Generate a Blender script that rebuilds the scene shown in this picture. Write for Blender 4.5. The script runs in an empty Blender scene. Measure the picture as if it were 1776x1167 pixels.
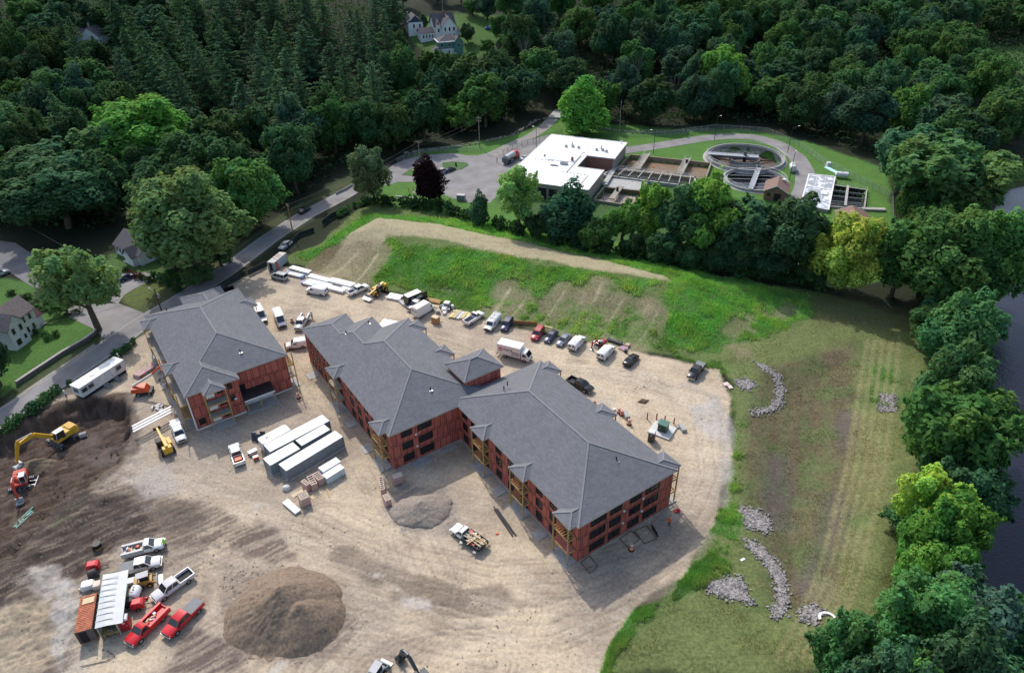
import bpy, bmesh, math, random
import numpy as np
from mathutils import Vector, Matrix
R = math.radians
# ------------------------------------------------------------------ camera, sky, sun, exposure
SC = bpy.context.scene
COL = SC.collection
F, TH, AR, HC = 1225.0, R(34.05), R(1.1), 88.0        # focal length in photo pixels, pitch, roll, height
cd = bpy.data.cameras.new("camera"); cam = bpy.data.objects.new("camera", cd); COL.objects.link(cam); SC.camera = cam
cd.sensor_fit = 'HORIZONTAL'; cd.sensor_width = 36; cd.lens = F/1776*36; cd.clip_start = 1; cd.clip_end = 5000
_R = Vector((1,0,0)); _U = Vector((0,math.sin(TH),math.cos(TH))); _F = Vector((0,math.cos(TH),-math.sin(TH)))
_r = _R*math.cos(AR)-_U*math.sin(AR); _u = _R*math.sin(AR)+_U*math.cos(AR)
cam.matrix_world = Matrix(((_r.x,_u.x,-_F.x,0),(_r.y,_u.y,-_F.y,0),(_r.z,_u.z,-_F.z,HC),(0,0,0,1)))
SUN_ROT, SUN_EL = R(-23), R(46)
w = bpy.data.worlds.new("World"); SC.world = w; w.use_nodes = True
nt = w.node_tree; sky = nt.nodes.new('ShaderNodeTexSky'); sky.sky_type = 'NISHITA'; sky.sun_disc = False
sky.sun_elevation = SUN_EL; sky.sun_rotation = SUN_ROT; sky.dust_density = 2.5; sky.air_density = 1.2
bg = nt.nodes['Background']; bg.inputs['Strength'].default_value = 0.15
nt.links.new(sky.outputs[0], bg.inputs['Color'])
sl = bpy.data.lights.new("sun", 'SUN'); sl.energy = 2.35; sl.angle = R(1.0); sl.color = (1,0.95,0.88)
so = bpy.data.objects.new("sun", sl); COL.objects.link(so)
_d = Vector((math.sin(SUN_ROT)*math.cos(SUN_EL), math.cos(SUN_ROT)*math.cos(SUN_EL), math.sin(SUN_EL)))
so.rotation_euler = _d.to_track_quat('Z','Y').to_euler(); so.location = _d*300
SC.view_settings.view_transform = 'Standard'; SC.view_settings.look = 'None'; SC.view_settings.gamma = 1
SC.view_settings.exposure = 0.5
SC.render.engine = 'CYCLES'
SC.cycles.max_bounces = 5; SC.cycles.diffuse_bounces = 3; SC.cycles.transparent_max_bounces = 12; SC.cycles.transmission_bounces = 3
SC.cycles.caustics_reflective = False; SC.cycles.caustics_refractive = False
rnd = random.Random(7)

# ------------------------------------------------------------------ from a photo pixel to a point of the site
def G(px, py, z=0.0):
    x = px-888.0; y = 583.5-py
    X = x*math.cos(AR)+y*math.sin(AR); Y = -x*math.sin(AR)+y*math.cos(AR)
    d = (X, F*math.cos(TH)+Y*math.sin(TH), -F*math.sin(TH)+Y*math.cos(TH))
    t = (z-HC)/d[2]
    return Vector((d[0]*t, d[1]*t, z))
def PIX(p):
    vx,vy,vz = p[0],p[1],p[2]-HC
    zc = vy*math.cos(TH)-vz*math.sin(TH); yc = vy*math.sin(TH)+vz*math.cos(TH)
    X = F*vx/zc; Y = F*yc/zc
    return 888+X*math.cos(AR)-Y*math.sin(AR), 583.5-(X*math.sin(AR)+Y*math.cos(AR))

# ------------------------------------------------------------------ noise and polygons (numpy)
_rs = np.random.RandomState(3); _tab = _rs.rand(256,256).astype(np.float32)
def vnoise(x, y):
    xi = np.floor(x).astype(np.int64); yi = np.floor(y).astype(np.int64)
    fx = (x-xi).astype(np.float32); fy = (y-yi).astype(np.float32)
    fx = fx*fx*(3-2*fx); fy = fy*fy*(3-2*fy)
    a = _tab[xi&255, yi&255]; b = _tab[(xi+1)&255, yi&255]; c = _tab[xi&255,(yi+1)&255]; d = _tab[(xi+1)&255,(yi+1)&255]
    return (a*(1-fx)+b*fx)*(1-fy)+(c*(1-fx)+d*fx)*fy
def fbm(x, y, s, o=4, seed=0):
    r = 0; a = 1; t = 0
    for i in range(o):
        r = r+a*vnoise(x/s+seed*17.3+i*5.1, y/s+seed*9.7+i*3.3); t += a; a *= .5; s *= .5
    return r/t                                        # 0..1
def sst(a, b, x):
    t = np.clip((x-a)/(b-a), 0, 1); return t*t*(3-2*t)
def sdf(poly, x, y):                                  # positive inside
    P = np.array([(p[0],p[1]) for p in poly], dtype=np.float64); n = len(P)
    d = np.full(x.shape, 1e9); ins = np.zeros(x.shape, bool)
    for i in range(n):
        a = P[i]; b = P[(i+1)%n]; e = b-a
        t = np.clip(((x-a[0])*e[0]+(y-a[1])*e[1])/max(e@e,1e-9), 0, 1)
        d = np.minimum(d, (x-a[0]-t*e[0])**2+(y-a[1]-t*e[1])**2)
        c = ((a[1] > y) != (b[1] > y))
        ins ^= c & (x < (b[0]-a[0])*(y-a[1])/((b[1]-a[1]) if abs(b[1]-a[1])>1e-9 else 1e-9)+a[0])
    d = np.sqrt(d); return np.where(ins, d, -d)
def pdist(line, x, y):
    P = np.array([(p[0],p[1]) for p in line], dtype=np.float64); d = np.full(x.shape, 1e9); s = np.zeros(x.shape)
    for i in range(len(P)-1):
        a = P[i]; e = P[i+1]-a; L = math.sqrt(e@e)
        t = np.clip(((x-a[0])*e[0]+(y-a[1])*e[1])/max(e@e,1e-9), 0, 1)
        q = (x-a[0]-t*e[0])**2+(y-a[1]-t*e[1])**2; side = np.sign((x-a[0])*e[1]-(y-a[1])*e[0])
        m = q < d; d = np.where(m, q, d); s = np.where(m, side, s)
    return np.sqrt(d)*np.where(s==0,1,s)

# ------------------------------------------------------------------ terrain
MOUND = [G(*p) for p in [(478,452),(520,462),(590,478),(660,500),(700,512),(770,528),(830,545),(900,565),(980,580),(1060,594),(1110,606),
   (1180,622),(1260,612),(1330,580),(1400,545),(1405,510),(1300,478),(1150,445),(1000,425),(880,398),(800,378),(700,360),(640,352),(600,368),(545,405)]]
PIT = [G(*p) for p in [(108,702),(160,690),(205,688),(236,715),(232,765),(205,800),(160,835),(90,890),(25,965),(-60,1010),(-120,800),(0,752),(60,722)]]
BASIN = [G(*p) for p in [(1300,650),(1400,610),(1490,610),(1500,700),(1475,880),(1425,1040),(1350,1050),(1285,900),(1290,720)]]
BANK = [G(*p) for p in [(1680,1500),(1618,1167),(1600,1060),(1620,940),(1668,800),(1682,660),(1694,560),(1712,460),(1722,370),(1760,318),(1850,300),(2000,280)]]
HILLL = (G(-100,470), G(300,330), G(600,215), G(900,120), G(1300,95), G(1776,60), G(2300,40))
CL1 = (82.2,237.6,13.3); CL2 = (79.8,217.6,9.9)          # the two round clarifiers: centre and radius
TB = [G(1030+x/6.83,240+y/6.83,1.0) for x,y in ((270,370),(430,190),(1390,290),(1320,480))]     # aeration basin
TO = [G(1210+x/5.2235,210+y/5.2235,.6) for x,y in ((1220,575),(1532,622),(1512,790),(1190,770))]  # open tank
TC = [G(1030+x/6.83,240+y/6.83,1.0) for x,y in ((110,430),(230,350),(1200,460),(1190,570))]     # channel
TR_ = [G(1030+x/6.83,240+y/6.83,1.0) for x,y in ((0,720),(120,570),(600,620),(520,800))]         # round churned tank
def shrink(P_, k):
    c = sum(P_, Vector())/len(P_); return [c+(p-c)*(1-k/max((p-c).length,.1)) for p in P_]
ROADW = [([(-120,800),(0,727),(60,687),(120,648),(180,608),(245,560),(305,526),(390,472),(470,412),(530,373),(590,342),(640,312),(668,294)],6.4),([(850,270),(885,253),(915,240),(940,225),(958,208),(972,196)],4.6),
         ([(1060,264),(1110,258),(1160,250),(1215,241),(1260,236),(1310,238),(1350,250),(1382,272),(1397,298),(1396,325),(1385,350),(1374,380)],6.2)]
ROADW = [([G(*q) for q in l], w_) for l,w_ in ROADW]
LOT = [G(*q) for q in [(648,318),(664,300),(681,287),(700,278),(729,270),(771,267),(785,266),(810,270),(828,270),(862,262),(900,248),(955,233),(975,235),(905,290),(880,320),(868,334),(850,352),(817,352),(785,344),(769,338),(736,338),(715,334.6),(726,322),(722,315.5),(690,316),(672,322)]]
SHEETS = [('parking_lot',LOT),('street',[G(*q) for q in [(100,532),(160,528),(205,526),(250,543),(215,573),(185,592),(165,572),(120,550)]]),('asphalt_yard_road',[G(*q) for q in [(-60,420),(0,418),(26,421),(85,460),(100,490),(90,505),(55,497),(10,468),(-60,455)]]),('driveway_road',[G(*q) for q in [(190,522),(205,490),(222,478),(250,472),(272,480),(235,500),(215,512),(205,527)]])]
def hgt(x, y):
    x = np.asarray(x, dtype=np.float64); y = np.asarray(y, dtype=np.float64)
    h = np.zeros(x.shape)
    d = sdf(MOUND, x, y); h = h+5.0*sst(0, 22, d)
    d = sdf(PIT, x, y)+(fbm(x,y,3.0,3,2)-.5)*3; h = h-3.0*sst(-0.2, 2.6, d)
    d = sdf(BASIN, x, y); h = h-1.3*sst(0, 9, d)
    d = pdist(BANK, x, y); h = h-3.6*sst(-7, 3, d)
    h = h-4.0*((np.hypot(x-CL1[0],y-CL1[1]) < CL1[2]-.6)|(np.hypot(x-CL2[0],y-CL2[1]) < CL2[2]-.6)|(sdf(TB,x,y) > .6)|(sdf(TO,x,y) > .6)|(sdf(TC,x,y) > .6)|(sdf(TR_,x,y) > .6))
    ramp = np.clip((y-270-0.12*np.abs(x))/170, 0, 1)
    h = h+24*ramp*ramp*(3-2*ramp)*np.clip(1.0-(x-40)/330, .35, 1)
    return h
def hz(x, y): return float(hgt(np.array([x]), np.array([y]))[0])
def at(px, py, dz=0.0):
    z = 0.0
    for _ in range(7):
        p = G(px, py, z+dz); z = z*.3+.7*hz(p.x, p.y)
    p = G(px, py, z+dz); p.z = hz(p.x, p.y); return p
# ------------------------------------------------------------------ materials
MATS = {}
def nodes(name):
    m = bpy.data.materials.new(name); m.use_nodes = True; t = m.node_tree
    return m, t, t.nodes['Principled BSDF']
def mat(name, c, rough=.6, metal=0.0, var=.12, scale=2.0, bump=0.0, spec=.4):
    if name in MATS: return MATS[name]
    m, t, b = nodes(name); N = t.nodes.new; L = t.links.new
    b.inputs['Roughness'].default_value = rough; b.inputs['Metallic'].default_value = metal
    b.inputs['Specular IOR Level'].default_value = spec
    co = N('ShaderNodeTexCoord'); nz = N('ShaderNodeTexNoise'); nz.inputs['Scale'].default_value = scale; nz.inputs['Detail'].default_value = 5
    L(co.outputs['Object'], nz.inputs['Vector'])
    mr = N('ShaderNodeMapRange'); mr.inputs['From Min'].default_value = .25; mr.inputs['From Max'].default_value = .75
    mr.inputs['To Min'].default_value = 1-var; mr.inputs['To Max'].default_value = 1+var
    L(nz.outputs['Fac'], mr.inputs['Value'])
    mx = N('ShaderNodeVectorMath'); mx.operation = 'SCALE'; mx.inputs[0].default_value = c[:3]; L(mr.outputs[0], mx.inputs['Scale'])
    L(mx.outputs[0], b.inputs['Base Color'])
    if bump:
        bp = N('ShaderNodeBump'); bp.inputs['Strength'].default_value = bump; bp.inputs['Distance'].default_value = .05
        L(nz.outputs['Fac'], bp.inputs['Height']); L(bp.outputs[0], b.inputs['Normal'])
    MATS[name] = m; return m
def ground_mat():
    m, t, b = nodes('ground'); N = t.nodes.new; L = t.links.new
    b.inputs['Roughness'].default_value = .95; b.inputs['Specular IOR Level'].default_value = .15
    at_ = N('ShaderNodeVertexColor'); at_.layer_name = 'col'; co = N('ShaderNodeTexCoord')
    n1 = N('ShaderNodeTexNoise'); n1.inputs['Scale'].default_value = 1.9; n1.inputs['Detail'].default_value = 8; n1.inputs['Roughness'].default_value = .72
    n2 = N('ShaderNodeTexNoise'); n2.inputs['Scale'].default_value = .22; n2.inputs['Detail'].default_value = 5
    L(co.outputs['Object'], n1.inputs['Vector']); L(co.outputs['Object'], n2.inputs['Vector'])
    ma = N('ShaderNodeMath'); ma.operation = 'MULTIPLY_ADD'; ma.inputs[1].default_value = .42; ma.inputs[2].default_value = .30   # dirt contrast + alpha (grass) contrast
    L(at_.outputs['Alpha'], ma.inputs[0])
    s1 = N('ShaderNodeMath'); s1.operation = 'SUBTRACT'; s1.inputs[1].default_value = .5; L(n1.outputs['Fac'], s1.inputs[0])
    m1 = N('ShaderNodeMath'); m1.operation = 'MULTIPLY'; L(s1.outputs[0], m1.inputs[0]); L(ma.outputs[0], m1.inputs[1])
    m1b = N('ShaderNodeMath'); m1b.operation = 'MULTIPLY'; m1b.inputs[1].default_value = 4.0; L(m1.outputs[0], m1b.inputs[0])
    s2 = N('ShaderNodeMath'); s2.operation = 'MULTIPLY_ADD'; s2.inputs[1].default_value = .5; s2.inputs[2].default_value = .75; L(n2.outputs['Fac'], s2.inputs[0])
    ad = N('ShaderNodeMath'); ad.operation = 'ADD'; L(m1b.outputs[0], ad.inputs[0]); L(s2.outputs[0], ad.inputs[1])
    n3 = N('ShaderNodeTexNoise'); n3.inputs['Scale'].default_value = 8.5; n3.inputs['Detail'].default_value = 6; n3.inputs['Roughness'].default_value = .8; L(co.outputs['Object'], n3.inputs['Vector'])
    m3 = N('ShaderNodeMath'); m3.operation = 'MULTIPLY_ADD'; m3.inputs[1].default_value = 1.3; m3.inputs[2].default_value = -.65; L(n3.outputs['Fac'], m3.inputs[0]); ad3 = N('ShaderNodeMath'); ad3.operation = 'ADD'; L(ad.outputs[0], ad3.inputs[0]); L(m3.outputs[0], ad3.inputs[1]); ad = ad3
    cl = N('ShaderNodeClamp'); cl.inputs['Min'].default_value = .25; cl.inputs['Max'].default_value = 1.9; L(ad.outputs[0], cl.inputs[0])
    mx = N('ShaderNodeVectorMath'); mx.operation = 'SCALE'; L(at_.outputs['Color'], mx.inputs[0]); L(cl.outputs[0], mx.inputs['Scale'])
    L(mx.outputs[0], b.inputs['Base Color'])
    bp = N('ShaderNodeBump'); bp.inputs['Strength'].default_value = .55; bp.inputs['Distance'].default_value = .12
    L(n1.outputs['Fac'], bp.inputs['Height']); L(bp.outputs[0], b.inputs['Normal'])
    return m

# ------------------------------------------------------------------ the ground: one sheet, finer near the site
NR, NC = 860, 800
yy = 30*np.exp(np.linspace(0, math.log(900/30.), NR)); ss = np.linspace(-1.62, 1.62, NC)
ss = np.sign(ss)*(np.abs(ss)**1.12)
Yg, Sg = np.meshgrid(yy, ss, indexing='ij'); Xg = Sg*(Yg*.93+8)
gx = Xg.ravel(); gy = Yg.ravel()
H0 = hgt(gx, gy)
CA = np.zeros((gx.size, 4), np.float32)
def setc(mask, c, a=None):
    m = mask[:,None].astype(np.float32)
    CA[:,:3] = CA[:,:3]*(1-m)+np.array(c, np.float32)*m
    if a is not None: CA[:,3] = CA[:,3]*(1-mask)+a*mask
wx = (fbm(gx,gy,6,4,5)-.5); wy = (fbm(gx,gy,1.6,3,8)-.5)
def pm(pts, soft=.6, amp=2.0):
    q = [at(*p) for p in pts]; s = sdf(q, gx, gy)+amp*(wx*1.6+wy*.7)
    return sst(-soft, soft, s)
def stroke(pts, width, soft=.5, amp=.6):
    q = [at(*p) for p in pts]; d = np.abs(pdist(q, gx, gy))+amp*(wx*1.4+wy*.5)
    return 1-sst(width/2-soft, width/2+soft, d)
n_a = fbm(gx,gy,18,5,1); n_b = fbm(gx,gy,5,5,4); n_c = fbm(gx,gy,1.1,4,6)
# forest floor everywhere, then lawns, the works, mud
CA[:,:3] = (.02,.026,.014); CA[:,3] = .6
setc(pm([(650,330),(720,262),(800,252),(900,232),(960,205),(1060,215),(1200,225),(1300,225),(1400,245),(1450,262),(1530,290),(1545,330),(1550,480),(1450,500),(1250,470),(1000,440),(830,385),(640,352)],1,2), (.075,.165,.035), .35)   # plant lawns
setc(pm([(860,300),(1100,300),(1240,330),(1250,400),(1230,440),(1040,415),(960,400),(860,350)],1,1), (.05,.10,.03), .3)
setc(pm([(1690,80),(1790,80),(1790,130),(1730,125)],3,2), (.07,.13,.035), .3)
setc(pm([(700,60),(760,110),(850,100),(880,40),(840,20),(740,30)],3,3), (.06,.12,.03), .4)
setc(pm([(0,690),(0,590),(60,550),(110,535),(165,570),(170,585),(60,655)],.8,1.5), (.062,.135,.03), .4)      # lawn of the white house
setc(pm([(-80,520),(0,480),(60,490),(60,520),(0,540)],.8,1), (.06,.13,.03), .4)
setc(pm([(205,515),(270,475),(330,470),(385,455),(300,515),(240,540)],.8,1.0), (.09,.115,.035), .5)
setc(pm([(190,440),(260,440),(300,480),(210,500),(180,470)],.8,1.0), (.06,.11,.03), .4)
setc(stroke([(60,690),(180,600),(300,522),(420,440),(560,345),(640,300)],11,1.5), (.06,.075,.035), .5)         # verge
setc(pm([(560,420),(610,370),(645,355),(800,375),(1000,425),(1200,470),(1420,505),(1600,560),(1640,700),(1640,1000),(1600,1167),(1020,1167),(1090,1060),(1180,1000),(1250,880),(1270,760),(1260,650),(1180,620),(1000,590),(800,540),(640,495),(470,450)],.8,2.0), (.105,.145,.048), .8)     # rough grass
# mound: green growth and dry mown strips
GREEN = (.085,.19,.038)
mg = pm([(640,375),(830,378),(1000,425),(1200,470),(1400,510),(1400,545),(1330,590),(1240,610),(1150,600),(1150,530),(1165,488),(1000,448),(800,405),(660,380)],.8,2.5)
setc(mg*sst(.18,.62,n_b*.6+n_c*.4), GREEN, .8)
setc(pm([(620,455),(660,418),(760,425),(900,455),(1060,478),(1140,490),(1100,510),(1000,500),(900,530),(760,500),(640,480)],.8,3.0)*sst(.22,.6,n_b*.6+n_c*.4)*.9, (.085,.18,.038), .8)
setc(pm([(560,425),(640,372),(655,380),(600,420),(535,450),(520,440)],.8,2)*.9, (.075,.17,.035), .8)
setc(pm([(520,470),(560,430),(620,415),(600,460),(570,480)],.8,2)*(1-n_b*.6), (.16,.115,.075), .6)
DRY = (.335,.285,.19)
setc(pm([(600,410),(650,380),(730,386),(900,418),(1030,448),(1155,480),(1165,488),(1060,472),(900,444),(760,415),(672,408),(610,480),(555,482)],.7,1.6)*(.72+.28*n_c), DRY, .45)
for i,(a,b) in enumerate([((615,440),(545,490)),((650,440),(600,500)),((905,520),(870,562)),((975,505),(935,560)),((1010,510),(975,570)),((1040,490),(1000,575)),((1075,520),(1040,580)),((1120,530),(1075,595)),((1135,545),(1100,600)),((880,500),(850,545))]):
    setc(stroke([a,b],5.5 if i>1 else 9,1.6,1.2)*.75, (.235,.20,.125), .6)
    setc(stroke([(a[0]+5,a[1]),(b[0]+5,b[1])],.5,.35,.3)*.9, (.40,.34,.23), .3)
setc(pm([(850,500),(960,490),(1150,530),(1140,610),(1000,585),(850,548)],1.5,3)*.25*(.3+.7*n_c), (.20,.18,.10), .6)
setc(pm([(650,480),(760,500),(900,520),(1150,540),(1140,605),(1000,585),(850,548),(700,505)],1.5,3)*sst(.34,.55,n_b*.6+n_c*.4)*.8, (.10,.175,.044), .8)
# flat land right of the mound and the basin
setc(pm([(1250,600),(1330,585),(1420,550),(1590,580),(1600,760),(1560,1000),(1500,1167),(1030,1167),(1200,1010),(1270,860),(1275,700)],1,2)*.8, (.135,.155,.06), .75)
setc(pm([(1310,640),(1480,590),(1500,720),(1470,920),(1420,1060),(1340,1040),(1290,860),(1300,700)],2,3)*(.6+.4*n_b), (.115,.088,.058), .75)
setc(pm([(1285,640),(1590,560),(1600,760),(1500,1100),(1300,1060)],2,3)*sst(.48,.62,fbm(gx,gy,4,4,21))*.55, (.085,.125,.045), .75)
for q,wd in (([(1470,870),(1440,960),(1405,1020)],5),([(1350,800),(1345,900)],5),([(1470,720),(1480,780)],4)):
    setc(stroke(q,wd,1.5,2)*.7, (.105,.085,.085), .45)
setc(pm([(1505,640),(1555,620),(1550,700),(1500,712),(1490,700)],2,2.5)*.6, (.09,.165,.048), .55)
setc(pm([(1480,710),(1560,720),(1555,850),(1520,1000),(1480,1060),(1430,1100),(1470,900)],2,2)*.75, (.16,.175,.07), .6)
setc(pm([(1410,510),(1590,540),(1590,580),(1430,560)],2,2)*.6, (.11,.105,.05), .6)
for k_ in range(5):
    setc(stroke([(1560-14*k_,590),(1535-16*k_,800),(1490-18*k_,1000),(1430-20*k_,1140)],.8,.4,.4)*.55, (.26,.235,.12), .6)
for k_ in range(4): setc(stroke([(1330+35*k_,640),(1325+36*k_,800),(1330+30*k_,1000)],1.6,1.0,1.0)*.35*n_b*1.6, (.085,.13,.045), .7)
setc(pm([(1470,895),(1510,890),(1515,910),(1470,915)],1.5,1.5)*.5, (.085,.165,.055), .55)
setc(pm([(1270,700),(1278,800),(1280,880),(1300,900),(1250,980),(1100,1090),(1050,1167),(1020,1167),(1085,1060),(1180,1000),(1245,890),(1262,800)],1.6,3.5)*sst(.25,.6,n_b*.6+n_c*.4)*.95, (.085,.175,.038), .8)
setc(pm([(1170,985),(1280,890),(1300,960),(1240,1020),(1150,1060)],1,2)*.7*sst(.35,.55,n_b), (.08,.165,.038), .8)
setc(pm([(1240,560),(1400,520),(1330,600),(1260,640)],2,4)*sst(.45,.65,n_b)*.6, (.22,.18,.115), .5)
setc(pm([(1130,600),(1240,575),(1270,640),(1230,660),(1180,625)],1,3)*sst(.35,.6,n_b)*.8, (.09,.15,.04), .7)
# construction site
SITE = [(-80,830),(-80,1300),(1000,1300),(1030,1167),(1085,1065),(1180,1000),(1240,900),(1265,800),(1268,690),(1245,640),(1160,622),(1060,600),(980,587),(900,571),(830,551),(770,534),(700,518),(655,505),(590,484),(520,468),(470,458),(430,480),(380,500),(300,545),(220,600),(120,672),(0,752)]
ms = pm(SITE,.5,1.0)
setc(ms, (.475,.388,.28), .12)
setc(ms*sst(.46,.66,n_a)*.65, (.30,.25,.205), .2)
setc(ms*sst(.5,.75,n_b)*.45, (.27,.215,.165), .25)
setc(ms*sst(.35,.15,n_a)*.5, (.46,.40,.31), .1)
MUD = (.115,.09,.073)
setc(pm([(-60,900),(60,830),(180,770),(235,800),(250,860),(200,930),(230,1000),(150,1060),(120,1167),(-60,1300)],1.5,4)*(.45+.5*n_b)*ms, (.17,.135,.112), .35)
setc(pm([(150,850),(330,870),(360,950),(320,1000),(200,960),(120,930)],1.5,4)*(.35+.5*n_b), (.215,.175,.145), .3)
setc(pm([(-60,980),(60,930),(130,980),(110,1060),(0,1167),(-80,1200)],1.5,3)*sst(.3,.6,n_b)*.8, (.26,.215,.15), .3)
setc(pm([(100,692),(230,680),(245,720),(240,780),(170,845),(90,905),(20,975),(-80,1040),(-120,790),(0,745)],.5,2.0), (.055,.036,.027), .3)
setc(pm([(130,735),(190,722),(222,740),(215,790),(160,820),(140,780)],1.2,2.5)*sst(.4,.6,n_b)*.7, (.13,.108,.10), .3)
setc(pm([(60,830),(120,805),(150,840),(80,880)],1.2,2.5)*sst(.45,.65,n_b)*.5, (.12,.12,.06), .4)
setc(pm([(90,905),(150,850),(160,862),(95,925)],.7,1.2)*.9, (.06,.15,.035), .7)
setc(pm([(0,760),(60,725),(110,700),(130,690),(110,730),(50,770),(0,800)],1,2)*.35, (.15,.115,.085), .3)
for q,wd,c,al in (([(590,960),(650,990),(720,1010),(790,1040)],4.0,MUD,.95),([(700,1035),(780,1050),(860,1040)],4.4,(.17,.135,.11),.9),([(320,960),(430,1000),(520,1000),(640,1060),(800,1090)],3,(.27,.225,.175),.5),
   ([(900,1045),(1020,1030),(1120,1010),(1200,930)],1.5,(.235,.19,.15),.8),([(960,1075),(1050,1060),(1150,1020),(1235,930)],1.3,(.235,.19,.15),.7),([(1010,985),(1100,960),(1170,920)],1.2,(.22,.18,.15),.6),
   ([(1180,890),(1225,820),(1235,760),(1200,700),(1120,660),(1000,640)],4.5,(.46,.395,.31),.55),([(1250,870),(1255,780),(1240,690),(1190,665)],2,(.33,.29,.25),.6),
   ([(640,800),(600,740),(560,690),(500,600)],5,(.36,.285,.21),.5),([(480,500),(600,540),(760,600),(900,640),(1000,660)],6,(.43,.365,.27),.5),
   ([(230,660),(250,720),(235,800),(270,850)],4,(.29,.255,.215),.6),([(0,1000),(80,930),(170,880),(260,850)],1.6,MUD,.8),([(0,1060),(100,960),(200,890)],1.2,MUD,.8),([(130,870),(250,880),(340,900),(330,920)],.8,MUD,.7),([(140,885),(240,897),(320,915)],.7,MUD,.7),
   ([(200,830),(290,800),(420,860),(560,930),(700,980)],7,(.33,.27,.215),.35),([(1240,690),(1262,750),(1262,830)],2.2,(.36,.34,.32),.7),([(300,1167),(400,1100),(480,1060)],2.0,(.24,.19,.15),.6),([(360,990),(350,1050),(340,1120)],1.3,(.2,.16,.13),.7),([(120,1060),(110,1120),(130,1167)],3,(.36,.33,.30),.6)):
    setc(stroke(q,wd,.6,1.4)*al*(.55+.45*n_c), c, .25)
# tyre tracks: pairs of thin lines that follow the haul routes
for q in ([(430,1000),(620,1050),(800,1100),(960,1090),(1080,1040),(1200,950),(1250,830),(1240,720),(1150,660)],[(560,900),(700,970),(850,1010),(1000,1000),(1130,960),(1210,880)],[(120,1000),(200,930),(330,890),(480,900),(620,960)],
          [(0,1100),(120,980),(230,880),(300,840)],[(330,1167),(380,1110),(520,1090),(700,1110),(850,1150)],[(500,620),(560,700),(640,790),(720,950),(760,1030)],[(480,520),(650,560),(820,610),(980,640),(1100,650),(1200,690)],[(520,540),(700,590),(900,650)],[(560,1167),(640,1090),(760,1060),(900,1060)],[(190,870),(300,905),(420,960)],[(160,860),(290,890),(400,930)]):
    w_ = [at(*p) for p in q]; dd = np.abs(pdist(w_, gx+wx*.9, gy+wx*.7))
    for off in (.85,2.6,3.5):
        k = 1-sst(.08,.28,np.abs(dd-off)); setc(k*.5*sst(.34,.56,n_b)*ms, (.235,.185,.135), .2); H0 -= k*.05*ms
setc(pm([(700,1040),(740,1045),(745,1055),(705,1050)],.3,1.2)*n_c*1.2, (.44,.40,.36), 0)
for x_,y_,r_ in ((655,998,1.0),(665,1000,.7),(447,883,1.8),(640,995,.5),(690,1022,.6),(40,1000,1.8),(70,1015,1.2),(255,880,1.2),(235,895,1.0),(480,1160,2.2),(95,1120,1.3)):
    p_ = at(x_,y_); d_ = np.hypot(gx-p_.x,(gy-p_.y)*.8)+wy*2*r_+wx*r_; setc((1-sst(r_*.2,r_*.75,d_))*.75, (.44,.41,.37), .05)
st_ = fbm((gx*.86+gy*.5)*.2+wx*.6,(gy*.86-gx*.5)*2.3+wx*1.5,1.0,4,31); pit_ = sst(-2.5,.5,sdf(PIT,gx,gy)); lm = (1-pit_)*pm([(-60,1167),(-60,900),(60,850),(220,830),(340,880),(400,960),(330,1000),(230,960),(150,1060),(130,1300),(-60,1300)],2,4)
setc(lm*sst(.50,.62,st_)*.75, (.115,.09,.075), .3); setc(lm*sst(.46,.36,st_)*.5, (.33,.285,.235), .15); H0 += lm*(st_-.5)*.34
st_ = fbm((gx*.94-gy*.34)*.15+wx*.6,(gy*.94+gx*.34)*1.9+wx*1.6,1.0,4,33); np_ = 1-pit_; setc(ms*sst(.55,.68,st_)*.26*(1-lm)*np_, (.29,.235,.175), .2); setc(ms*sst(.44,.34,st_)*.28*(1-lm)*np_, (.50,.43,.34), .1)
sk = fbm((gx*.8+gy*.6)*.25,(gy*.8-gx*.6)*2.6+wx*2,1.0,4,41)
for pl,c_,al in (([(100,862),(160,850),(230,868),(335,880),(350,905),(265,925),(205,958),(150,1010),(60,1000),(0,1060),(-60,1060),(-60,960),(60,912)],(.06,.046,.039),1.0),([(230,858),(330,868),(440,905),(520,960),(470,975),(380,950),(290,940)],(.145,.113,.092),.85),([(20,1040),(60,1000),(105,1030),(90,1090),(30,1120)],(.085,.064,.054),.8),([(290,1167),(335,1100),(385,1115),(430,1167)],(.13,.10,.085),.85),
   ([(370,1040),(390,1000),(480,985),(590,1010),(625,1080),(560,1140),(430,1140)],(.20,.16,.13),.7),([(640,1150),(650,1110),(720,1100),(790,1120),(700,1167)],(.24,.195,.155),.7),([(655,890),(690,840),(780,835),(810,880),(780,930),(690,930)],(.235,.205,.178),.8),([(480,740),(560,720),(620,760),(600,830),(520,790)],(.30,.25,.205),.6),([(980,1010),(1030,985),(1200,890),(1225,930),(1120,1010),(1010,1060)],(.27,.225,.18),.65),([(430,620),(500,640),(540,740),(480,700)],(.30,.245,.20),.6)):
    setc(pm(pl,1.0,3.0)*np.clip(al*(.5+.7*sst(.36,.62,sk)),0,1), c_, .3)
setc(pit_*sst(.42,.62,sk)*.6, (.115,.087,.072), .3); setc(pit_*sst(.5,.7,n_c)*.35, (.15,.12,.10), .3); H0 += pit_*((sk-.5)*.5+(n_c-.5)*.3)
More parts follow.
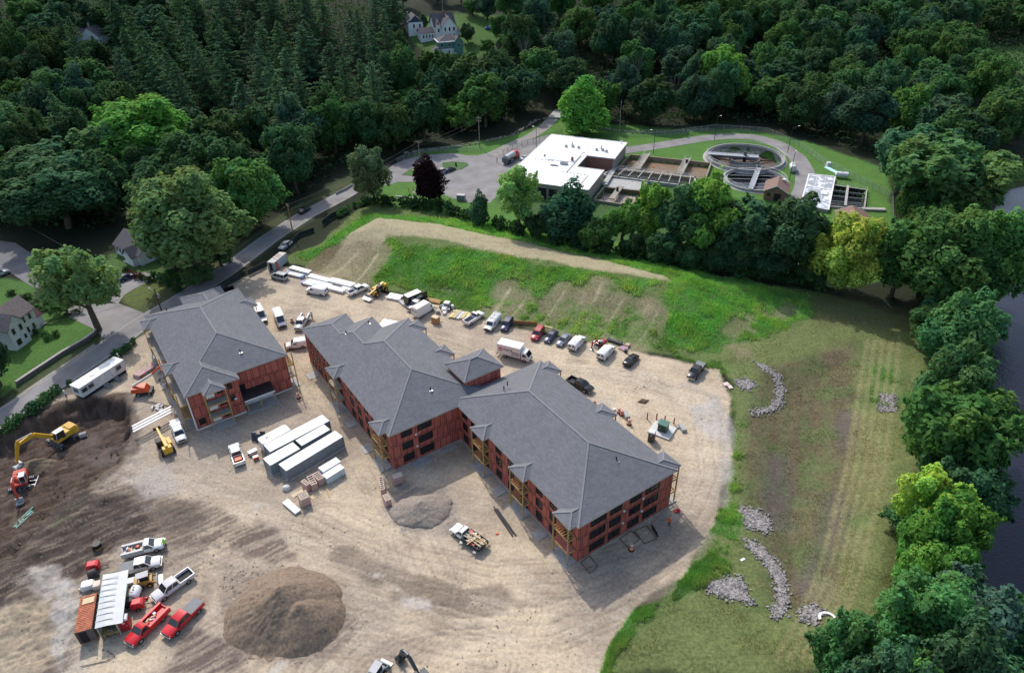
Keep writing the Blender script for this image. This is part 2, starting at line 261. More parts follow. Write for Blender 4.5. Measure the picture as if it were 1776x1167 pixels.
for pl,c_ in (([(60,985),(98,988),(112,1018),(84,1036),(56,1012)],(.40,.365,.33)),([(205,830),(300,802),(335,850),(255,862)],(.345,.31,.28)),([(-60,1060),(95,1045),(122,1100),(70,1167),(-60,1200)],(.345,.285,.205)),([(112,1000),(135,1010),(118,1100),(104,1160),(95,1100)],(.40,.38,.36)),([(1190,700),(1240,690),(1262,760),(1235,760)],(.40,.375,.35)),([(890,700),(1060,690),(1100,760),(1000,740)],(.41,.36,.29))):
    setc(pm(pl,.8,2.5)*(.35+.6*n_c), c_, .2)
# the ground's own relief
rough = pm([(-80,1200),(-80,780),(0,745),(110,700),(230,690),(250,860),(330,880),(230,960),(150,1060),(120,1167)],2,3)
flat = np.ones(gx.size)
for l_,w_ in ROADW: flat *= sst(w_/2+.3, w_/2+2.0, np.abs(pdist(l_,gx,gy)))
for _,P_ in SHEETS: flat *= 1-sst(-2,-.4,sdf(P_,gx,gy))
H0 += flat*rough*((fbm(gx,gy,2.2,4,11)-.5)*1.3+(np.abs(fbm((gx*.8+gy*.6)*.4,(gy*.8-gx*.6)*1.3,.9,3,12)-.5))*.45)
H0 += flat*((fbm(gx,gy,1.4,3,13)-.5)*.16*ms+(fbm(gx,gy,14,3,14)-.5)*.21*ms+(1-ms)*(fbm(gx,gy,1.2,3,15)-.5)*.22)
def mesh_from(name, co, quads, mt, kind=None, col=None, smooth=True, parent=None):
    me = bpy.data.meshes.new(name); nq = len(quads); k = quads.shape[1]
    me.vertices.add(len(co)); me.vertices.foreach_set('co', np.ascontiguousarray(co, np.float32).ravel())
    me.loops.add(nq*k); me.loops.foreach_set('vertex_index', np.ascontiguousarray(quads, np.int32).ravel())
    me.polygons.add(nq); me.polygons.foreach_set('loop_start', np.arange(0, nq*k, k, dtype=np.int32))
    if smooth: me.polygons.foreach_set('use_smooth', np.ones(nq, bool))
    me.update(calc_edges=True)
    if col is not None:
        a = me.color_attributes.new('col', 'FLOAT_COLOR', 'POINT'); a.data.foreach_set('color', np.ascontiguousarray(col, np.float32).ravel())
    if mt: me.materials.append(mt)
    o = bpy.data.objects.new(name, me); COL.objects.link(o)
    if kind: o['kind'] = kind
    if parent: o.parent = parent
    return o
idx = np.arange(NR*NC).reshape(NR, NC)
Q = np.stack([idx[:-1,:-1], idx[:-1,1:], idx[1:,1:], idx[1:,:-1]], -1).reshape(-1,4)
mesh_from('ground', np.stack([gx,gy,H0],1), Q, ground_mat(), 'structure', CA)
# ------------------------------------------------------------------ mesh helpers
class MB:
    def __init__(s): s.v = []; s.f = []; s.m = []; s.uv = {}
    def face(s, pts, mi=0, uv=None):
        b = len(s.v); s.v += [tuple(p) for p in pts]; s.f.append(tuple(range(b, b+len(pts)))); s.m.append(mi)
        if uv: s.uv[len(s.f)-1] = uv
    def box(s, x, y, z, sx, sy, sz, rz=0, mi=0, taper=0):          # x,y centre, z bottom
        c, n = math.cos(rz), math.sin(rz); b = len(s.v)
        for k, zz in ((0,z),(taper,z+sz)):
            for a, d in ((-1,-1),(1,-1),(1,1),(-1,1)):
                px, py = a*(sx/2-k), d*(sy/2-k); s.v.append((x+px*c-py*n, y+px*n+py*c, zz))
        for q in ((3,2,1,0),(4,5,6,7),(0,1,5,4),(1,2,6,5),(2,3,7,6),(3,0,4,7)): s.f.append(tuple(b+i for i in q)); s.m.append(mi)
    def bar(s, p, q, w=.1, h=None, mi=0):                            # a beam between two points
        p = Vector(p); q = Vector(q); d = (q-p); 
        if d.length < 1e-6: return
        d.normalize(); up = Vector((0,0,1)) if abs(d.z) < .95 else Vector((1,0,0))
        a = d.cross(up).normalized()*(w/2); e = a.cross(d).normalized()*((h or w)/2); b = len(s.v)
        for o in (p, q):
            for x, y in ((-1,-1),(1,-1),(1,1),(-1,1)): s.v.append(tuple(o+a*x+e*y))
        for f in ((0,1,2,3),(7,6,5,4),(1,0,4,5),(2,1,5,6),(3,2,6,7),(0,3,7,4)): s.f.append(tuple(b+i for i in f)); s.m.append(mi)
    def cyl(s, p, q, r0, r1=None, n=8, mi=0, cap=True):
        p = Vector(p); q = Vector(q); r1 = r0 if r1 is None else r1; d = (q-p).normalized()
        a = d.orthogonal().normalized(); e = d.cross(a); b = len(s.v)
        for o, r in ((p,r0),(q,r1)):
            for i in range(n):
                t = 2*math.pi*i/n; s.v.append(tuple(o+a*(r*math.cos(t))+e*(r*math.sin(t))))
        for i in range(n): j = (i+1)%n; s.f.append((b+i,b+j,b+n+j,b+n+i)); s.m.append(mi)
        if cap: s.f.append(tuple(b+n-1-i for i in range(n))); s.f.append(tuple(b+n+i for i in range(n))); s.m += [mi,mi]
    def loft(s, rings, mi=0, cap=True):
        b = len(s.v); n = len(rings[0])
        for r in rings: s.v += [tuple(p) for p in r]
        for k in range(len(rings)-1):
            for i in range(n): j = (i+1)%n; s.f.append((b+k*n+i,b+k*n+j,b+(k+1)*n+j,b+(k+1)*n+i)); s.m.append(mi)
        if cap: s.f.append(tuple(b+n-1-i for i in range(n))); s.f.append(tuple(b+(len(rings)-1)*n+i for i in range(n))); s.m += [mi,mi]
    def prism(s, poly, z0, z1, mi=0):
        s.loft([[(p[0],p[1],z0) for p in poly],[(p[0],p[1],z1) for p in poly]], mi)
    def build(s, name, mts, parent=None, smooth=0):
        me = bpy.data.meshes.new(name); me.from_pydata(s.v, [], s.f); mts = mts if isinstance(mts,(list,tuple)) else [mts]
        for m in mts: me.materials.append(m)
        me.polygons.foreach_set('material_index', s.m)
        if s.uv:
            l = me.uv_layers.new(name='UVMap')
            for fi, u in s.uv.items():
                for k, li in enumerate(me.polygons[fi].loop_indices): l.data[li].uv = u[k]
        bm = bmesh.new(); bm.from_mesh(me); bmesh.ops.remove_doubles(bm, verts=bm.verts, dist=1e-4) if not s.uv else None
        bmesh.ops.recalc_face_normals(bm, faces=bm.faces); bm.to_mesh(me); bm.free()
        if smooth:
            me.polygons.foreach_set('use_smooth', [True]*len(me.polygons)); me.set_sharp_from_angle(angle=R(smooth))
        o = bpy.data.objects.new(name, me); COL.objects.link(o)
        if parent: o.parent = parent
        return o
def tag(o, label, cat, group=None, kind=None):
    o['label'] = label; o['category'] = cat
    if group: o['group'] = group
    if kind: o['kind'] = kind
    return o
def thing(name, label, cat, loc=(0,0,0), rz=0.0, group=None, kind=None):
    o = bpy.data.objects.new(name, None); COL.objects.link(o); o.location = loc; o.rotation_euler = (0,0,rz); o.empty_display_size = .2
    return tag(o, label, cat, group, kind)
def dup(root, loc=None, rz=None, label=None, group=None, sc=None, colour=None):
    r = root.copy(); COL.objects.link(r)
    for k in root.children:
        c = k.copy(); COL.objects.link(c); c.parent = r
        if colour: c.color = colour
        for g in k.children: e = g.copy(); COL.objects.link(e); e.parent = c
    if loc is not None: r.location = loc
    if rz is not None: r.rotation_euler = (0,0,rz)
    if sc: r.scale = sc
    if label: r['label'] = label
    if group: r['group'] = group
    return r
def head(p, q): return math.atan2(q[1]-p[1], q[0]-p[0])

# ------------------------------------------------------------------ materials used by many things
def brickmat(name, c1, c2, mortar, bw, bh, ms=.02, rough=.85, uvname='UVMap', off=.5, bump=.25):
    m, t, b = nodes(name); N = t.nodes.new; L = t.links.new; b.inputs['Roughness'].default_value = rough; b.inputs['Specular IOR Level'].default_value = .2
    u = N('ShaderNodeUVMap'); u.uv_map = uvname; k = N('ShaderNodeTexBrick'); k.offset = off
    k.inputs['Color1'].default_value = (*c1,1); k.inputs['Color2'].default_value = (*c2,1); k.inputs['Mortar'].default_value = (*mortar,1)
    k.inputs['Scale'].default_value = 1; k.inputs['Brick Width'].default_value = bw; k.inputs['Row Height'].default_value = bh; k.inputs['Mortar Size'].default_value = ms
    k.inputs['Mortar Smooth'].default_value = .2; L(u.outputs[0], k.inputs['Vector'])
    nz = N('ShaderNodeTexNoise'); nz.inputs['Scale'].default_value = .35; nz.inputs['Detail'].default_value = 6; L(u.outputs[0], nz.inputs['Vector'])
    mr = N('ShaderNodeMapRange'); mr.inputs['To Min'].default_value = .86; mr.inputs['To Max'].default_value = 1.14; L(nz.outputs['Fac'], mr.inputs['Value'])
    v = N('ShaderNodeVectorMath'); v.operation = 'SCALE'; L(k.outputs['Color'], v.inputs[0]); L(mr.outputs[0], v.inputs['Scale']); L(v.outputs[0], b.inputs['Base Color'])
    bp = N('ShaderNodeBump'); bp.inputs['Strength'].default_value = bump; bp.inputs['Distance'].default_value = .03; bp.invert = True
    L(k.outputs['Fac'], bp.inputs['Height']); L(bp.outputs[0], b.inputs['Normal'])
    MATS[name] = m; return m
def panelmat():                                          # red sheathing boards with black seam tape
    m, t, b = nodes('red sheathing'); N = t.nodes.new; L = t.links.new; b.inputs['Roughness'].default_value = .8; b.inputs['Specular IOR Level'].default_value = .2
    u = N('ShaderNodeUVMap'); u.uv_map = 'UVMap'; sp = N('ShaderNodeSeparateXYZ'); L(u.outputs[0], sp.inputs[0])
    def M(op, a, bb=None, c=None):
        n = N('ShaderNodeMath'); n.operation = op
        for i, x in enumerate((a,bb,c)):
            if x is None: continue
            if isinstance(x,(int,float)): n.inputs[i].default_value = x
            else: L(x, n.inputs[i])
        return n.outputs[0]
    x, z = sp.outputs[0], sp.outputs[1]
    fl = M('FLOOR', M('DIVIDE', z, 2.75)); zz = M('MODULO', z, 2.75)
    def line(v, at_, w_): return M('LESS_THAN', M('ABSOLUTE', M('SUBTRACT', v, at_)), w_)
    low = M('LESS_THAN', zz, 2.38)
    xs = M('ADD', x, M('ADD', M('MULTIPLY', fl, .43), M('MULTIPLY', low, .61)))
    vm = M('MODULO', M('ADD', xs, 200), 1.22); vl = M('LESS_THAN', vm, .095)
    w2 = M('MODULO', M('ADD', xs, 200.35), 3.66); v2 = M('MULTIPLY', M('LESS_THAN', w2, .085), low)
    hl = M('MAXIMUM', line(zz, 2.38, .05), line(zz, .05, .055))
    ln = M('MAXIMUM', M('MAXIMUM', vl, v2), hl)
    nz = N('ShaderNodeTexNoise'); nz.inputs['Scale'].default_value = .8; nz.inputs['Detail'].default_value = 5; L(u.outputs[0], nz.inputs['Vector'])
    wn = N('ShaderNodeTexWhiteNoise'); wn.noise_dimensions = '2D'; cb = N('ShaderNodeCombineXYZ')
    L(M('FLOOR', M('DIVIDE', M('ADD', xs, 200), 1.22)), cb.inputs[0]); L(M('ADD', M('MULTIPLY', fl, 2), low), cb.inputs[1]); L(cb.outputs[0], wn.inputs['Vector'])
    br = M('ADD', M('MULTIPLY', wn.outputs['Value'], .30), M('ADD', M('MULTIPLY', nz.outputs['Fac'], .5), .6))
    sc = N('ShaderNodeVectorMath'); sc.operation = 'SCALE'; sc.inputs[0].default_value = (.41,.118,.088); L(br, sc.inputs['Scale'])
    mx = N('ShaderNodeMix'); mx.data_type = 'RGBA'; L(ln, mx.inputs['Factor']); L(sc.outputs[0], mx.inputs['A']); mx.inputs['B'].default_value = (.018,.014,.016,1)
    L(mx.outputs['Result'], b.inputs['Base Color']); MATS['sheath'] = m; return m
SHEATH = panelmat()
SHINGLE = brickmat('grey shingles', (.132,.136,.150), (.168,.172,.186), (.10,.103,.113), .62, .30, .02, .9)
CAPM = mat('shingle cap', (.19,.193,.205), .9, var=.15, scale=3)
WOOD = mat('framing lumber', (.42,.27,.105), .8, var=.25, scale=3)
WOODL = mat('pale lumber', (.56,.45,.28), .8, var=.2, scale=2)
FASC = mat('fascia', (.42,.34,.27), .7, var=.1)
CONC = mat('concrete', (.36,.355,.34), .9, var=.18, scale=1.2)
CONCD = mat('weathered concrete', (.27,.25,.21), .9, var=.3, scale=1.0)
GLASS = mat('window glass', (.012,.014,.018), .08, var=.2, spec=.6)
BLACK = mat('black', (.015,.015,.017), .5)
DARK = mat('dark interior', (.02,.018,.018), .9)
WHITE = mat('white paint', (.74,.74,.73), .5, var=.05)
WHITED = mat('white siding', (.66,.67,.67), .6, var=.07)
STEEL = mat('galvanised steel', (.38,.39,.40), .45, .5, var=.15)
GREYM = mat('grey metal', (.25,.26,.28), .5, .3, var=.15)
RUBBER = mat('rubber', (.02,.02,.021), .85)
RED = mat('red paint', (.52,.03,.03), .4, var=.08)
YEL = mat('machine yellow', (.62,.36,.03), .45, var=.15)
ORANGE = mat('machine orange', (.60,.09,.03), .45, var=.12)
ORB = mat('barrel orange', (.75,.15,.03), .5)
GREEN_ = mat('dark green paint', (.035,.09,.06), .5)

# ------------------------------------------------------------------ hip roofs as the upper envelope of rectangles
def hiproof(rects, E, pitch, parent, name='roof', st=.25, mt=None, fasc=True, caps=True):
    u0 = min(r[0] for r in rects); u1 = max(r[1] for r in rects); v0 = min(r[2] for r in rects); v1 = max(r[3] for r in rects)
    nu = int(round((u1-u0)/st)); nv = int(round((v1-v0)/st))
    def D(u, v): 
        d = np.full(u.shape, -9.0)
        for r in rects: d = np.maximum(d, np.minimum(np.minimum(u-r[0], r[1]-u), np.minimum(v-r[2], r[3]-v)))
        return d
    U_, V_ = np.meshgrid(u0+st*np.arange(nu+1), v0+st*np.arange(nv+1), indexing='ij'); Z = D(U_, V_)
    C = D(U_[:-1,:-1]+st/2, V_[:-1,:-1]+st/2)
    bm = bmesh.new(); vs = {}
    def gv(i, j):
        if (i,j) not in vs: vs[(i,j)] = bm.verts.new((U_[i,j], V_[i,j], E+pitch*max(Z[i,j],0)))
        return vs[(i,j)]
    for i in range(nu):
        for j in range(nv):
            if C[i,j] <= 0: continue
            if abs((Z[i,j]+Z[i+1,j+1])/2-C[i,j]) <= abs((Z[i+1,j]+Z[i,j+1])/2-C[i,j])+1e-6:
                bm.faces.new((gv(i,j),gv(i+1,j),gv(i+1,j+1))); bm.faces.new((gv(i,j),gv(i+1,j+1),gv(i,j+1)))
            else:
                bm.faces.new((gv(i,j),gv(i+1,j),gv(i,j+1))); bm.faces.new((gv(i+1,j),gv(i+1,j+1),gv(i,j+1)))
    bmesh.ops.dissolve_limit(bm, angle_limit=R(2), verts=bm.verts, edges=bm.edges)
    bm.normal_update()
    capb = MB(); fb = MB()
    for e in bm.edges:
        a, b = e.verts[0].co.copy(), e.verts[1].co.copy()
        if len(e.link_faces) == 2:
            f, g = e.link_faces
            if f.normal.angle(g.normal) > R(5) and (g.calc_center_median()-a).dot(f.normal) < -1e-3:
                n = (f.normal+g.normal).normalized()*.025; capb.bar(a+n, b+n, .3, .05)
        elif len(e.link_faces) == 1 and fasc:
            lo = Vector((0,0,-.22)); fb.face([a,b,b+lo,a+lo])
    mb = MB()
    for f in bm.faces:
        n = f.normal if f.normal.z > 0 else -f.normal
        e1 = Vector((0,0,1)).cross(n); e1 = e1.normalized() if e1.length > 1e-4 else Vector((1,0,0)); e2 = n.cross(e1)
        pts = [v.co.copy() for v in f.verts]; mb.face(pts, 0, [(p.dot(e1), p.dot(e2)) for p in pts])
    bm.free()
    r = mb.build(name, mt or SHINGLE, parent)
    if caps and capb.v: capb.build('ridge_cap_trim', CAPM, r)
    if fb.v: fb.build('fascia', FASC, r)
    return r
def wallmesh(outline, z0, z1, mt, parent, name='wall', skip=()):
    mb = MB(); s = 0; n = len(outline)
    for i in range(n):
        a = outline[i]; b = outline[(i+1)%n]; L = math.hypot(b[0]-a[0], b[1]-a[1])
        if i not in skip: mb.face([(a[0],a[1],z0),(b[0],b[1],z0),(b[0],b[1],z1),(a[0],a[1],z1)], 0, [(s,z0),(s+L,z0),(s+L,z1),(s,z1)])
        s += L
    return mb.build(name, mt, parent)
def window(parent, p, nrm, zc, w_, h_, frame=None, glass=None, mull=True, d=.05):     # p: wall point (x,y); nrm: outward (x,y)
    n = Vector((nrm[0],nrm[1],0)).normalized(); t = Vector((-n.y,n.x,0)); c = Vector((p[0],p[1],zc))
    f = MB(); ww, hh = w_/2, h_/2; o = c+n*d
    for s in (-1,1): f.bar(o+t*s*ww-Vector((0,0,hh+.05)), o+t*s*ww+Vector((0,0,hh+.05)), .10, .10)
    for s in (-1,1): f.bar(o-t*(ww-.05)+Vector((0,0,s*hh)), o+t*(ww-.05)+Vector((0,0,s*hh)), .10, .10)
    if mull:
        k = max(1, round(w_/1.0)) 
        for i in range(1, k): f.bar(o+t*(-ww+w_*i/k)-Vector((0,0,hh-.05)), o+t*(-ww+w_*i/k)+Vector((0,0,hh-.05)), .06, .05)
        f.bar(o-t*(ww-.05)+n*.005, o+t*(ww-.05)+n*.005, .05, .05)
    fr = f.build('window', frame or BLACK, parent)
    g = MB(); q = c+n*(d*.5); g.face([q-t*ww-Vector((0,0,hh)), q+t*ww-Vector((0,0,hh)), q+t*ww+Vector((0,0,hh)), q-t*ww+Vector((0,0,hh))])
    g.build('pane', glass or GLASS, fr); return fr
def porch(parent, u, v0, v1, side, out=1.15, axis='u', zs=(2.65,5.4), E=8.35, clad=None, posts=True, slab=True, eu=0.0):
    """lumber balcony bay: posts, two joisted decks and a slab. side -1/+1 outward along the axis; u is the wall line"""
    def Q(a, b, z): return (u+side*a, b, z) if axis == 'u' else (b, u+side*a, z)
    for z in zs:
        m = MB(); 
        for b in (v0+.05, v1-.05): m.bar(Q(.02,b,z), Q(out+eu,b,z), .10, .26)
        for a in (.1, out+eu): m.bar(Q(a,v0,z), Q(a,v1,z), .10, .26)
        k = int((v1-v0)/.42)
        for i in range(1, k): b = v0+(v1-v0)*i/k; m.bar(Q(.1,b,z-.01), Q(out+eu-.04,b,z-.01), .07, .2)
        m.build('deck_frame', WOOD, parent)
        if clad and z in clad:
            f = MB(); f.face([Q(.1,v0+.1,z+.14),Q(out+eu-.05,v0+.1,z+.14),Q(out+eu-.05,v1-.1,z+.14),Q(.1,v1-.1,z+.14)]); f.build('deck_board', MATS['sheathf'] if clad[z]=='r' else CONCD, parent)
    if posts:
        for b in (v0+.1, v1-.1):
            m = MB(); c = Q(out+eu,b,0); m.box(c[0],c[1],0.02,.17,.17,E); m.build('post', WOOD, parent)
    if slab:
        a = Q(.02,v0-.1,0); b = Q(out+eu+.5,v1+.1,0); m = MB(); m.box((a[0]+b[0])/2,(a[1]+b[1])/2,-.2,abs(a[0]-b[0]),abs(a[1]-b[1]),.36); m.build('slab', CONC, parent)
MATS['sheathf'] = mat('red sheathing floor', (.38,.12,.10), .8, var=.1)

# ------------------------------------------------------------------ the two apartment buildings (local frame: x along the end walls, y along the length)
BO = Vector((8.97,68.4,0)); BR = R(34)
bld = thing('apartment_building', 'long unfinished red sheathed apartment building of two offset wings with a roof tower', 'building', BO, BR)
P_E = [(.6,4.6),(12,16),(23.5,27.5)]; P_M = [(34.75,38.75),(54,58)]; P_EB = [(.5,4.5),(15.5,19.5),(31,35)]; P_MB = [(47.5,51.5),(58.75,62.75)]
rc = [(0,20,0,36),(-13.5,6.5,33.5,64.5),(-13.5,.5,45,69.5),(-13.5,-3.5,45,74)]
rc += [(-1.25,4,round(a*4)/4,round(a*4)/4+4) for a,_ in P_E]+[(-14.75,-9.5,a,b) for a,b in P_M]+[(16,21.25,a,b) for a,b in P_EB]+[(2.5,7.75,a,b) for a,b in P_MB]
hiproof(rc, 8.4, .37, bld)
OUT = [(-13.1,33.9),(.4,33.9),(.4,.4),(19.6,.4),(19.6,35.6),(6.1,35.6),(6.1,64.1),(.1,64.1),(.1,69.1),(-3.9,69.1),(-3.9,73.6),(-13.1,73.6)]
wallmesh(OUT, .32, 8.39, SHEATH, bld)
def offs(o, k): return [(p[0]+k*sx, p[1]+k*sy) for p,(sx,sy) in zip(o, [(-1,-1),(-1,-1),(-1,-1),(1,-1),(1,1),(1,1),(1,1),(1,1),(1,1),(1,1),(1,1),(-1,1)])]
wallmesh(offs(OUT,.04), -.5, .33, CONC, bld, 'foundation')
tw = hiproof([(3,11.5,36,43)], 10.75, .46, bld, 'tower_roof')
wallmesh([(3.45,36.45),(11.05,36.45),(11.05,42.55),(3.45,42.55)], 0, 10.74, SHEATH, bld, 'tower_wall')
for a,b in P_E: porch(bld, .4, a+.15, b-.15, -1, 1.5, clad={2.65:'r'} if a < 1 else None)
for a,b in P_M: porch(bld, -13.1, a+.15, b-.15, -1, 1.5, clad=None if a < 40 else {2.65:'c',5.4:'c'})
for a,b in P_EB: porch(bld, 19.6, a+.15, b-.15, 1, 1.5)
for a,b in P_MB: porch(bld, 6.1, a+.15, b-.15, 1, 1.5)
for fl in range(3):
    z = 1.75+2.75*fl
    for uc, ww in ((4.2,2.9),(7.6,2.2),(11.6,2.2),(15.1,2.9)): window(bld, (uc,.4), (0,-1), z, ww, 1.45)
    for uc, ww in ((-10.1,2.0),(-6.6,2.7)): window(bld, (uc,33.9), (0,-1), z, ww, 1.45)
    for vc in (6.4,9.9,17.7,21.2,29.0,31.9): window(bld, (.4,vc), (-1,0), z, 1.5, 1.5)
    for vc in (2.6,14,25.5): window(bld, (.4,vc), (-1,0), z-.25, 1.8, 2.05)
    for vc in (40.6,43.6,47.2,50.4,60.4,63.5,67.0,70.4): window(bld, (-13.1,vc), (-1,0), z, 1.4, 1.5)
    for vc in (36.7,56): window(bld, (-13.1,vc), (-1,0), z-.25, 1.8, 2.05)
    for vc in (7,11,22.5,27): window(bld, (19.6,vc), (1,0), z, 1.6, 1.45)
for uc, vc, z in ((9.3,.4,5.6),(9.3,.4,2.9),(13.2,.4,5.9),(13.2,.4,3.1),(-8.4,33.9,5.9),(-8.4,33.9,3.2)):
    m = MB(); m.box(uc, vc-.12, z, .32, .2, .3); m.build('vent_hood', WHITE, bld)
def ventpipe(parent, x, y, z, h=.75, r=.11, base=True):
    m = MB(); m.cyl((x,y,z-.2),(x,y,z+h), r, n=8)
    o = m.build('vent_pipe', BLACK, parent)
    if base: m = MB(); m.box(x,y-.25,z-.12,.6,.6,.10,0); m.build('flashing', STEEL, o)
ventpipe(bld, 12.2, 5.8, 10.4); ventpipe(bld, -2.6, 38.4, 10.2); ventpipe(bld, 7.5, 30.0, 11.0, base=False); ventpipe(bld, 8.6, 30.5, 11.2, base=False); ventpipe(bld, -1.7, 66.2, 9.3); ventpipe(bld, -7.6, 63.6, 10.6)
for uc,vc,su,sv in ((-.95,8.0,1.9,1.9),(-.95,19.4,1.9,2.0),(-14.3,49.8,1.9,1.9),(-14.7,41.8,1.9,2.2),(-14.5,68.7,2.2,2.3),(-8.3,33.0,3.4,1.5),(-2.7,33.2,3.0,.9)):
    m = MB(); m.box(uc,vc,-.15,su,sv,.26); m.build('patio_slab', CONC, bld)

# the left building
lb = thing('apartment_building', 'smaller unfinished red sheathed apartment building beside the road with a black porch canopy', 'building', BO, BR)
hiproof([(-39,-19,66.5,98.5),(-39,-29,64.5,90),(-31,-22,84,102),(-40.25,-35,73.5,77.5),(-40.25,-35,92.75,96.75),(-24,-17.75,88.75,92.75),(-36,-32,63.0,70)], 8.4, .37, lb)
LO = [(-38.6,64.9),(-29.4,64.9),(-29.4,66.9),(-19.4,66.9),(-19.4,98.1),(-22.4,98.1),(-22.4,101.6),(-30.6,101.6),(-30.6,98.1),(-38.6,98.1)]
wallmesh(LO, .32, 8.39, SHEATH, lb)
fo = [(-38.65,64.85),(-29.35,64.85),(-29.35,66.85),(-19.35,66.85),(-19.35,98.15),(-38.65,98.15)]
wallmesh(fo, -.5, .34, WHITE, lb, 'foundation')
m = MB(); m.box(-38.62,64.88,.3,.24,.24,8.0); m.build('corner_board', WHITE, lb)
m = MB(); m.box(-20.9,99.6,0,3.0,3.1,6.6); m.build('stair_shaft', SHEATH if False else MATS['sheathf'], lb)
m = MB(); m.box(-20.9,99.6,6.62,3.1,3.2,.1); m.build('black_membrane', BLACK, lb)
for x,y,sx,sy in ((-19.5,99.6,.15,3.2),(-20.9,101.2,3.1,.15)): m = MB(); m.box(x,y,6.5,sx,sy,1.6); m.build('parapet', BLACK, lb)
porch(lb, 64.9, -36, -32, -1, 1.7, axis='v', clad={2.65:'c',5.4:'c'})
porch(lb, -38.6, 66.2, 77.5, -1, 1.5, clad={5.4:'c'}); porch(lb, -38.6, 80.0, 96.6, -1, 1.5, clad={5.4:'c',2.65:'c'})
porch(lb, -19.4, 67.0, 71.0, 1, 1.3, clad={2.65:'c'}); porch(lb, -19.4, 88.9, 92.6, 1, 1.3)
m = MB(); m.loft([[(-29.3,66.85,3.55),(-23.4,66.85,3.55),(-23.4,66.85,3.75),(-29.3,66.85,3.75)],[(-29.3,64.1,3.05),(-23.4,64.1,3.05),(-23.4,64.1,3.25),(-29.3,64.1,3.25)]]); cn = m.build('canopy', BLACK, lb)
m = MB(); m.bar((-29.3,64.02,3.1),(-23.4,64.02,3.1),.08,.26); m.build('canopy_fascia', WHITE, cn)
for x in (-29.0,-26.4,-23.6): m = MB(); m.box(x,64.3,0,.16,.16,3.05); m.build('post', WOOD, lb)
m = MB(); m.box(-26.3,65.3,-.2,6.4,2.9,.36); m.build('slab', CONC, lb)
m = MB(); m.box(-26.2,66.8,.4,5.6,.12,.9); m.build('white_panel', WHITE, lb)
for fl in range(3):
    z = 1.75+2.75*fl
    for uc in (-37.3,): 
        if fl == 0: window(lb, (uc,64.9), (0,-1), z, 1.0, 1.3)
    window(lb, (-32.9,64.9), (0,-1), z, 1.1, 1.5); window(lb, (-31.0,64.9), (0,-1), z, .8, 1.3) if fl else None
    m = MB(); m.box(-34.7,64.86,z-1.1,1.5,.1,2.1); m.build('house_wrap', WHITE, lb)
    window(lb, (-28.7,66.9), (0,-1), z, 1.2, 1.4) if fl == 1 else None
    for vc in (68.5,72,75.5,82,86,90,94): window(lb, (-38.6,vc), (-1,0), z, 1.5, 1.6)
    for vc in (73,77,82): window(lb, (-19.4,vc), (1,0), z, 1.5, 1.5)
m = MB(); m.box(-30.6,64.75,3.9,.5,.12,.3); m.build('vent_hood', WHITE, lb)
ventpipe(lb, -26.6, 70.6, 9.9); ventpipe(lb, -34.6, 97.0, 8.9)
# ------------------------------------------------------------------ vehicles (local +x is forward)
TYRE = RUBBER; RIM = mat('alloy rim', (.42,.42,.43), .35, .6, var=.08); LAMP = mat('headlamp lens', (.6,.6,.58), .15, var=.05); TAIL = mat('tail lamp', (.30,.01,.012), .2, var=.05)
CARGLASS = mat('car glass', (.02,.025,.028), .06, var=.1, spec=.8); LINER = mat('bed liner', (.03,.03,.032), .8); CHROME = mat('bumper chrome', (.5,.5,.5), .25, .7, var=.05)
TONN = mat('grey tonneau', (.20,.205,.21), .8, var=.08); BPLAST = mat('black trim', (.022,.022,.024), .6); ORRIM = mat('yellow rim', (.65,.36,.03), .5)
def paint(name, c): return mat('paint '+name, c, .28, 0, var=.04, spec=.5)
PW = paint('white',(.76,.76,.75)); PS = paint('silver',(.46,.45,.45)); PK = paint('black',(.014,.015,.019)); PR = paint('red',(.56,.018,.025)); PDR = paint('dark red',(.36,.02,.03)); PB = paint('navy',(.02,.028,.07))
PG = paint('grey blue',(.16,.18,.23)); PDG = paint('charcoal',(.05,.052,.06)); PLB = paint('bright blue',(.03,.13,.42))
def ring(x, z0, z1, w, sh=.1): return [(x,-w*.95,z0),(x,-w,z0+(z1-z0)*.3),(x,-w,z1-sh),(x,-w+sh*1.1,z1),(x,w-sh*1.1,z1),(x,w,z1-sh),(x,w,z0+(z1-z0)*.3),(x,w*.95,z0)]
_wh = {}
def wheels(t, xs, y, r=.37, wd=.26, rim=None, dual=False):
    key = (r,wd,rim.name if rim else '')
    if key not in _wh:
        m = MB(); m.cyl((0,-wd/2,0),(0,wd/2,0), r, n=14); a = m.build('wheel', TYRE, smooth=40); n = MB()
        for s in (-1,1): n.cyl((0,s*wd*.35,0),(0,s*(wd/2+.012),0), r*.62, r*.5, n=12)
        b = n.build('rim', rim or RIM); b.parent = a; _wh[key] = (a.data, b.data); bpy.data.objects.remove(b); bpy.data.objects.remove(a)
    for x in xs:
        for s in (-1,1):
            o = bpy.data.objects.new('wheel', _wh[key][0]); COL.objects.link(o); o.parent = t; o.location = (x,s*y,r)
            q = bpy.data.objects.new('rim', _wh[key][1]); COL.objects.link(q); q.parent = o
def lamps(t, xf, xr, y, zf, zr, w_=.3, h_=.16):
    for s in (-1,1):
        m = MB(); m.box(xf,s*y,zf,.1,w_,h_); m.build('headlight', LAMP, t)
        m = MB(); m.box(xr,s*(y+.04),zr,.08,.16,h_*1.6); m.build('tail_light', TAIL, t)
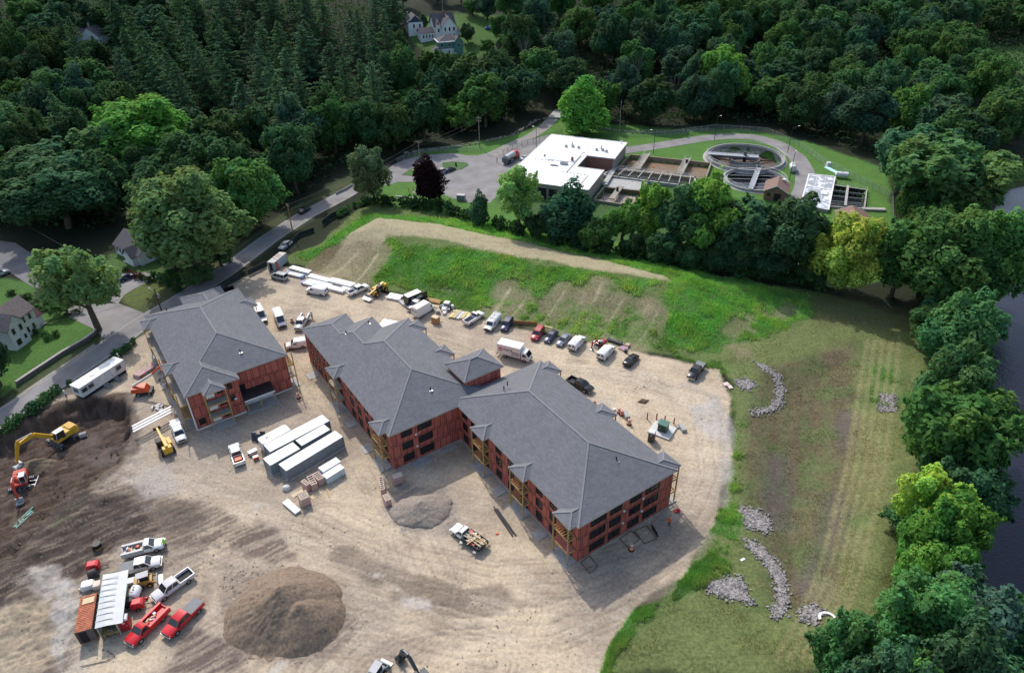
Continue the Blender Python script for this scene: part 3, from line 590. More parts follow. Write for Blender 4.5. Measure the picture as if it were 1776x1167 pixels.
def greenhouse(t, xb0, xb1, xt0, xt1, zb, zt, wb, wt, pnt, pill=(), roofname='roof'):
    g = MB(); lo = [(xb0,-wb,zb),(xb1,-wb,zb),(xb1,wb,zb),(xb0,wb,zb)]; hi = [(xt0,-wt,zt),(xt1,-wt,zt),(xt1,wt,zt),(xt0,wt,zt)]
    g.loft([lo,hi]); g.build('window_glass', CARGLASS, t)
    m = MB(); n = .05
    m.loft([[(xt0-.06,-wt-.03,zt-.03),(xt1+.08,-wt-.03,zt-.03),(xt1+.08,wt+.03,zt-.03),(xt0-.06,wt+.03,zt-.03)],[(xt0+.02,-wt+.08,zt+.06),(xt1-.1,-wt+.08,zt+.06),(xt1-.1,wt-.08,zt+.06),(xt0+.02,wt-.08,zt+.06)]])
    for i in range(4): m.bar(lo[i], hi[i], .09, .09)
    for f in pill:
        for s in (-1,1): m.bar((xb0+(xb1-xb0)*f, s*wb, zb), (xt0+(xt1-xt0)*f, s*wt, zt), .1, .07)
    return m.build(roofname, pnt, t, 35)
def mirrors(t, x, y, z, p):
    for s in (-1,1): m = MB(); m.box(x,s*(y+.1),z,.12,.22,.18); m.build('mirror', p, t)
def car(label, loc, rz, pnt, kind='sedan', name='parked_car', cat='car', group=None):
    t = thing(name, label, cat, loc, rz, group); b = MB()
    if kind == 'sedan':
        for rr in (None,): b.loft([ring(-2.36,.42,.86,.72),ring(-2.2,.28,.98,.86),ring(-1.3,.22,1.0,.9),ring(0,.2,.98,.91),ring(1.0,.22,.95,.9),ring(2.0,.26,.82,.84),ring(2.36,.36,.66,.7)])
        b.build('body', pnt, t, 50); greenhouse(t,-1.75,1.05,-1.0,.28,.96,1.42,.82,.62,pnt,(.45,)); wheels(t,(-1.38,1.42),.80,.33,.22); lamps(t,2.27,-2.31,.6,.58,.66); mirrors(t,.75,.84,.92,pnt)
    elif kind == 'suv':
        b.loft([ring(-2.38,.48,1.0,.8),ring(-2.25,.34,1.08,.92),ring(0,.28,1.08,.95),ring(1.2,.28,1.05,.94),ring(2.1,.32,.96,.9),ring(2.4,.44,.82,.78)])
        b.build('body', pnt, t, 50); greenhouse(t,-2.3,1.15,-2.0,.45,1.06,1.72,.88,.70,pnt,(.36,.68)); wheels(t,(-1.42,1.5),.83,.37,.25); lamps(t,2.31,-2.36,.66,.72,.85); mirrors(t,.85,.9,1.05,pnt)
    elif kind == 'minivan':
        b.loft([ring(-2.42,.46,.98,.84),ring(-2.3,.3,1.04,.95),ring(0,.25,1.04,.98),ring(1.5,.26,1.0,.95),ring(2.2,.3,.85,.86),ring(2.45,.42,.68,.7)])
        b.build('body', pnt, t, 50); greenhouse(t,-2.36,1.75,-2.1,.65,1.02,1.70,.92,.74,pnt,(.33,.62)); wheels(t,(-1.5,1.55),.84,.35,.23); lamps(t,2.35,-2.4,.64,.62,.9); mirrors(t,1.0,.93,.98,pnt)
    elif kind == 'hatch':
        b.loft([ring(-1.95,.44,.92,.7),ring(-1.85,.28,.98,.83),ring(0,.22,.98,.86),ring(.9,.24,.96,.85),ring(1.8,.28,.84,.78),ring(2.05,.4,.68,.66)])
        b.build('body', pnt, t, 50); greenhouse(t,-1.9,1.2,-1.4,.3,.96,1.5,.8,.62,pnt,(.45,)); wheels(t,(-1.2,1.25),.76,.32,.2); lamps(t,1.97,-1.92,.56,.6,.7); mirrors(t,.8,.8,.92,pnt)
    return t
def pickup(label, loc, rz, pnt, cab='crew', bed='open', name='pickup_truck', group=None, rimm=None, long=0.0):
    t = thing(name, label, 'pickup', loc, rz, group)
    xc = -.75 if cab == 'crew' else .15
    b = MB(); b.loft([ring(xc-.08,.5,1.18,.96),ring(1.2,.46,1.2,.98),ring(1.45,.46,1.18,.98),ring(2.5,.46,1.12,.96),ring(2.85,.55,1.0,.88)])
    b.build('body', pnt, t, 50)
    greenhouse(t, xc, 1.55, xc+.12, .85, 1.18, 1.86, .88, .74, pnt, (.45,) if cab == 'crew' else ())
    m = MB(); m.box(2.9,0,.48,.16,1.85,.28); m.build('front_bumper', CHROME, t)
    m = MB(); m.box(2.855,0,.78,.06,1.15,.26); m.build('grille', BPLAST, t)
    wheels(t,(-1.85-long*.5,1.75),.86,.42,.28,rimm); lamps(t,2.78,-2.93-long,.74,.82,.85); mirrors(t,1.2,.98,1.15,BPLAST)
    x0, x1 = -2.9-long, xc-.12; L_ = x1-x0; xm = (x0+x1)/2
    if bed in ('open','tonneau','cap'):
        b = MB()
        for s in (-1,1): b.box(xm,s*.9,.55,L_,.16,.66)
        b.box(x0+.06,0,.6,.12,1.7,.6); b.box(x1-.04,0,.55,.08,1.7,.66); b.box(xm,0,.5,L_-.02,1.7,.2)
        b.build('bed', pnt, t)
        if bed == 'open': m = MB(); m.box(xm,0,.705,L_-.3,1.62,.03); m.build('bed_liner', LINER, t)
        elif bed == 'tonneau': m = MB(); m.box(xm,0,1.2,L_-.06,1.82,.07); m.build('bed_cover', TONN, t)
        else:
            m = MB(); m.loft([[(x0+.02,-.93,1.2),(x1,-.93,1.2),(x1,.93,1.2),(x0+.02,.93,1.2)],[(x0+.12,-.78,1.88),(x1,-.78,1.88),(x1,.78,1.88),(x0+.12,.78,1.88)]]); m.build('bed_cap', pnt, t)
            g = MB(); g.box(x0+.02,0,1.3,.12,1.2,.42); [g.box(xm,s*.87,1.35,L_*.6,.06,.32) for s in (-1,1)]; g.build('cap_window', CARGLASS, t)
    elif bed == 'utility':
        b = MB()
        for s in (-1,1): b.box(xm-.1,s*.87,.55,L_+.2,.36,.85)
        b.box(xm-.1,0,.55,L_+.1,1.4,.3); b.box(x1-.03,0,.55,.1,1.4,.95); b.box(x0-.12,0,.62,.1,1.4,.5); b.build('service_body', pnt if pnt is PR else mat('service body grey',(.42,.42,.42),.4), t)
        m = MB(); rr = random.Random(hash(label)&255)
        for i in range(9): m.box(rr.uniform(x0+.2,x1-.3),rr.uniform(-.5,.5),.86,rr.uniform(.2,.9),rr.uniform(.12,.4),rr.uniform(.12,.4),rr.uniform(0,3),i%4)
        m.build('tool_load', [WOODL,ORANGE,BPLAST,WHITE], t)
    elif bed == 'junk':
        b = MB(); b.box(xm,0,.75,L_+.3,2.3,.15); [b.box(xm,s*1.12,.9,L_+.3,.08,.45) for s in (-1,1)]; b.box(x0-.12,0,.9,.08,2.2,.45); b.build('flat_bed', BPLAST, t)
        m = MB(); rr = random.Random(5)
        for i in range(26): m.box(rr.uniform(x0,x1-.2),rr.uniform(-.95,.95),.9+rr.uniform(0,.25),rr.uniform(.25,1.3),rr.uniform(.08,.45),rr.uniform(.08,.35),rr.uniform(-.4,.4)+(1.57 if i%3==0 else 0),i%5)
        for k in (-.5,.1,.55): m.bar((x0-.1,k,1.5),(x1,k+.1,1.55),.12,.06,0)
        m.bar((xm-.2,-1.5,1.45),(xm+.1,1.6,1.5),.14,.06,0)
        m.build('scrap_load', [WOODL,PR,GREYM,WHITE,WOOD], t)
        for x in (x0+.4,x1-.2):
            for s in (-1,1): m = MB(); m.box(x,s*1.45,.7,.5,.5,.05,.5); m.build('side_gate', GREYM, t)
    return t
def van(label, loc, rz, pnt=None, L=5.6, H=2.05, nose=1.15, rearwin=True, rack=False, name='cargo_van', sidewin=False, group=None, blackbump=True):
    pnt = pnt or PW; t = thing(name, label, 'van', loc, rz, group); h = L/2; b = MB(); xw = h-nose; zr = H
    b.loft([ring(-h,.5,zr-.06,.9,.16),ring(-h+.15,.36,zr,.98,.2),ring(0,.34,zr,1.0,.22),ring(xw-.75,.34,zr-.02,1.0,.22),ring(xw-.7,.34,zr-.03,1.0,.24),ring(xw+.05,.36,1.18,.98,.14),ring(h-.12,.4,1.0,.9,.14),ring(h,.5,.85,.8,.1)])
    b.build('body', pnt, t, 40)
    g = MB(); a = .012     # windscreen, raked, and cab side windows
    g.face([(xw+.05+a,-.80,1.24),(xw+.05+a,.80,1.24),(xw-.66+a,.72,zr-.10),(xw-.66+a,-.72,zr-.10)]); g.build('windshield', CARGLASS, t)
    for s in (-1,1):
        g = MB(); g.face([(xw-.12,s*1.006,1.25),(xw-.62,s*1.006,min(zr-.3,1.85)),(xw-1.25,s*1.006,min(zr-.3,1.85)),(xw-1.25,s*1.006,1.25)]); g.build('door_window', CARGLASS, t)
        if sidewin: g = MB(); [g.face([(x,s*1.006,1.3),(x-.85,s*1.006,1.3),(x-.85,s*1.006,1.75),(x,s*1.006,1.75)]) for x in (xw-1.55,)]; g.build('side_window', CARGLASS, t)
    if rearwin:
        for s in (-1,1): g = MB(); g.box(-h-.002,s*.42,1.22,.03,.55,.46); g.build('rear_window', CARGLASS, t)
    m = MB(); m.box(h-.02,0,.42,.14,1.7,.3); m.build('front_bumper', BPLAST if blackbump else pnt, t)
    m = MB(); m.box(-h-.05,0,.42,.12,1.85,.2); m.build('rear_bumper', BPLAST, t)
    m = MB(); m.box(h-.03,0,.78,.08,1.0,.18); m.build('grille', BPLAST, t)
    wheels(t,(-h+1.15,h-1.0),.88,.37,.25); lamps(t,h-.07,-h-.0,.68,.78,.9); mirrors(t,xw-.1,1.02,1.3,BPLAST)
    if rack:
        m = MB(); [m.bar((-h+.3+k*1.2,-.85,zr+.15),(-h+.3+k*1.2,.85,zr+.15),.07) for k in range(3)]; [m.bar((-h+.1,y,zr+.22),(xw-1.1,y,zr+.22),.09) for y in (-.7,-.3,.35,.7)]; m.build('ladder_rack', STEEL, t)
    return t
def text(s, parent, size, mt, M4, bold=.01, name='lettering', shear=0.0):
    c = bpy.data.curves.new(name, 'FONT'); c.body = s; c.size = size; c.align_x = 'CENTER'; c.align_y = 'CENTER'; c.offset = bold; c.extrude = .004; c.shear = shear
    q = bpy.data.objects.new('t', c); COL.objects.link(q); dg = bpy.context.evaluated_depsgraph_get(); dg.update(); me = bpy.data.meshes.new_from_object(q.evaluated_get(dg)); bpy.data.objects.remove(q)
    me.materials.clear(); me.materials.append(mt); o = bpy.data.objects.new(name, me); COL.objects.link(o); o.parent = parent; o.matrix_local = M4; return o
def sideM(x, y, z, side):                                # text plane on a vehicle's side; side -1: right-hand (-y)
    return Matrix.Translation((x,y,z)) @ Matrix.Rotation(0 if side < 0 else math.pi, 4, 'Z') @ Matrix.Rotation(math.pi/2, 4, 'X')
def park(rear, front):
    a, b = at(*rear), at(*front); c = (a+b)/2; c.z = hz(c.x,c.y)+.01; return c, head(a,b)

V = park
p,r = V((497,486),(474,480)); car('silver minivan parked beside the grey shipping container and wrapped bundles', p, r, PS, 'minivan')
p,r = V((567,512),(534,506)); van('windowless white panel van standing alone beside the long white bundles', p, r, L=5.6, H=2.1)
p,r = V((606,514),(637,500)); pickup('white crew cab pickup with sunroof and dark bed beside the yellow telehandler', p, r, PW)
p,r = V((739,523),(708,542)); pickup('grey pickup mostly hidden between the black trailer and a white van', p, r, PDG)
p,r = V((809,564),(834,548)); pickup('white regular cab pickup with an empty dark bed beside the yellow lumber', p, r, PW, 'reg', name='pickup_truck')
p,r = V((862,557),(847,574)); van('white cargo van with a ladder rack on its roof, nose toward the buildings', p, r, L=5.7, H=2.05, rack=True)
p,r = V((884,559),(874,575)); car('dark navy estate car between the rack van and the red car', p, r, PB, 'suv')
p,r = V((939,574),(926,592)); car('red boxy four wheel drive car in the row by the long brown board', p, r, PDR, 'suv')
p,r = V((962,580),(949,595)); car('dark blue sedan between the red car and the grey sedan', p, r, PB)
p,r = V((985,586),(970,601)); car('grey blue sedan parked next to a white van in the row', p, r, PG)
p,r = V((992,609),(1009,590)); van('white window van left of the red mini excavator, rear to the buildings', p, r, L=5.4, H=2.0, sidewin=True, blackbump=True)
p,r = V((1042,625),(1060,606)); van('white window van right of the red mini excavator, rear to the buildings', p, r, L=5.4, H=2.0, sidewin=True)
p,r = V((1086,636),(1102,620)); car('black coupe with red tail lights at the right end of the row', p, r, PK)
p,r = V((1215,637),(1198,659)); pickup('black pickup parked alone at the right corner of the yard', p, r, PK, bed='tonneau')
p,r = V((986,662),(1026,682)); pickup('black pickup close against the right wing of the long building', p, r, PK, bed='open')
p,r = V((446,538),(460,566)); van('tall white delivery van nearest the smaller apartment building', p, r, L=6.2, H=2.65, nose=1.25)
p,r = V((481,547),(492,572)); van('tall white delivery van beside the orange barrel between the buildings', p, r, L=6.0, H=2.6, nose=1.0)
p,r = V((532,551),(516,577)); pickup('silver nosed dark pickup with an equipment rack beside an orange barrel', p, r, PS, bed='utility')
p,r = V((533,599),(499,604)); van('small white van nosing out from the corner of the long building', p, r, L=4.7, H=1.95, nose=1.2, rearwin=False)
p,r = V((305,737),(319,773)); pickup('white pickup with a white bed cap beside the smaller building', p, r, PW, bed='cap')
p,r = V((418,811),(406,775)); t = pickup('white pickup with orange boxes in its bed in the open yard', p, r, PW)
m = MB(); [m.box(-1.9+.55*k,0,.74,.46,1.2,.38) for k in range(3)]; m.build('orange_box', ORANGE, t)
p,r = V((221,963),(284,947)); pickup('white work truck with grey service body and tools, a worker at its nose', p, r, PW, 'reg', 'utility')
p,r = V((213,994),(280,978)); pickup('silver white crew cab pickup with a flat grey bed cover', p, r, paint('pearl',(.62,.61,.60)), 'crew', 'tonneau')
p,r = V((328,1002),(273,1041)); pickup('pale silver crew cab pickup with an empty bed beside the skid steer', p, r, paint('pale silver',(.60,.58,.59)), 'crew', 'open', long=.3)
p,r = V((282,1066),(229,1119)); pickup('bright red work truck with open red service boxes', p, r, PR, 'reg', 'utility', long=.3)
p,r = V((343,1054),(293,1104)); pickup('bright red pickup with a flat grey bed cover', p, r, PR, 'crew', 'tonneau', long=.3)
p,r = V((836,953),(785,917)); pickup('white flatbed truck heaped with scrap lumber and tools', p, r, PW, 'reg', 'junk', long=.5, name='flatbed_truck')
p,r = V((200,492),(240,476)); car('dark navy car on the driveway of the grey roofed house', p, r, PB, 'sedan')
p,r = V((520,373),(538,362)); car('black car parked at the roadside past the leaning utility pole', p, r, PK, 'sedan')
p,r = V((502,424),(489,433)); car('pale silver car half hidden behind the fence beside the utility pole', p, r, PS, 'sedan')
p,r = V((-12,482),(10,474)); car('silver car at the edge of the asphalt lot beside the white house', p, r, PS, 'suv')
p,r = V((772,300),(788,294)); car('dark car parked on the plant lot behind the purple tree', p, r, PK, 'sedan')
p,r = V((760,303),(776,298)); car('silver and black car half hidden by the purple tree', p, r, PS, 'suv')
p,r = V((905,280),(917,273)); car('silver car behind the tank truck beside the white roof', p, r, PS, 'sedan')
p,r = V((843,51),(856,51)); car('bright blue car on the lawn between the hillside houses', p, r, PLB, 'sedan')

# box truck
p,r = V((870,614),(921,627)); t = thing('box_truck', 'white box truck with a round red badge and black lettering on its side', 'truck', p, r)
m = MB(); m.box(-1.25,0,.95,5.3,2.35,2.45); m.build('cargo_box', PW, t)
m = MB(); [m.box(0,s*.4,.6,7.2,.16,.3) for s in (-1,1)]; m.box(-4.1,0,.55,.3,2.1,.14); m.build('frame', BPLAST, t)
m = MB(); m.loft([ring(1.55,.6,2.35,1.0,.16),ring(1.6,.55,2.45,1.05,.2),ring(2.6,.5,2.42,1.05,.22),ring(3.25,.5,1.5,1.03,.15),ring(3.35,.55,1.3,.98,.1)]); m.build('cab', PW, t, 40)
m = MB(); m.face([(3.275,-.9,1.5),(3.275,.9,1.5),(2.68,.84,2.32),(2.68,-.84,2.32)]); m.build('windshield', CARGLASS, t)
for s in (-1,1): m = MB(); m.face([(2.9,s*1.056,1.5),(2.5,s*1.056,2.15),(1.85,s*1.056,2.15),(1.85,s*1.056,1.4)]); m.build('door_window', CARGLASS, t)
wheels(t,(-2.1,2.3),.9,.42,.3); lamps(t,3.33,-3.9,.75,.75,.9)
m = MB(); m.cyl((-3.05,-1.18,2.25),(-3.05,-1.19,2.25),.48,n=20); bd = m.build('badge', mat('badge red',(.55,.02,.09),.5), t)
m = MB(); m.box(-3.05,-1.193,2.14,.62,.012,.22); m.build('badge_band', WHITE, bd)
for s in (-1,):
    text('FOCZ', t, .8, BLACK, sideM(-1.35,-1.185,2.3,-1), .02); text('HEATING', t, .40, PDG, sideM(.35,-1.185,1.98,-1), .015); text('COOLING', t, .40, PDG, sideM(.35,-1.185,1.55,-1), .015)
    m = MB(); m.loft([[(-2.1,-1.18,2.52),(-1.5,-1.18,2.62),(-1.1,-1.18,2.55)],[(-2.1,-1.19,2.52),(-1.5,-1.19,2.62),(-1.1,-1.19,2.55)]]); m.build('emblem', ORB, t)
# white step van
p,r = V((722,551),(748,536)); t = thing('step_van', 'boxy white step van with a cream roof between the trailer and the crate', 'van', p, r)
m = MB(); m.box(-.75,0,.55,4.1,2.1,2.2); m.build('cargo_box', PW, t); m = MB(); m.box(-.75,0,2.76,4.0,2.0,.05); m.build('roof_panel', mat('cream roof',(.66,.62,.50),.6), t)
m = MB(); m.loft([ring(1.3,.5,2.35,1.0,.2),ring(1.75,.5,2.3,1.0,.2),ring(2.2,.5,1.35,.95,.15),ring(2.95,.55,1.05,.85,.12)]); m.build('cab', PW, t, 40)
m = MB(); m.face([(2.18,-.8,1.42),(2.18,.8,1.42),(1.83,.75,2.18),(1.83,-.75,2.18)]); m.build('windshield', CARGLASS, t)
for s in (-1,1): m = MB(); m.face([(2.0,s*1.006,1.4),(1.75,s*1.006,2.0),(1.35,s*1.006,2.0),(1.35,s*1.006,1.4)]); m.build('door_window', CARGLASS, t)
for s in (-1,1): m = MB(); m.box(-2.81,s*.55,1.7,.03,.4,.45); m.build('rear_window', CARGLASS, t)
m = MB(); m.box(-2.815,0,.6,.02,.05,2.05); m.build('door_seam', BPLAST, t); wheels(t,(-1.7,2.0),.9,.38,.26); lamps(t,2.92,-2.8,.65,.75,.8)
# black enclosed trailer
p,r = V((706,530),(729,520)); t = thing('cargo_trailer', 'black enclosed trailer with white script lettering and an open rear door', 'trailer', p, r)
m = MB(); m.loft([ring(-2.1,.5,2.6,1.05,.1),ring(1.9,.5,2.6,1.05,.1),ring(2.1,.5,2.5,.95,.1)]); m.build('box', PK, t); m = MB(); m.box(-.05,0,2.61,4.0,1.9,.04); m.build('roof_panel', WHITE, t)
m = MB(); m.box(2.75,-1.05,.6,1.3,.06,1.8); m.build('door', PK, t); m = MB(); m.bar((-2.1,0,.5),(-3.3,0,.45),.12); m.build('tow_bar', BPLAST, t); wheels(t,(-.5,.4),1.0,.33,.2)
text("Geddit", t, 1.15, WHITE, sideM(.1,-1.06,1.65,-1), .02, shear=.35); m = MB(); m.loft([[(-1.3,-1.055,1.0),(1.3,-1.055,1.12),(1.3,-1.055,1.2),(-1.3,-1.055,1.05)],[(-1.3,-1.062,1.0),(1.3,-1.062,1.12),(1.3,-1.062,1.2),(-1.3,-1.062,1.05)]]); m.build('underline', WHITE, t)
# tank truck
p,r = V((876,286),(898,272)); t = thing('tank_truck', 'silver tank truck with a red cab on the plant lot', 'truck', p, r)
m = MB(); m.cyl((-4.2,0,2.0),(1.4,0,2.0),1.15,n=16); m.build('tank', mat('polished tank',(.5,.5,.5),.3,.6), t, 40); m = MB(); m.box(-4.3,0,.8,.9,2.2,1.7); m.build('rear_cabinet', mat('slate',(.10,.13,.15),.5), t)
m = MB(); m.box(-1.2,0,.7,7,1.2,.35); m.build('frame', BPLAST, t); m = MB(); m.loft([ring(1.8,.7,2.9,1.1,.2),ring(3.0,.7,2.85,1.1,.2),ring(3.3,.7,1.9,1.05,.15),ring(4.4,.7,1.7,.9,.2)]); m.build('cab', PR, t, 40)
m = MB(); m.face([(3.31,-.85,1.95),(3.31,.85,1.95),(3.06,.8,2.7),(3.06,-.8,2.7)]); m.build('windshield', CARGLASS, t); wheels(t,(-3.2,-2.1,3.5),1.0,.5,.3)

# ------------------------------------------------------------------ site machines
def limb(mb, pts, w, hs):                                # box-section arm through points in the xz plane; hs = depth at each point
    for i in range(len(pts)-1):
        a, b = Vector(pts[i]), Vector(pts[i+1]); d = (b-a).normalized(); n = Vector((0,1,0)).cross(d).normalized()
        rg = []
        for p, h in ((a,hs[i]),(b,hs[i+1])): rg.append([p+Vector((0,s*w/2,0))+n*(q*h/2) for s,q in ((-1,-1),(1,-1),(1,1),(-1,1))])
        mb.loft(rg)
def excavator(label, loc, rz, pnt, s=1.0, swing=0.0, boom=((1.2,0,2.0),(3.6,0,4.6),(6.0,0,4.2)), stick=(8.2,0,1.2), cabtop=None, bucketmat=None, blade=False, canopy=False):
    t = thing('excavator', label, 'excavator', loc, rz)
    def S(p): return tuple(k*s for k in p)
    for sd in (-1,1):
        m = MB(); pts = [(-1.9,.12),(-2.15,.5),(-1.9,.9),(1.9,.9),(2.15,.5),(1.9,.12)]
        m.loft([[(x*s,(sd*1.25-.32)*s,z*s) for x,z in pts],[(x*s,(sd*1.25+.32)*s,z*s) for x,z in pts]]); tr = m.build('track', RUBBER, t)
        m = MB(); [m.cyl((x*s,(sd*1.25-.34)*s,.5*s),(x*s,(sd*1.25+.34)*s,.5*s),.3*s,n=10) for x in (-1.8,-.9,0,.9,1.8)]; m.build('roller', GREYM, tr)
        m = MB(); [m.box(x*s,sd*1.25*s,.9*s,.10*s,.64*s,.05*s) for x in np.arange(-1.8,1.9,.3)]; m.build('grouser', GREYM, tr)
    m = MB(); m.cyl(S((0,0,.6)),S((0,0,1.15)),.8*s,n=14); m.box(0,0,.5*s,2.2*s,1.9*s,.4*s); m.build('undercarriage', BPLAST, t)
    if blade: m = MB(); m.box(2.6*s,0,.15*s,.12*s,2.9*s,.6*s); [m.bar(S((1.2,y,.5)),S((2.6,y,.4)),.15*s) for y in (-.6,.6)]; m.build('dozer_blade', STEEL, t)
    up = []
    m = MB(); m.loft([[S((x,y,z)) for x,y in ((-2.6,-1.15),(-2.75,-.8),(-2.75,.8),(-2.6,1.15),(1.3,1.3),(1.3,-1.3))] for z in (1.15,1.6)]+[[S((x,y,2.15)) for x,y in ((-2.5,-1.1),(-2.65,-.75),(-2.65,.75),(-2.5,1.1),(-.4,1.15),(-.4,-1.15))]]); up.append(m.build('house', pnt, t))
    m = MB(); m.box(-1.9*s,0,2.15*s,1.2*s,1.9*s,.18*s); m.box(-1.0*s,-.7*s,2.15*s,.8*s,.6*s,.12*s); h = m.build('engine_hood', mat('hood '+pnt.name, tuple(x*.8 for x in pnt.node_tree.nodes['Vector Math'].inputs[0].default_value), .5), t); up.append(h)
    m = MB(); m.loft([[S(q) for q in ((-.3,.3,1.6),(1.25,.3,1.6),(1.25,1.25,1.6),(-.3,1.25,1.6))],[S(q) for q in ((-.3,.35,3.0),(.95,.35,3.0),(.95,1.2,3.0),(-.3,1.2,3.0))]]); up.append(m.build('cab', CARGLASS, t))
    m = MB(); m.box(.3*s,.78*s,3.0*s,1.5*s,1.05*s,.1*s)
    for x in (-.3,1.25): 
        for y in (.3,1.25): m.bar(S((x,y,1.6)),S((x if x<0 else .95,y,3.0)),.1*s)
    up.append(m.build('cab_frame', cabtop or pnt, t))
    m = MB(); limb(m, [S(q) for q in boom], .42*s, [.5*s,.75*s,.4*s]); up.append(m.build('boom', pnt, t))
    m = MB(); b2 = boom[-1]; e = Vector(stick)-Vector(b2); back = Vector(b2)-e.normalized()*.8
    limb(m, [S(back),S(b2),S(stick)], .34*s, [.3*s,.6*s,.3*s]); up.append(m.build('stick', pnt, t))
    m = MB(); m.cyl(S((.9,.12,1.6)),S((boom[1][0],.12,boom[1][2]-.1)),.09*s); m.cyl(S((boom[1][0],0,boom[1][2]+.4)),S(tuple(back)),.09*s); up.append(m.build('hydraulic_cylinder', STEEL, t))
    bx, bz = stick[0], stick[2]; m = MB(); prof = [(0,.1),(.55,-.1),(.75,-.6),(.45,-1.1),(-.2,-1.2),(-.75,-.8),(-.6,-.75),(-.1,-.95),(.3,-.85),(.45,-.5),(.3,-.2)]
    m.loft([[S((bx-x*.9,y,bz+z*.9)) for x,z in prof] for y in (-.65,.65)]); [m.bar(S((bx+.6,y,bz-.72)),S((bx+.8,y,bz-.95)),.09*s) for y in (-.5,-.25,0,.25,.5)]
    up.append(m.build('bucket', bucketmat or STEEL, t))
    for o in up: o.matrix_local = Matrix.Rotation(swing,4,'Z') @ o.matrix_local
    return t
VEST = mat('hi vis yellow green', (.35,.75,.08), .7)
p = at(110,766); q = at(60,775); excavator('large yellow tracked excavator digging in the dark earth pit', p, head(p,at(150,783)), YEL, 1.12, head(p,at(52,803))-head(p,at(150,783)), boom=((1.0,0,2.0),(3.6,0,4.4),(6.2,0,4.3)), stick=(7.4,0,1.5), cabtop=STEEL)
p = at(40,843); excavator('red tracked excavator with grey cab roof in the dark earth pit', p, head(p,at(66,838)), mat('excavator red',(.55,.07,.04),.45), .92, head(p,at(32,905))-head(p,at(66,838)), boom=((1.0,0,2.0),(2.6,0,4.2),(4.3,0,4.0)), stick=(5.0,0,1.2), cabtop=mat('pale cab roof',(.55,.55,.55),.5), blade=True)
p = at(1041,600); excavator('small red excavator with a grey canopy between two white vans', p, head(p,at(1028,606)), PDR, .55, 0, boom=((1.0,0,2.0),(2.4,0,3.6),(4.2,0,3.2)), stick=(4.6,0,1.0), cabtop=GREYM, blade=True)
p = at(735,1190); excavator('dark excavator arm reaching in at the bottom edge', p, head(p,at(700,1150)), mat('machine charcoal',(.05,.055,.065),.5), .9, 0, boom=((1.0,0,2.0),(3.0,0,4.0),(4.6,0,3.4)), stick=(5.6,0,1.2), bucketmat=BPLAST)
def telehandler(label, loc, rz, boomend, load=None):
    t = thing('telehandler', label, 'telehandler', loc, rz)
    m = MB(); m.loft([[(x,y,z) for x,y in ((-2.3,-.75),(2.0,-.6),(2.0,.6),(-2.3,.75))] for z in (.7,1.35)]); m.box(-1.9,0,1.3,.9,1.5,.7); m.build('chassis', YEL, t)
    m = MB(); m.box(.1,-.85,.9,1.9,.6,.85); m.build('engine_cover', YEL, t)
    m = MB(); m.loft([[(-.4,.35,1.0),(1.0,.35,1.0),(1.0,1.15,1.0),(-.4,1.15,1.0)],[(-.3,.4,2.5),(.7,.4,2.5),(.7,1.1,2.5),(-.3,1.1,2.5)]]); c = m.build('cab', CARGLASS, t)
    m = MB(); m.box(.2,.75,2.5,1.3,.85,.08); [m.bar((x,y,1.0),(x*.8,y,2.5),.09) for x in (-.4,1.0) for y in (.35,1.15)]; m.build('cab_frame', BPLAST, t)
    e = Vector(boomend); s_ = Vector((-2.1,0,2.1)); mid = s_+(e-s_)*.55
    m = MB(); limb(m,[s_,mid],.42,[.5,.48]); m.build('boom', YEL, t); m = MB(); limb(m,[mid,e],.32,[.36,.34]); m.build('boom_extension', YEL, t)
    m = MB(); m.cyl((-1.0,0,1.3),tuple(s_+(e-s_)*.3),.09); m.build('hydraulic_cylinder', STEEL, t)
    wheels(t,(-1.6,1.55),.98,.62,.42,ORRIM)
    m = MB()
    if load: m.box(e.x+.1,0,e.z-.5,.12,1.3,.7); [m.bar((e.x+.1,y,e.z-.45),(e.x+1.3,y,e.z-.45),.1) for y in (-.4,.4)]; m.build('fork', BPLAST, t)
    else: m.loft([[(e.x+dx,y,e.z+dz) for dx,dz in ((0,.1),(.25,-.55),(1.3,-.75),(1.25,-.65),(.35,-.45),(.12,.15))] for y in (-1.15,1.15)]); m.build('bucket', STEEL, t)
    return t
p = at(657,509); telehandler('yellow telehandler with a wide steel bucket beside the white bundles', p, head(p,at(641,519)), (3.3,0,1.2))
p = at(289,779); telehandler('yellow telehandler carrying long white boards on its forks', p, head(p,at(270,744)), (3.6,0,2.6), True)
q = at(268,741); m = MB(); [m.box(.25*k,-.8+.8*k,-.06,7.6,.42,.14) for k in range(3)]; o = m.build('board_bundle', WHITE); o.location = (q.x,q.y,1.95); o.rotation_euler = (0,0,head(at(245,752),at(293,727))); tag(o,'long white boards carried across the forks of the telehandler','boards')
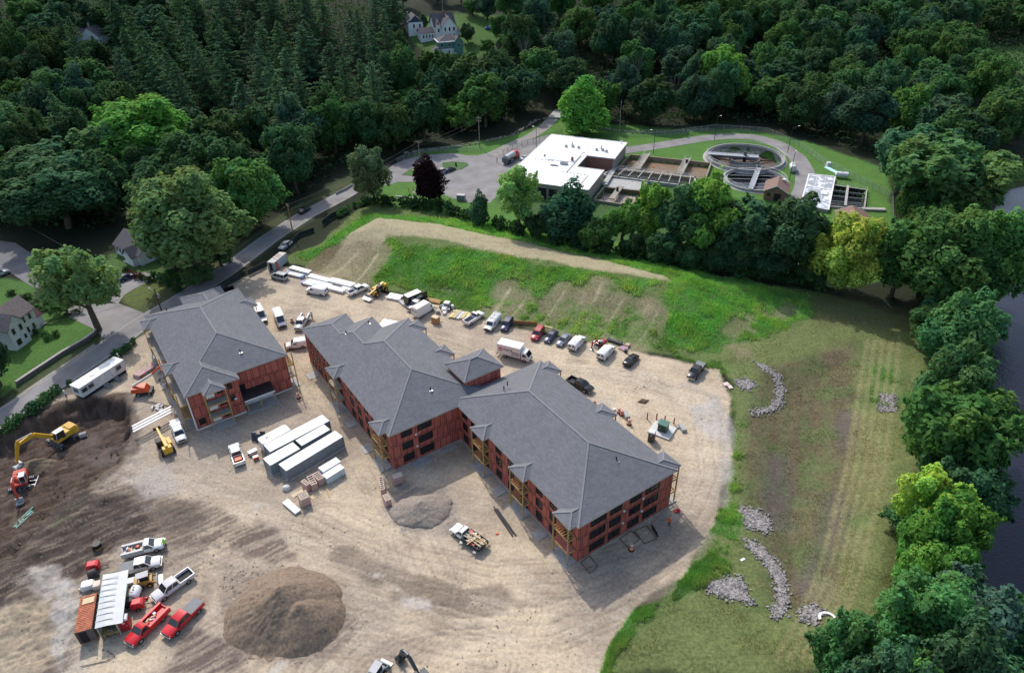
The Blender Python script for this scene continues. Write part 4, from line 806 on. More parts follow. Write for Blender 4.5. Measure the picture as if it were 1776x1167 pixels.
# boom lift
p = at(253,682); t = thing('boom_lift', 'orange red boom lift with a long white boom raised to the balcony', 'lift', p, head(p,G(274,636,6.0))); bd_ = max(5.0,(G(274,636,6.0)-p).to_2d().length)
m = MB(); m.loft([[(x,y,z) for x,y in ((-1.5,-1.1),(1.5,-1.1),(1.5,1.1),(-1.5,1.1))] for z in (.4,.9)]); m.build('base', BPLAST, t)
m = MB(); m.loft([[(-2.2,-1.1,1.0),(.9,-1.1,1.0),(.9,1.1,1.0),(-2.2,1.1,1.0)],[(-2.1,-1.05,2.0),(.4,-1.0,1.9),(.4,1.0,1.9),(-2.1,1.05,2.0)]]); m.build('turret', ORANGE, t)
m = MB(); limb(m,[(-1.9,0,2.1),(bd_*.5,0,4.5)],.4,[.45,.4]); m.build('boom', mat('boom cream',(.62,.58,.52),.5), t); m = MB(); limb(m,[(bd_*.5,0,4.5),(bd_-.7,0,6.0)],.28,[.32,.3]); m.build('boom_extension', ORANGE, t)
m = MB(); m.box(bd_,0,5.6,.9,1.8,.08); [m.bar((x,y,5.6),(x,y,6.7),.05) for x in (bd_-.4,bd_+.4) for y in (-.85,0,.85)]; [m.bar((x,-.85,z),(x,.85,z),.05) for x in (bd_-.4,bd_+.4) for z in (6.15,6.7)]; m.build('platform', ORANGE, t)
wheels(t,(-1.0,1.0),1.0,.45,.35)
# skid steer loader
def skid(label, p, rz, pnt, load=True):
    t = thing('skid_steer', label, 'loader', p, rz)
    m = MB(); m.box(-.1,0,.4,2.3,1.2,.75); m.box(-1.1,0,.5,.5,1.3,1.0); m.build('body', pnt, t); m = MB(); m.box(.1,0,1.15,1.2,.9,1.0); m.build('cab', BPLAST, t); m = MB(); m.box(-.05,0,2.16,1.7,1.1,.07); m.build('cab_roof', mat('roof grey',(.36,.36,.38),.5), t)
    for s in (-1,1): m = MB(); limb(m,[(-1.1,s*.72,1.5),(.5,s*.72,1.35),(1.5,s*.72,.6)],.14,[.2,.22,.18]); m.build('lift_arm', pnt, t)
    m = MB(); m.loft([[(x,y,z) for x,z in ((1.5,.75),(1.6,.1),(2.3,.05),(2.3,.12),(1.75,.22),(1.65,.8))] for y in (-.9,.9)]); m.build('bucket', STEEL, t); wheels(t,(-.6,.6),.72,.38,.3,ORRIM); return t
p = at(254,1013); skid('tan skid steer loader with a grey roof between the pickups and the shed', p, head(p,at(276,1006)), mat('loader tan',(.42,.23,.06),.5))
p = at(655,1172); skid('grey compact loader cut off by the bottom edge of the picture', p, head(p,at(690,1120)), mat('loader grey',(.16,.19,.21),.5))
# ------------------------------------------------------------------ things lying about the site
def oq(a, b, c, z=0.0):                                  # a-b: long edge, b-c: short edge, photo pixels of the edges at height z
    A, B, C = (at(*q, dz=0) if z == 0 else G(*q, z+hz(*G(*q,z)[:2])) for q in (a,b,c)); L = (B-A).length; W = max(.05,(C-B).dot(Vector((-(B-A).y,(B-A).x,0)).normalized()))
    s = 1 if W > .05 else -1
    W = abs((C-B).dot(Vector((-(B-A).y,(B-A).x,0)).normalized())); nrm = Vector((-(B-A).y,(B-A).x,0)).normalized()*(W if (C-B).dot(Vector((-(B-A).y,(B-A).x,0))) > 0 else -W)
    c_ = (A+B)/2+nrm/2; return Vector((c_.x,c_.y,hz(c_.x,c_.y))), L, W, math.atan2((B-A).y,(B-A).x)
def k5(x, y): return 430+x/6.485, 720+y/6.485
corr = mat('container steel blue grey', (.20,.225,.25), .6, .1, var=.12); corw = mat('container white', (.70,.70,.70), .6, var=.1); corg = mat('container pale roof', (.40,.43,.46), .5, .1, var=.1)
def container(label, a, b, c, h=2.6, side=None, top=None, name='shipping_container', ribs=True, doors=True, z0=.12):
    p, L, W, r = oq(a,b,c,h); t = thing(name, label, 'container', p, r); side = side or corr; m = MB()
    n = max(4,int(L/.28))                                # corrugated long sides
    for s in (-1,1):
        pts = []
        for i in range(n+1): pts.append((-L/2+L*i/n, s*(W/2-(.05 if i%2 else 0))))
        for i in range(n): m.face([(pts[i][0],pts[i][1],z0),(pts[i+1][0],pts[i+1][1],z0),(pts[i+1][0],pts[i+1][1],h-.06),(pts[i][0],pts[i][1],h-.06)])
    k = max(4,int(W/.28))
    pts = [(-L/2+(.04 if i%2 else 0), -W/2+W*i/k) for i in range(k+1)]
    for i in range(k): m.face([(pts[i][0],pts[i][1],z0),(pts[i+1][0],pts[i+1][1],z0),(pts[i+1][0],pts[i+1][1],h-.06),(pts[i][0],pts[i][1],h-.06)])
    m.build('side_wall', side, t)
    m = MB(); m.box(0,0,h-.07,L+.02,W+.02,.07); m.box(0,0,.02,L,W,.12); m.build('roof_and_floor' if False else 'roof', top or corw, t)
    for x in (-L/2,L/2):
        for y in (-W/2,W/2): m = MB(); m.box(x,y,z0-.1,.14,.14,h-.02); m.build('corner_post', side, t)
    if doors:
        m = MB(); [m.box(L/2-.02,s*W/4,z0+.05,.06,W/2-.06,h-.3) for s in (-1,1)]; d = m.build('door', side, t)
        m = MB(); [m.cyl((L/2+.04,y,.2),(L/2+.04,y,h-.2),.03) for y in (-W*.35,-W*.12,W*.12,W*.35)]; m.build('lock_bar', STEEL, d)
    return t
container('long blue grey shipping container with a bright white roof, frontmost of the cluster', k5(430,625),k5(1068,240),k5(980,172))
container('short blue grey container with a white roof, left of the longest front one', k5(250,565),k5(585,375),k5(495,305))
container('short pale roofed container holding a green tarp, behind the frontmost white one', k5(605,342),k5(925,160),k5(850,104), top=corg)
container('long pale roofed container at the back of the cluster', k5(250,412),k5(915,62),k5(830,-5), top=corg)
p,L,W,r = oq(k5(170,328),k5(485,160),k5(405,98),2.5); t = thing('camper_trailer', 'cream white camper trailer roof with vents behind the containers', 'trailer', p, r)
m = MB(); m.loft([[(x,y,z) for x,y in ((-L/2,-W/2+.3),(-L/2+.3,-W/2),(L/2-.2,-W/2),(L/2,-W/2+.3),(L/2,W/2-.3),(L/2-.3,W/2),(-L/2+.3,W/2),(-L/2,W/2-.3))] for z in (.45,2.42)]); m.build('body', mat('cream',(.62,.60,.56),.5), t)
m = MB(); [m.box(-L*.4+L*.1*k,0,2.42,.06,W*.86,.05) for k in range(9)]; m.box(-L*.25,.3,2.42,.5,.4,.14); m.build('roof_rib', WHITED, t); wheels(t,(-.4,.4),W/2-.2,.33,.22)
p = at(*k5(110,300)); m = MB()
for k,(x,y,rz_) in enumerate(((-.6,.2,.5),(.3,-.2,.6),(.9,.5,.4))): m.loft([[(x-.5,y-.05,.02),(x+.5,y-.05,.02),(x+.4,y+.7,1.5),(x-.6,y+.7,1.5)],[(x-.5,y,.02),(x+.5,y,.02),(x+.4,y+.78,1.5),(x-.6,y+.78,1.5)]])
o = m.build('dark_panel', mat('slate panel',(.04,.05,.075),.5)); o.location = p; tag(o,'dark slate boards leaning against the camper trailer','boards')
p = at(*k5(60,430)); m = MB(); m.loft([[(-.7,-.3,.3),(.7,-.3,.3),(.7,.3,.3),(-.7,.3,.3)],[(-.8,-.42,.7),(.8,-.42,.7),(.8,.42,.7),(-.8,.42,.7)]]); t = thing('wheelbarrow','blue wheelbarrow in front of the container cluster','wheelbarrow',p,.7); m.build('tray',PLB,t); m = MB(); m.cyl((-.8,-.05,.2),(-.8,.05,.2),.2); m.build('wheel',TYRE,t); m = MB(); [m.bar((-.7,y*.5,.3),(1.3,y,.6),.05) for y in (-.3,.3)]; m.build('handle',WOOD,t)
p = at(*k5(95,495)); t = thing('hand_cart','small red cart in front of the container cluster','cart',p,.5); m = MB(); m.box(0,0,.35,1.0,.7,.4,taper=.04); m.build('tray',PR,t); wheels(t,(-.3,.3),.35,.16,.08); m = MB(); m.bar((.5,0,.5),(1.1,0,1.0),.05); m.build('handle',BPLAST,t)
# foam crates: open-topped pink boxes with slats
PINK = mat('pink foam', (.47,.31,.27), .85, var=.12); CREAM = mat('cream slat', (.66,.56,.45), .8, var=.1)
def crate(label, a, b, c, h, n=5, grp=None):
    p, L, W, r = oq(a,b,c,h); t = thing('foam_crate', label, 'crate', p, r, grp); m = MB()
    for s in (-1,1): m.box(0,s*(W/2-.08),.05,L,.14,h-.05); m.box(s*(L/2-.07),0,.05,.14,W-.3,h-.06)
    m.build('side', PINK, t); m = MB(); [m.box(-L/2+.15+(L-.3)*i/(n-1),0,h-.1,.12,W*.96,.12) for i in range(n)]; m.build('slat', CREAM, t)
    m = MB(); m.box(0,0,h*.55,L-.3,W-.3,.05); m.build('filling', mat('crate filling',(.33,.25,.21),.9), t)
crate('small pink slatted foam crate, leftmost beside the stacked window packs', k5(590,742),k5(655,855-60),k5(700,765),1.5)
crate('small pink slatted foam crate in the middle beside the stacked window packs', k5(655,690),k5(712,790),k5(760,745-20),1.5)
crate('small pink slatted foam crate touching the blue white window packs', k5(722,660),k5(785,735),k5(838,680),1.5)
crate('large pink foam crate with cream slats beside the white foam slab', k5(548,880),k5(592,960),k5(690,905),1.7, 6)
def k2(x,y): return 440+x/3.889, 580+y/3.889
crate('pink foam crate by the near corner of the long building', k2(930,945),k2(945,975),k2(1000,935),1.6)
crate('long narrow pink foam crate north of the gravel heap', k2(855,1048),k2(840,960),k2(870,952),1.5,7)
crate('long narrow pink foam crate at the edge of the gravel heap', k2(890,1125),k2(865,1085),k2(905,1075),1.5,5)
BW = mat('blue white wrap', (.58,.66,.70), .5, var=.08)
for lab,a,b,c in (('taller back pack of blue white wrapped window frames',k5(845,640),k5(1045,520),k5(985,475)),('front pack of blue white wrapped window frames beside the pink crates',k5(885,715),k5(1085,590),k5(1035,545))):
    p,L,W,r = oq(a,b,c,1.5); t = thing('window_pack', lab, 'pack', p, r)
    for k in range(4): m = MB(); m.box(0,0,.12+.36*k,L,W,.28); m.build('frame_layer', BW, t)
    m = MB(); [m.box(x,0,.02,.1,W*1.02,1.42) for x in (-L*.3,L*.05,L*.38)]; m.build('strap', WHITE, t)
    m = MB(); m.box(0,0,1.5,L,W,.04); m.build('cover', WHITE, t)
p,L,W,r = oq(k5(530,1105),k5(385,980),k5(440,930),.4); m = MB(); m.box(0,0,.08,L,W,.34); o = m.build('foam_slab', WHITE); o.location = p; o.rotation_euler = (0,0,r); tag(o,'single long white foam slab lying beside the large pink crate','slab')
p = at(*k5(437,830)); m = MB(); m.loft([[(.8*math.cos(a)*q,.6*math.sin(a)*q,z) for a in np.linspace(0,6.28,9)[:-1]] for q,z in ((.9,0),(1,.35),(.7,.7),(.25,.82))]); o = m.build('covered_bundle', mat('grey white tarp',(.55,.54,.53),.6)); o.location = p; tag(o,'small bundle under a grey white sheet near the pink crates','bundle')
for lab,a,b,c,mt in (('flat yellow plywood sheet under the large pink crate',k5(485,905),k5(620,820),k5(640,850),WOODL),('flat plywood sheet on the ground between the pink crates',k5(735,950),k5(860,850),k5(820,815),WOODL),('narrow timber plank on the ground beside the window packs',k5(912,925),k5(845,770),k5(855,765),WOOD)):
    p,L,W,r = oq(a,b,c,0); m = MB(); m.box(0,0,.03,L,max(W,.25),.06); o = m.build('plywood_sheet' if 'ply' in lab else 'timber_plank', mt); o.location = p; o.rotation_euler = (0,0,r); tag(o,lab,'board')
# office trailer by the road
def k1(x,y): return x/3.889, 580+y/3.889
p,L,W,r = oq(k1(575,335),k1(792,195),k1(755,158),3.1); t = thing('office_trailer', 'white site office trailer with two small stairs beside the road', 'trailer', p, r); L = 10.4; W = 2.7
m = MB(); m.box(0,0,.7,L,W,2.3); m.build('body', WHITED, t); m = MB(); m.box(0,0,3.0,L+.15,W+.15,.09); m.box(0,0,3.09,L*.9,.06,.05); m.box(-L*.12,0,3.09,.6,.6,.15); m.build('roof', WHITE, t)
for x in (-L*.42,-L*.28,L*.35): window(t,(x,-W/2),(0,-1),2.1,1.1,.8,GREYM)
for x in (-L*.02,L*.22): m = MB(); m.box(x,-W/2-.02,.75,.85,.06,1.95); d = m.build('door', WHITE, t); m = MB(); m.box(x+.3,-W/2-.07,1.6,.08,.06,.1); m.build('handle', BLACK, d)
window(t,(-L/2,0),(-1,0),2.1,1.2,.8,GREYM); m = MB(); m.box(0,0,.1,L-.3,W-.2,.55); m.build('skirt', DARK, t)
for x in (-L*.02,L*.22): m = MB(); [m.box(x,-W/2-.35-.33*k,0,1.0,.34,.68-.16*k) for k in range(4)]; m.build('stairs', GREYM, t)
for s in (-1,1): m = MB(); m.bar((L*.22+s*.55,-W/2,1.7),(L*.22+s*.55,-W/2-1.5,1.1),.05); m.build('handrail', GREYM, t)
# grey container at the far left of the material row
def kA(x,y): return 460+x/8.88, 430+y/8.88
p,L,W,r = oq(kA(130,232),kA(322,72),kA(228,55),2.4); t = container('grey storage container with an open dark doorway and a rust red board leaning on it', kA(130,232),kA(322,72),kA(225,55), 2.5, side=mat('container pale grey',(.36,.39,.43),.6), top=mat('container dusty roof',(.48,.45,.43),.7), doors=False)
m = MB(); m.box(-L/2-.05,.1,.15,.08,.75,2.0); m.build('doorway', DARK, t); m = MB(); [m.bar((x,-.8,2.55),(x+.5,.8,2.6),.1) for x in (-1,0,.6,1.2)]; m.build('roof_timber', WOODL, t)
m = MB(); m.loft([[(-L/2+.3,-W/2-.7,0),(-L/2+1.3,-W/2-.7,0),(-L/2+1.3,-W/2-.08,2.2),(-L/2+.3,-W/2-.08,2.2)],[(-L/2+.3,-W/2-.76,0),(-L/2+1.3,-W/2-.76,0),(-L/2+1.3,-W/2-.14,2.2),(-L/2+.3,-W/2-.14,2.2)]]); o = m.build('leaning_board', mat('rust board',(.36,.10,.07),.8)); o.location = p; o.rotation_euler = (0,0,r); tag(o,'rust red board leaning on the grey storage container','board')
# long white bundles
WRAP = mat('white wrap', (.70,.70,.69), .5, var=.08); BLUEW = mat('blue end wrap', (.10,.24,.55), .5)
def bundle(label, a, b, w_, h, mt=WRAP, n=3, blue=False, name='wrapped_bundle'):
    A, B = at(*a), at(*b); c = (A+B)/2; L = (B-A).length; t = thing(name, label, 'bundle', c, head(A,B))
    for k in range(n): m = MB(); m.box(rnd.uniform(-.15,.15),-w_/2+w_*(k+.5)/n,.1,L-rnd.uniform(0,.4),w_/n-.05,h*rnd.uniform(.8,1)); m.build('plank', mt, t)
    m = MB(); [m.box(x,0,.02,.12,w_,.09) for x in (-L*.35,0,L*.35)]; m.build('skid', WOOD, t)
    if blue: m = MB(); [m.box(x,0,.09,.5,w_*1.02,h+.03) for x in (-L*.42,L*.44)]; m.build('end_wrap', BLUEW, t)
bundle('white topped planks nearest the grey storage container', kA(400,315),kA(700,395), 1.7,.5)
bundle('blue ended white bundle between the minivan and the grey container', kA(330,400),kA(600,465), 1.2,.6, blue=True)
bundle('short blue ended bundle in front of the long white bundles', kA(575,545),kA(760,595), 1.2,.5, blue=True)
bundle('long white bundle at the foot of the mown slope', kA(680,445),kA(1000,530), 1.7,.55)
bundle('long white bundle behind the white panel van', kA(640,515),kA(1010,605), 1.6,.5)
bundle('white bundle ending beside the white crew cab pickup', kA(930,610),kA(1230,690), 1.7,.6)
bundle('grey shaded bundle stacked tallest behind the crew cab pickup', kA(1000,520),kA(1370,610), 1.9,.85, n=4)
bundle('low white bundle end behind the pickup tailgate', kA(1180,620),kA(1310,650), 1.2,.4)
def kB(x,y): return 640+x/8.88, 470+y/8.88
bundle('white wrapped bundle between the yellow telehandler and the black trailer', kB(300,400),kB(510,440), 2.4,.5)
bundle('grey pipes lying between the white bundle and the grey pickup', kB(450,450),kB(580,560), .8,.35, mat('grey pipe',(.36,.37,.39),.5))
bundle('brown framing lumber stack behind the white step van', kB(850,450),kB(1110,510), 1.4,.6, WOOD, 5, name='lumber_stack')
bundle('pale planks lying on the ground beside the step van', kB(960,540),kB(1090,560), 1.0,.15, WOODL, 3, name='lumber_stack')
LY = mat('yellow board', (.60,.50,.24), .7, var=.15); LBL = mat('blue grey board', (.50,.52,.55), .6)
for i,(lab,mt) in enumerate((('leftmost yellow board pile of the row beside the white pickup',LY),('white board pile second from the left in the yellow row',WOODL),('blue grey board pile in the middle of the yellow row',LBL),('yellow board pile right of the blue grey one',LY),('rightmost yellow board pile beside the white regular cab pickup',LY))):
    bundle(lab, kB(1240+62*i,735+6*i), kB(1365+48*i,615+10*i), .75,.35+.08*(i%2), mt, 2, name='board_pile')
p,L,W,r = oq(kB(955,690),kB(1070,715),kB(1090,690),1.9); t = thing('plywood_crate', 'tall brown plywood crate standing on a pallet behind the long building', 'crate', at(*kB(1030,800)), head(at(*kB(950,790)),at(*kB(1070,830))))
m = MB(); m.box(0,0,.15,1.6,1.2,1.55); m.build('box', mat('plywood',(.40,.24,.11),.8), t); m = MB(); m.box(0,0,1.7,1.66,1.26,.05); m.build('lid', WOODL, t); m = MB(); [m.box(0,y,.02,2.6,.12,.12) for y in (-.6,0,.9)]; m.build('pallet', WOOD, t)
GREYP = mat('mixed grey goods', (.32,.32,.33), .8, var=.3)
p = at(*kB(1170,600)); t = thing('material_pile', 'untidy pile of grey and white wrapped building goods at the foot of the slope', 'pile', p, .3); rr = random.Random(3)
for i in range(16): m = MB(); m.box(rr.gauss(0,1.0),rr.gauss(0,.8),0,rr.uniform(.5,1.2),rr.uniform(.4,.9),rr.uniform(.3,.9),rr.uniform(0,3)); m.build('wrapped_package', (GREYP,WHITED,GREYM,WOODL)[i%4], t)
p = at(*kB(1205,560)); t = thing('block_pallet', 'square grey block stack wrapped in film at the foot of the slope', 'pallet', p, -.3); m = MB(); m.box(0,0,.12,1.3,1.2,1.3); m.build('block_stack', GREYP, t); m = MB(); m.box(0,0,1.42,1.32,1.22,.04); m.build('film_cover', WHITE, t); m = MB(); [m.box(0,y,0,1.3,.12,.12) for y in (-.5,0,.5)]; m.build('pallet', WOOD, t)
def kC(x,y): return 830+x/8.88, 530+y/8.88
A,B = at(*kC(510,280)),at(*kC(900,300)); m = MB(); m.box(0,0,.02,(B-A).length,.12,.9); o = m.build('long_board', mat('brown board',(.35,.18,.07),.8)); o.location = (A+B)/2; o.rotation_euler = (0,0,head(A,B)); tag(o,'long brown board standing on edge behind the parked cars','board')
A,B = at(*kC(960,312)),at(*kC(1140,350)); m = MB(); m.box(0,0,.02,(B-A).length,.3,.15); o = m.build('timber_plank', LY); o.location = (A+B)/2; o.rotation_euler = (0,0,head(A,B)); tag(o,'yellow timber lying at the slope foot behind the red car','plank')
p = at(1066,594); t = thing('land_rake', 'black flat landscape rake beside the small red excavator', 'implement', p, head(at(1054,590),at(1078,598))); m = MB(); m.box(0,0,.25,3.4,.9,.25); m.build('frame', BLACK, t); m = MB(); m.bar((-1.5,.5,.5),(1.2,-.4,.6),.1); [m.box(-1.6+.3*i,-.5,.0,.06,.1,.3) for i in range(11)]; m.build('tine', GREYM, t); m = MB(); [m.cyl((x,.4,.0),(x,.4,1.3),.05) for x in (-1.6,1.6)]; m.build('stake', BLACK, t)
p = at(1083,606); t = thing('insulation_pack', 'purple and pink wrapped insulation boards dumped beside the black coupe', 'pack', p, .8); MAU = mat('mauve wrap',(.42,.30,.42),.6)
for i in range(5): m = MB(); m.box(-.6+.3*i,.1*i,0,.28,2.2-.2*i,.25+.08*(i%2),.1*i); m.build('board', MAU if i%2 else PINK, t)
m = MB(); m.box(1.5,.3,0,1.0,.9,.5,.3); m.build('loose_pack', PINK, t)
p = at(1077,607); m = MB(); m.cyl((0,0,0),(0,0,.7),.32,n=12); o = m.build('black_drum', BLACK); o.location = at(1085,611); tag(o,'black drum standing by the purple insulation boards','drum')
# traffic barrels
bt = thing('traffic_barrel', 'x', 'barrel'); m = MB()
for k in range(4): m.cyl((0,0,.12+.24*k),(0,0,.12+.24*k+.235),.30-.022*k,.29-.022*k,n=14,mi=k%2)
m.cyl((0,0,1.08),(0,0,1.16),.12,n=8); m.build('drum', [ORB, mat('barrel band',(.70,.62,.56),.4)], bt); m = MB(); m.cyl((0,0,0),(0,0,.12),.42,n=14); m.build('base', RUBBER, bt)
bl = [((1095,953),'orange banded traffic barrel standing before the near end wall of the long building'),((518,690),'orange banded traffic barrel alone between the two buildings'),((507,559),'orange traffic barrel beside the tall white vans'),((1031,703),'orange traffic barrel at the roof edge beside the black pickup'),((1078,720),'orange traffic barrel beside the concrete blocks behind the right wing'),((1091,736),'orange traffic barrel closest to the green transformer'),((1074,716),'orange traffic barrel overlapped by another behind the right wing')]
for i,(q,lab) in enumerate(bl):
    o = bt if i == 0 else dup(bt); o.location = at(*q); o['label'] = lab; o.scale = (1.15,)*3
# transformer, bollards, potties
def k3(x,y): return 880+x/3.889, 580+y/3.889
p,L,W,r = oq(k3(945,655),k3(1090,710),k3(1125,625),.3); t = thing('transformer_pad', 'dark green transformer cabinet on a white concrete pad behind the right wing', 'transformer', p, r)
m = MB(); m.box(0,0,-.2,L,W,.55); m.build('pad', mat('new concrete',(.55,.54,.52),.9), t); m = MB(); m.box(.1,.1,.35,1.7,1.5,1.55,taper=.06); b = m.build('cabinet', GREEN_, t); m = MB(); m.box(.1,.1,1.9,1.85,1.65,.12); m.build('lid', mat('green lid',(.06,.16,.12),.4), b); m = MB(); m.box(.1,-.68,.5,.04,.05,1.2); m.build('door_seam', BLACK, b)
for i,q in enumerate(((942,571),(1005,575),(1060,590),(1122,605))):
    m = MB(); m.cyl((0,0,0),(0,0,1.5),.12,n=10); m.cyl((0,0,1.5),(0,0,1.56),.12,.05,n=10); o = m.build('bollard', mat('bollard red',(.32,.03,.03),.5)); o.location = at(*k3(*q)); tag(o,('leftmost','second from left','third from left','rightmost')[i]+' of the red bollards behind the green transformer','bollard','red bollards')
def potty(label, q, rz, body, roof):
    t = thing('portable_toilet', label, 'toilet', at(*q), rz); m = MB(); m.box(0,0,.05,1.15,1.15,2.05,taper=.03); m.build('body', body, t); m = MB(); m.loft([[(-.6,-.6,2.1),(.6,-.6,2.1),(.6,.6,2.1),(-.6,.6,2.1)],[(-.5,-.45,2.3),(.5,-.45,2.3),(.5,.45,2.3),(-.5,.45,2.3)]]); m.build('roof', roof, t)
    m = MB(); m.box(0,-.585,.15,.8,.03,1.8); d = m.build('door', body, t); m = MB(); m.box(.3,-.61,1.0,.08,.04,.12); m.build('handle', WHITE, d); m = MB(); m.box(0,-.61,1.55,.3,.02,.2); m.build('door_plate', WHITE, d); return t
potty('charcoal portable toilet with a white roof beside the transformer pad', k3(970,715), R(-25), mat('toilet charcoal',(.09,.08,.085),.6), WHITE)
potty('red portable toilet with a white roof beside the grey roofed shed', (221,1087), R(20), mat('toilet red',(.42,.025,.03),.5), WHITE)
for lab,a,h in (('pale concrete block behind the right wing beside the barrels',k3(800,555),.8),('pale concrete block right of the transformer pad',k3(1180,640),.7),('small concrete block at the end of the bollards',k3(1148,630),.35),('white foam sheet stack behind the right wing roof edge',k3(720,510),.4)):
    m = MB(); m.box(0,0,0,1.0 if h>.5 else .6,1.9 if h>.5 else .6,h,.0,taper=.05); o = m.build('concrete_block', CONC if 'foam' not in lab else WHITE); o.location = at(*a); o.rotation_euler = (0,0,.25); tag(o,lab,'block')
p = at(*k3(915,450)); m = MB(); m.face([(-1.2,-.3,.05),(.2,-.9,.05),(1.3,.2,.05),(-.1,.8,.05)]); m.face([(-.6,-.2,.35),(.2,-.5,.3),(.8,.1,.25),(0,.4,.4)]); m.loft([[(-1.2,-.3,.03),(.2,-.9,.03),(1.3,.2,.03),(-.1,.8,.03)],[(-.7,-.2,.3),(.15,-.5,.3),(.8,.1,.25),(-.05,.45,.3)]]); o = m.build('catch_basin', mat('rusty iron',(.12,.075,.05),.8)); o.location = p; tag(o,'dark rusty drain cover heaped with earth in the yard behind the right wing','drain')
for lab,q,c in (('white and pink sheet pack lying at the edge of the basin grass',(1259,667),WHITE),):
    m = MB(); m.box(0,0,0,1.2,.9,.25,.4); m.box(.6,-.9,0,.8,1.0,.2,.2); o = m.build('sheet_pack', mat('pinkish sheet',(.62,.50,.46),.6)); o.location = at(*q); tag(o,lab,'pack')
# pipes and rods
def rods(label, a, b, n, sp, rad, mt, name, h=0.0, cat='pipes'):
    A,B = at(*a),at(*b); t = thing(name, label, cat, (A+B)/2, head(A,B)); L = (B-A).length/2
    for k in range(n): m = MB(); x = rnd.uniform(-.5,.5); m.cyl((-L+x,(k-(n-1)/2)*sp,rad+h),(L+x,(k-(n-1)/2)*sp+rnd.uniform(-.15,.15),rad+h+.02), rad, n=8); m.build('pipe', mt, t)
PIPEG = mat('pale green pipe', (.28,.52,.42), .4, var=.06)
rods('pale green pipes lying in the dark earth pit', (28,912),(58,884),4,.3,.1,PIPEG,'drain_pipe'); rods('green pipes leaning along the grey roofed shed', (214,1049),(220,1015),5,.14,.08,mat('green pipe',(.10,.38,.28),.4),'drain_pipe',.4)
rods('black pipe bundle on the sand before the right wing', (858,881),(890,928),5,.13,.1,BLACK,'pipe_bundle')
rods('single long pale timber on the sand near the front corner slab', (935,962),(957,991),1,.2,.08,WOODL,'timber_plank',cat='plank')
rods('short black pipe beside the near end wall', (1132,915),(1143,930),2,.25,.12,BLACK,'pipe_bundle')
rods('thin timber stake lying by the black pipe bundle', (858,920),(868,914),1,.2,.05,WOODL,'timber_plank',cat='plank')
m = MB(); m.box(0,0,0,.5,.3,.25,.3); o = m.build('tool_box', ORANGE); o.location = at(862,926); tag(o,'small orange box on the sand by the black pipe bundle','box')
m = MB(); m.box(0,0,0,.9,.5,.3,.3); m.box(.2,.1,.3,.4,.3,.25,.3); o = m.build('red_compactor', PR); o.location = at(1174,887); tag(o,'small red tool lying near the right end wall','tool')
# forms for new patios at the end wall
for i,(a,b,c) in enumerate((((1008,976),(1023,995),(1037,982)),((1075,935),(1090,950),(1110,935)),((1100,921),(1118,943),(1140,934)))):
    pts = [at(*q) for q in (a,b,c)]; m = MB(); pts.append(pts[0]+pts[2]-pts[1]); [m.bar(pts[k]+Vector((0,0,.1)),pts[(k+1)%4]+Vector((0,0,.1)),.06,.15) for k in range(4)]
    o = m.build('form_boards', mat('form timber',(.17,.11,.075),.8)); tag(o,('timber slab form nearest the front corner of the right wing','timber slab form in the middle of the end wall','timber slab form at the far end of the end wall')[i],'form')
# shed row in the lower left
def k8(x,y): return 120+x/5.304, 920+y/5.304
p,L,W,r = oq(k8(415,850),k8(480,365),k8(312,412),3.0); t = thing('tool_shed', 'grey shed with a long pale sloped metal roof and an open workbench end', 'shed', p, r)
m = MB(); m.loft([[(-L/2,-W/2-.9,2.55),(L/2,-W/2-.9,2.75),(L/2,-.2,3.0),(L/2,W/2,3.05),(-L/2,W/2,2.95),(-L/2,-.2,2.9)],[(-L/2,-W/2-.9,2.62),(L/2,-W/2-.9,2.82),(L/2,-.2,3.07),(L/2,W/2,3.12),(-L/2,W/2,3.02),(-L/2,-.2,2.97)]]); m.build('roof', mat('shed roof',(.34,.365,.385),.5,.1,var=.12,scale=.8), t)
m = MB(); [m.box(-L/2+L*i/9,0.2,3.0+.012*i,.06,W*.9,.06) for i in range(1,9)]; m.build('roof_seam', mat('shed roof',(.4,.4,.4)), t)
m = MB(); m.box(0,W/2-.1,0,L*.96,.1,2.9); m.box(0,-W/2+.05,0,L*.94,.1,2.65); m.box(L/2-.25,0,0,.1,W*.9,2.8); m.build('wall', mat('shed siding',(.40,.44,.40),.7), t)
m = MB(); m.box(-L/2+.9,0,.75,1.3,W*.9,.08); [m.box(x,y,0,.1,.1,.75) for x in (-L/2+.4,-L/2+1.4) for y in (-.8,.8)]; m.build('workbench', WOOD, t)
m = MB(); [m.box(-L/2+.9+rr.uniform(-.4,.4),rr.uniform(-.8,.8),.83,.3,.25,.3,rr.uniform(0,3)) for i in range(5)]; m.build('bench_clutter', GREYM, t)
p,L,W,r = oq(k8(205,895),k8(255,572),k8(108,602),2.6); t = container('rusty orange roofed container with an open grey end beside the grey shed', k8(205,895),k8(255,572),k8(108,602), 2.6, side=mat('rusty dark side',(.13,.10,.095),.8), doors=False, top=mat('rusty roof',(.44,.155,.085),.85,var=.4,scale=2.5))
m = MB(); [m.box(-L/2+.25+.3*i,0,2.6,.06,W,.05) for i in range(int(L/.3))]; m.build('roof_rib', mat('rusty roof',(.4,.2,.1)), t); m = MB(); m.box(L*.33,-.1,2.66,1.0,1.5,.06); m.build('roof_sheet', WOODL, t); m = MB(); m.box(-L/2-.03,.3,.15,.08,.9,2.1); m.build('doorway', DARK, t)
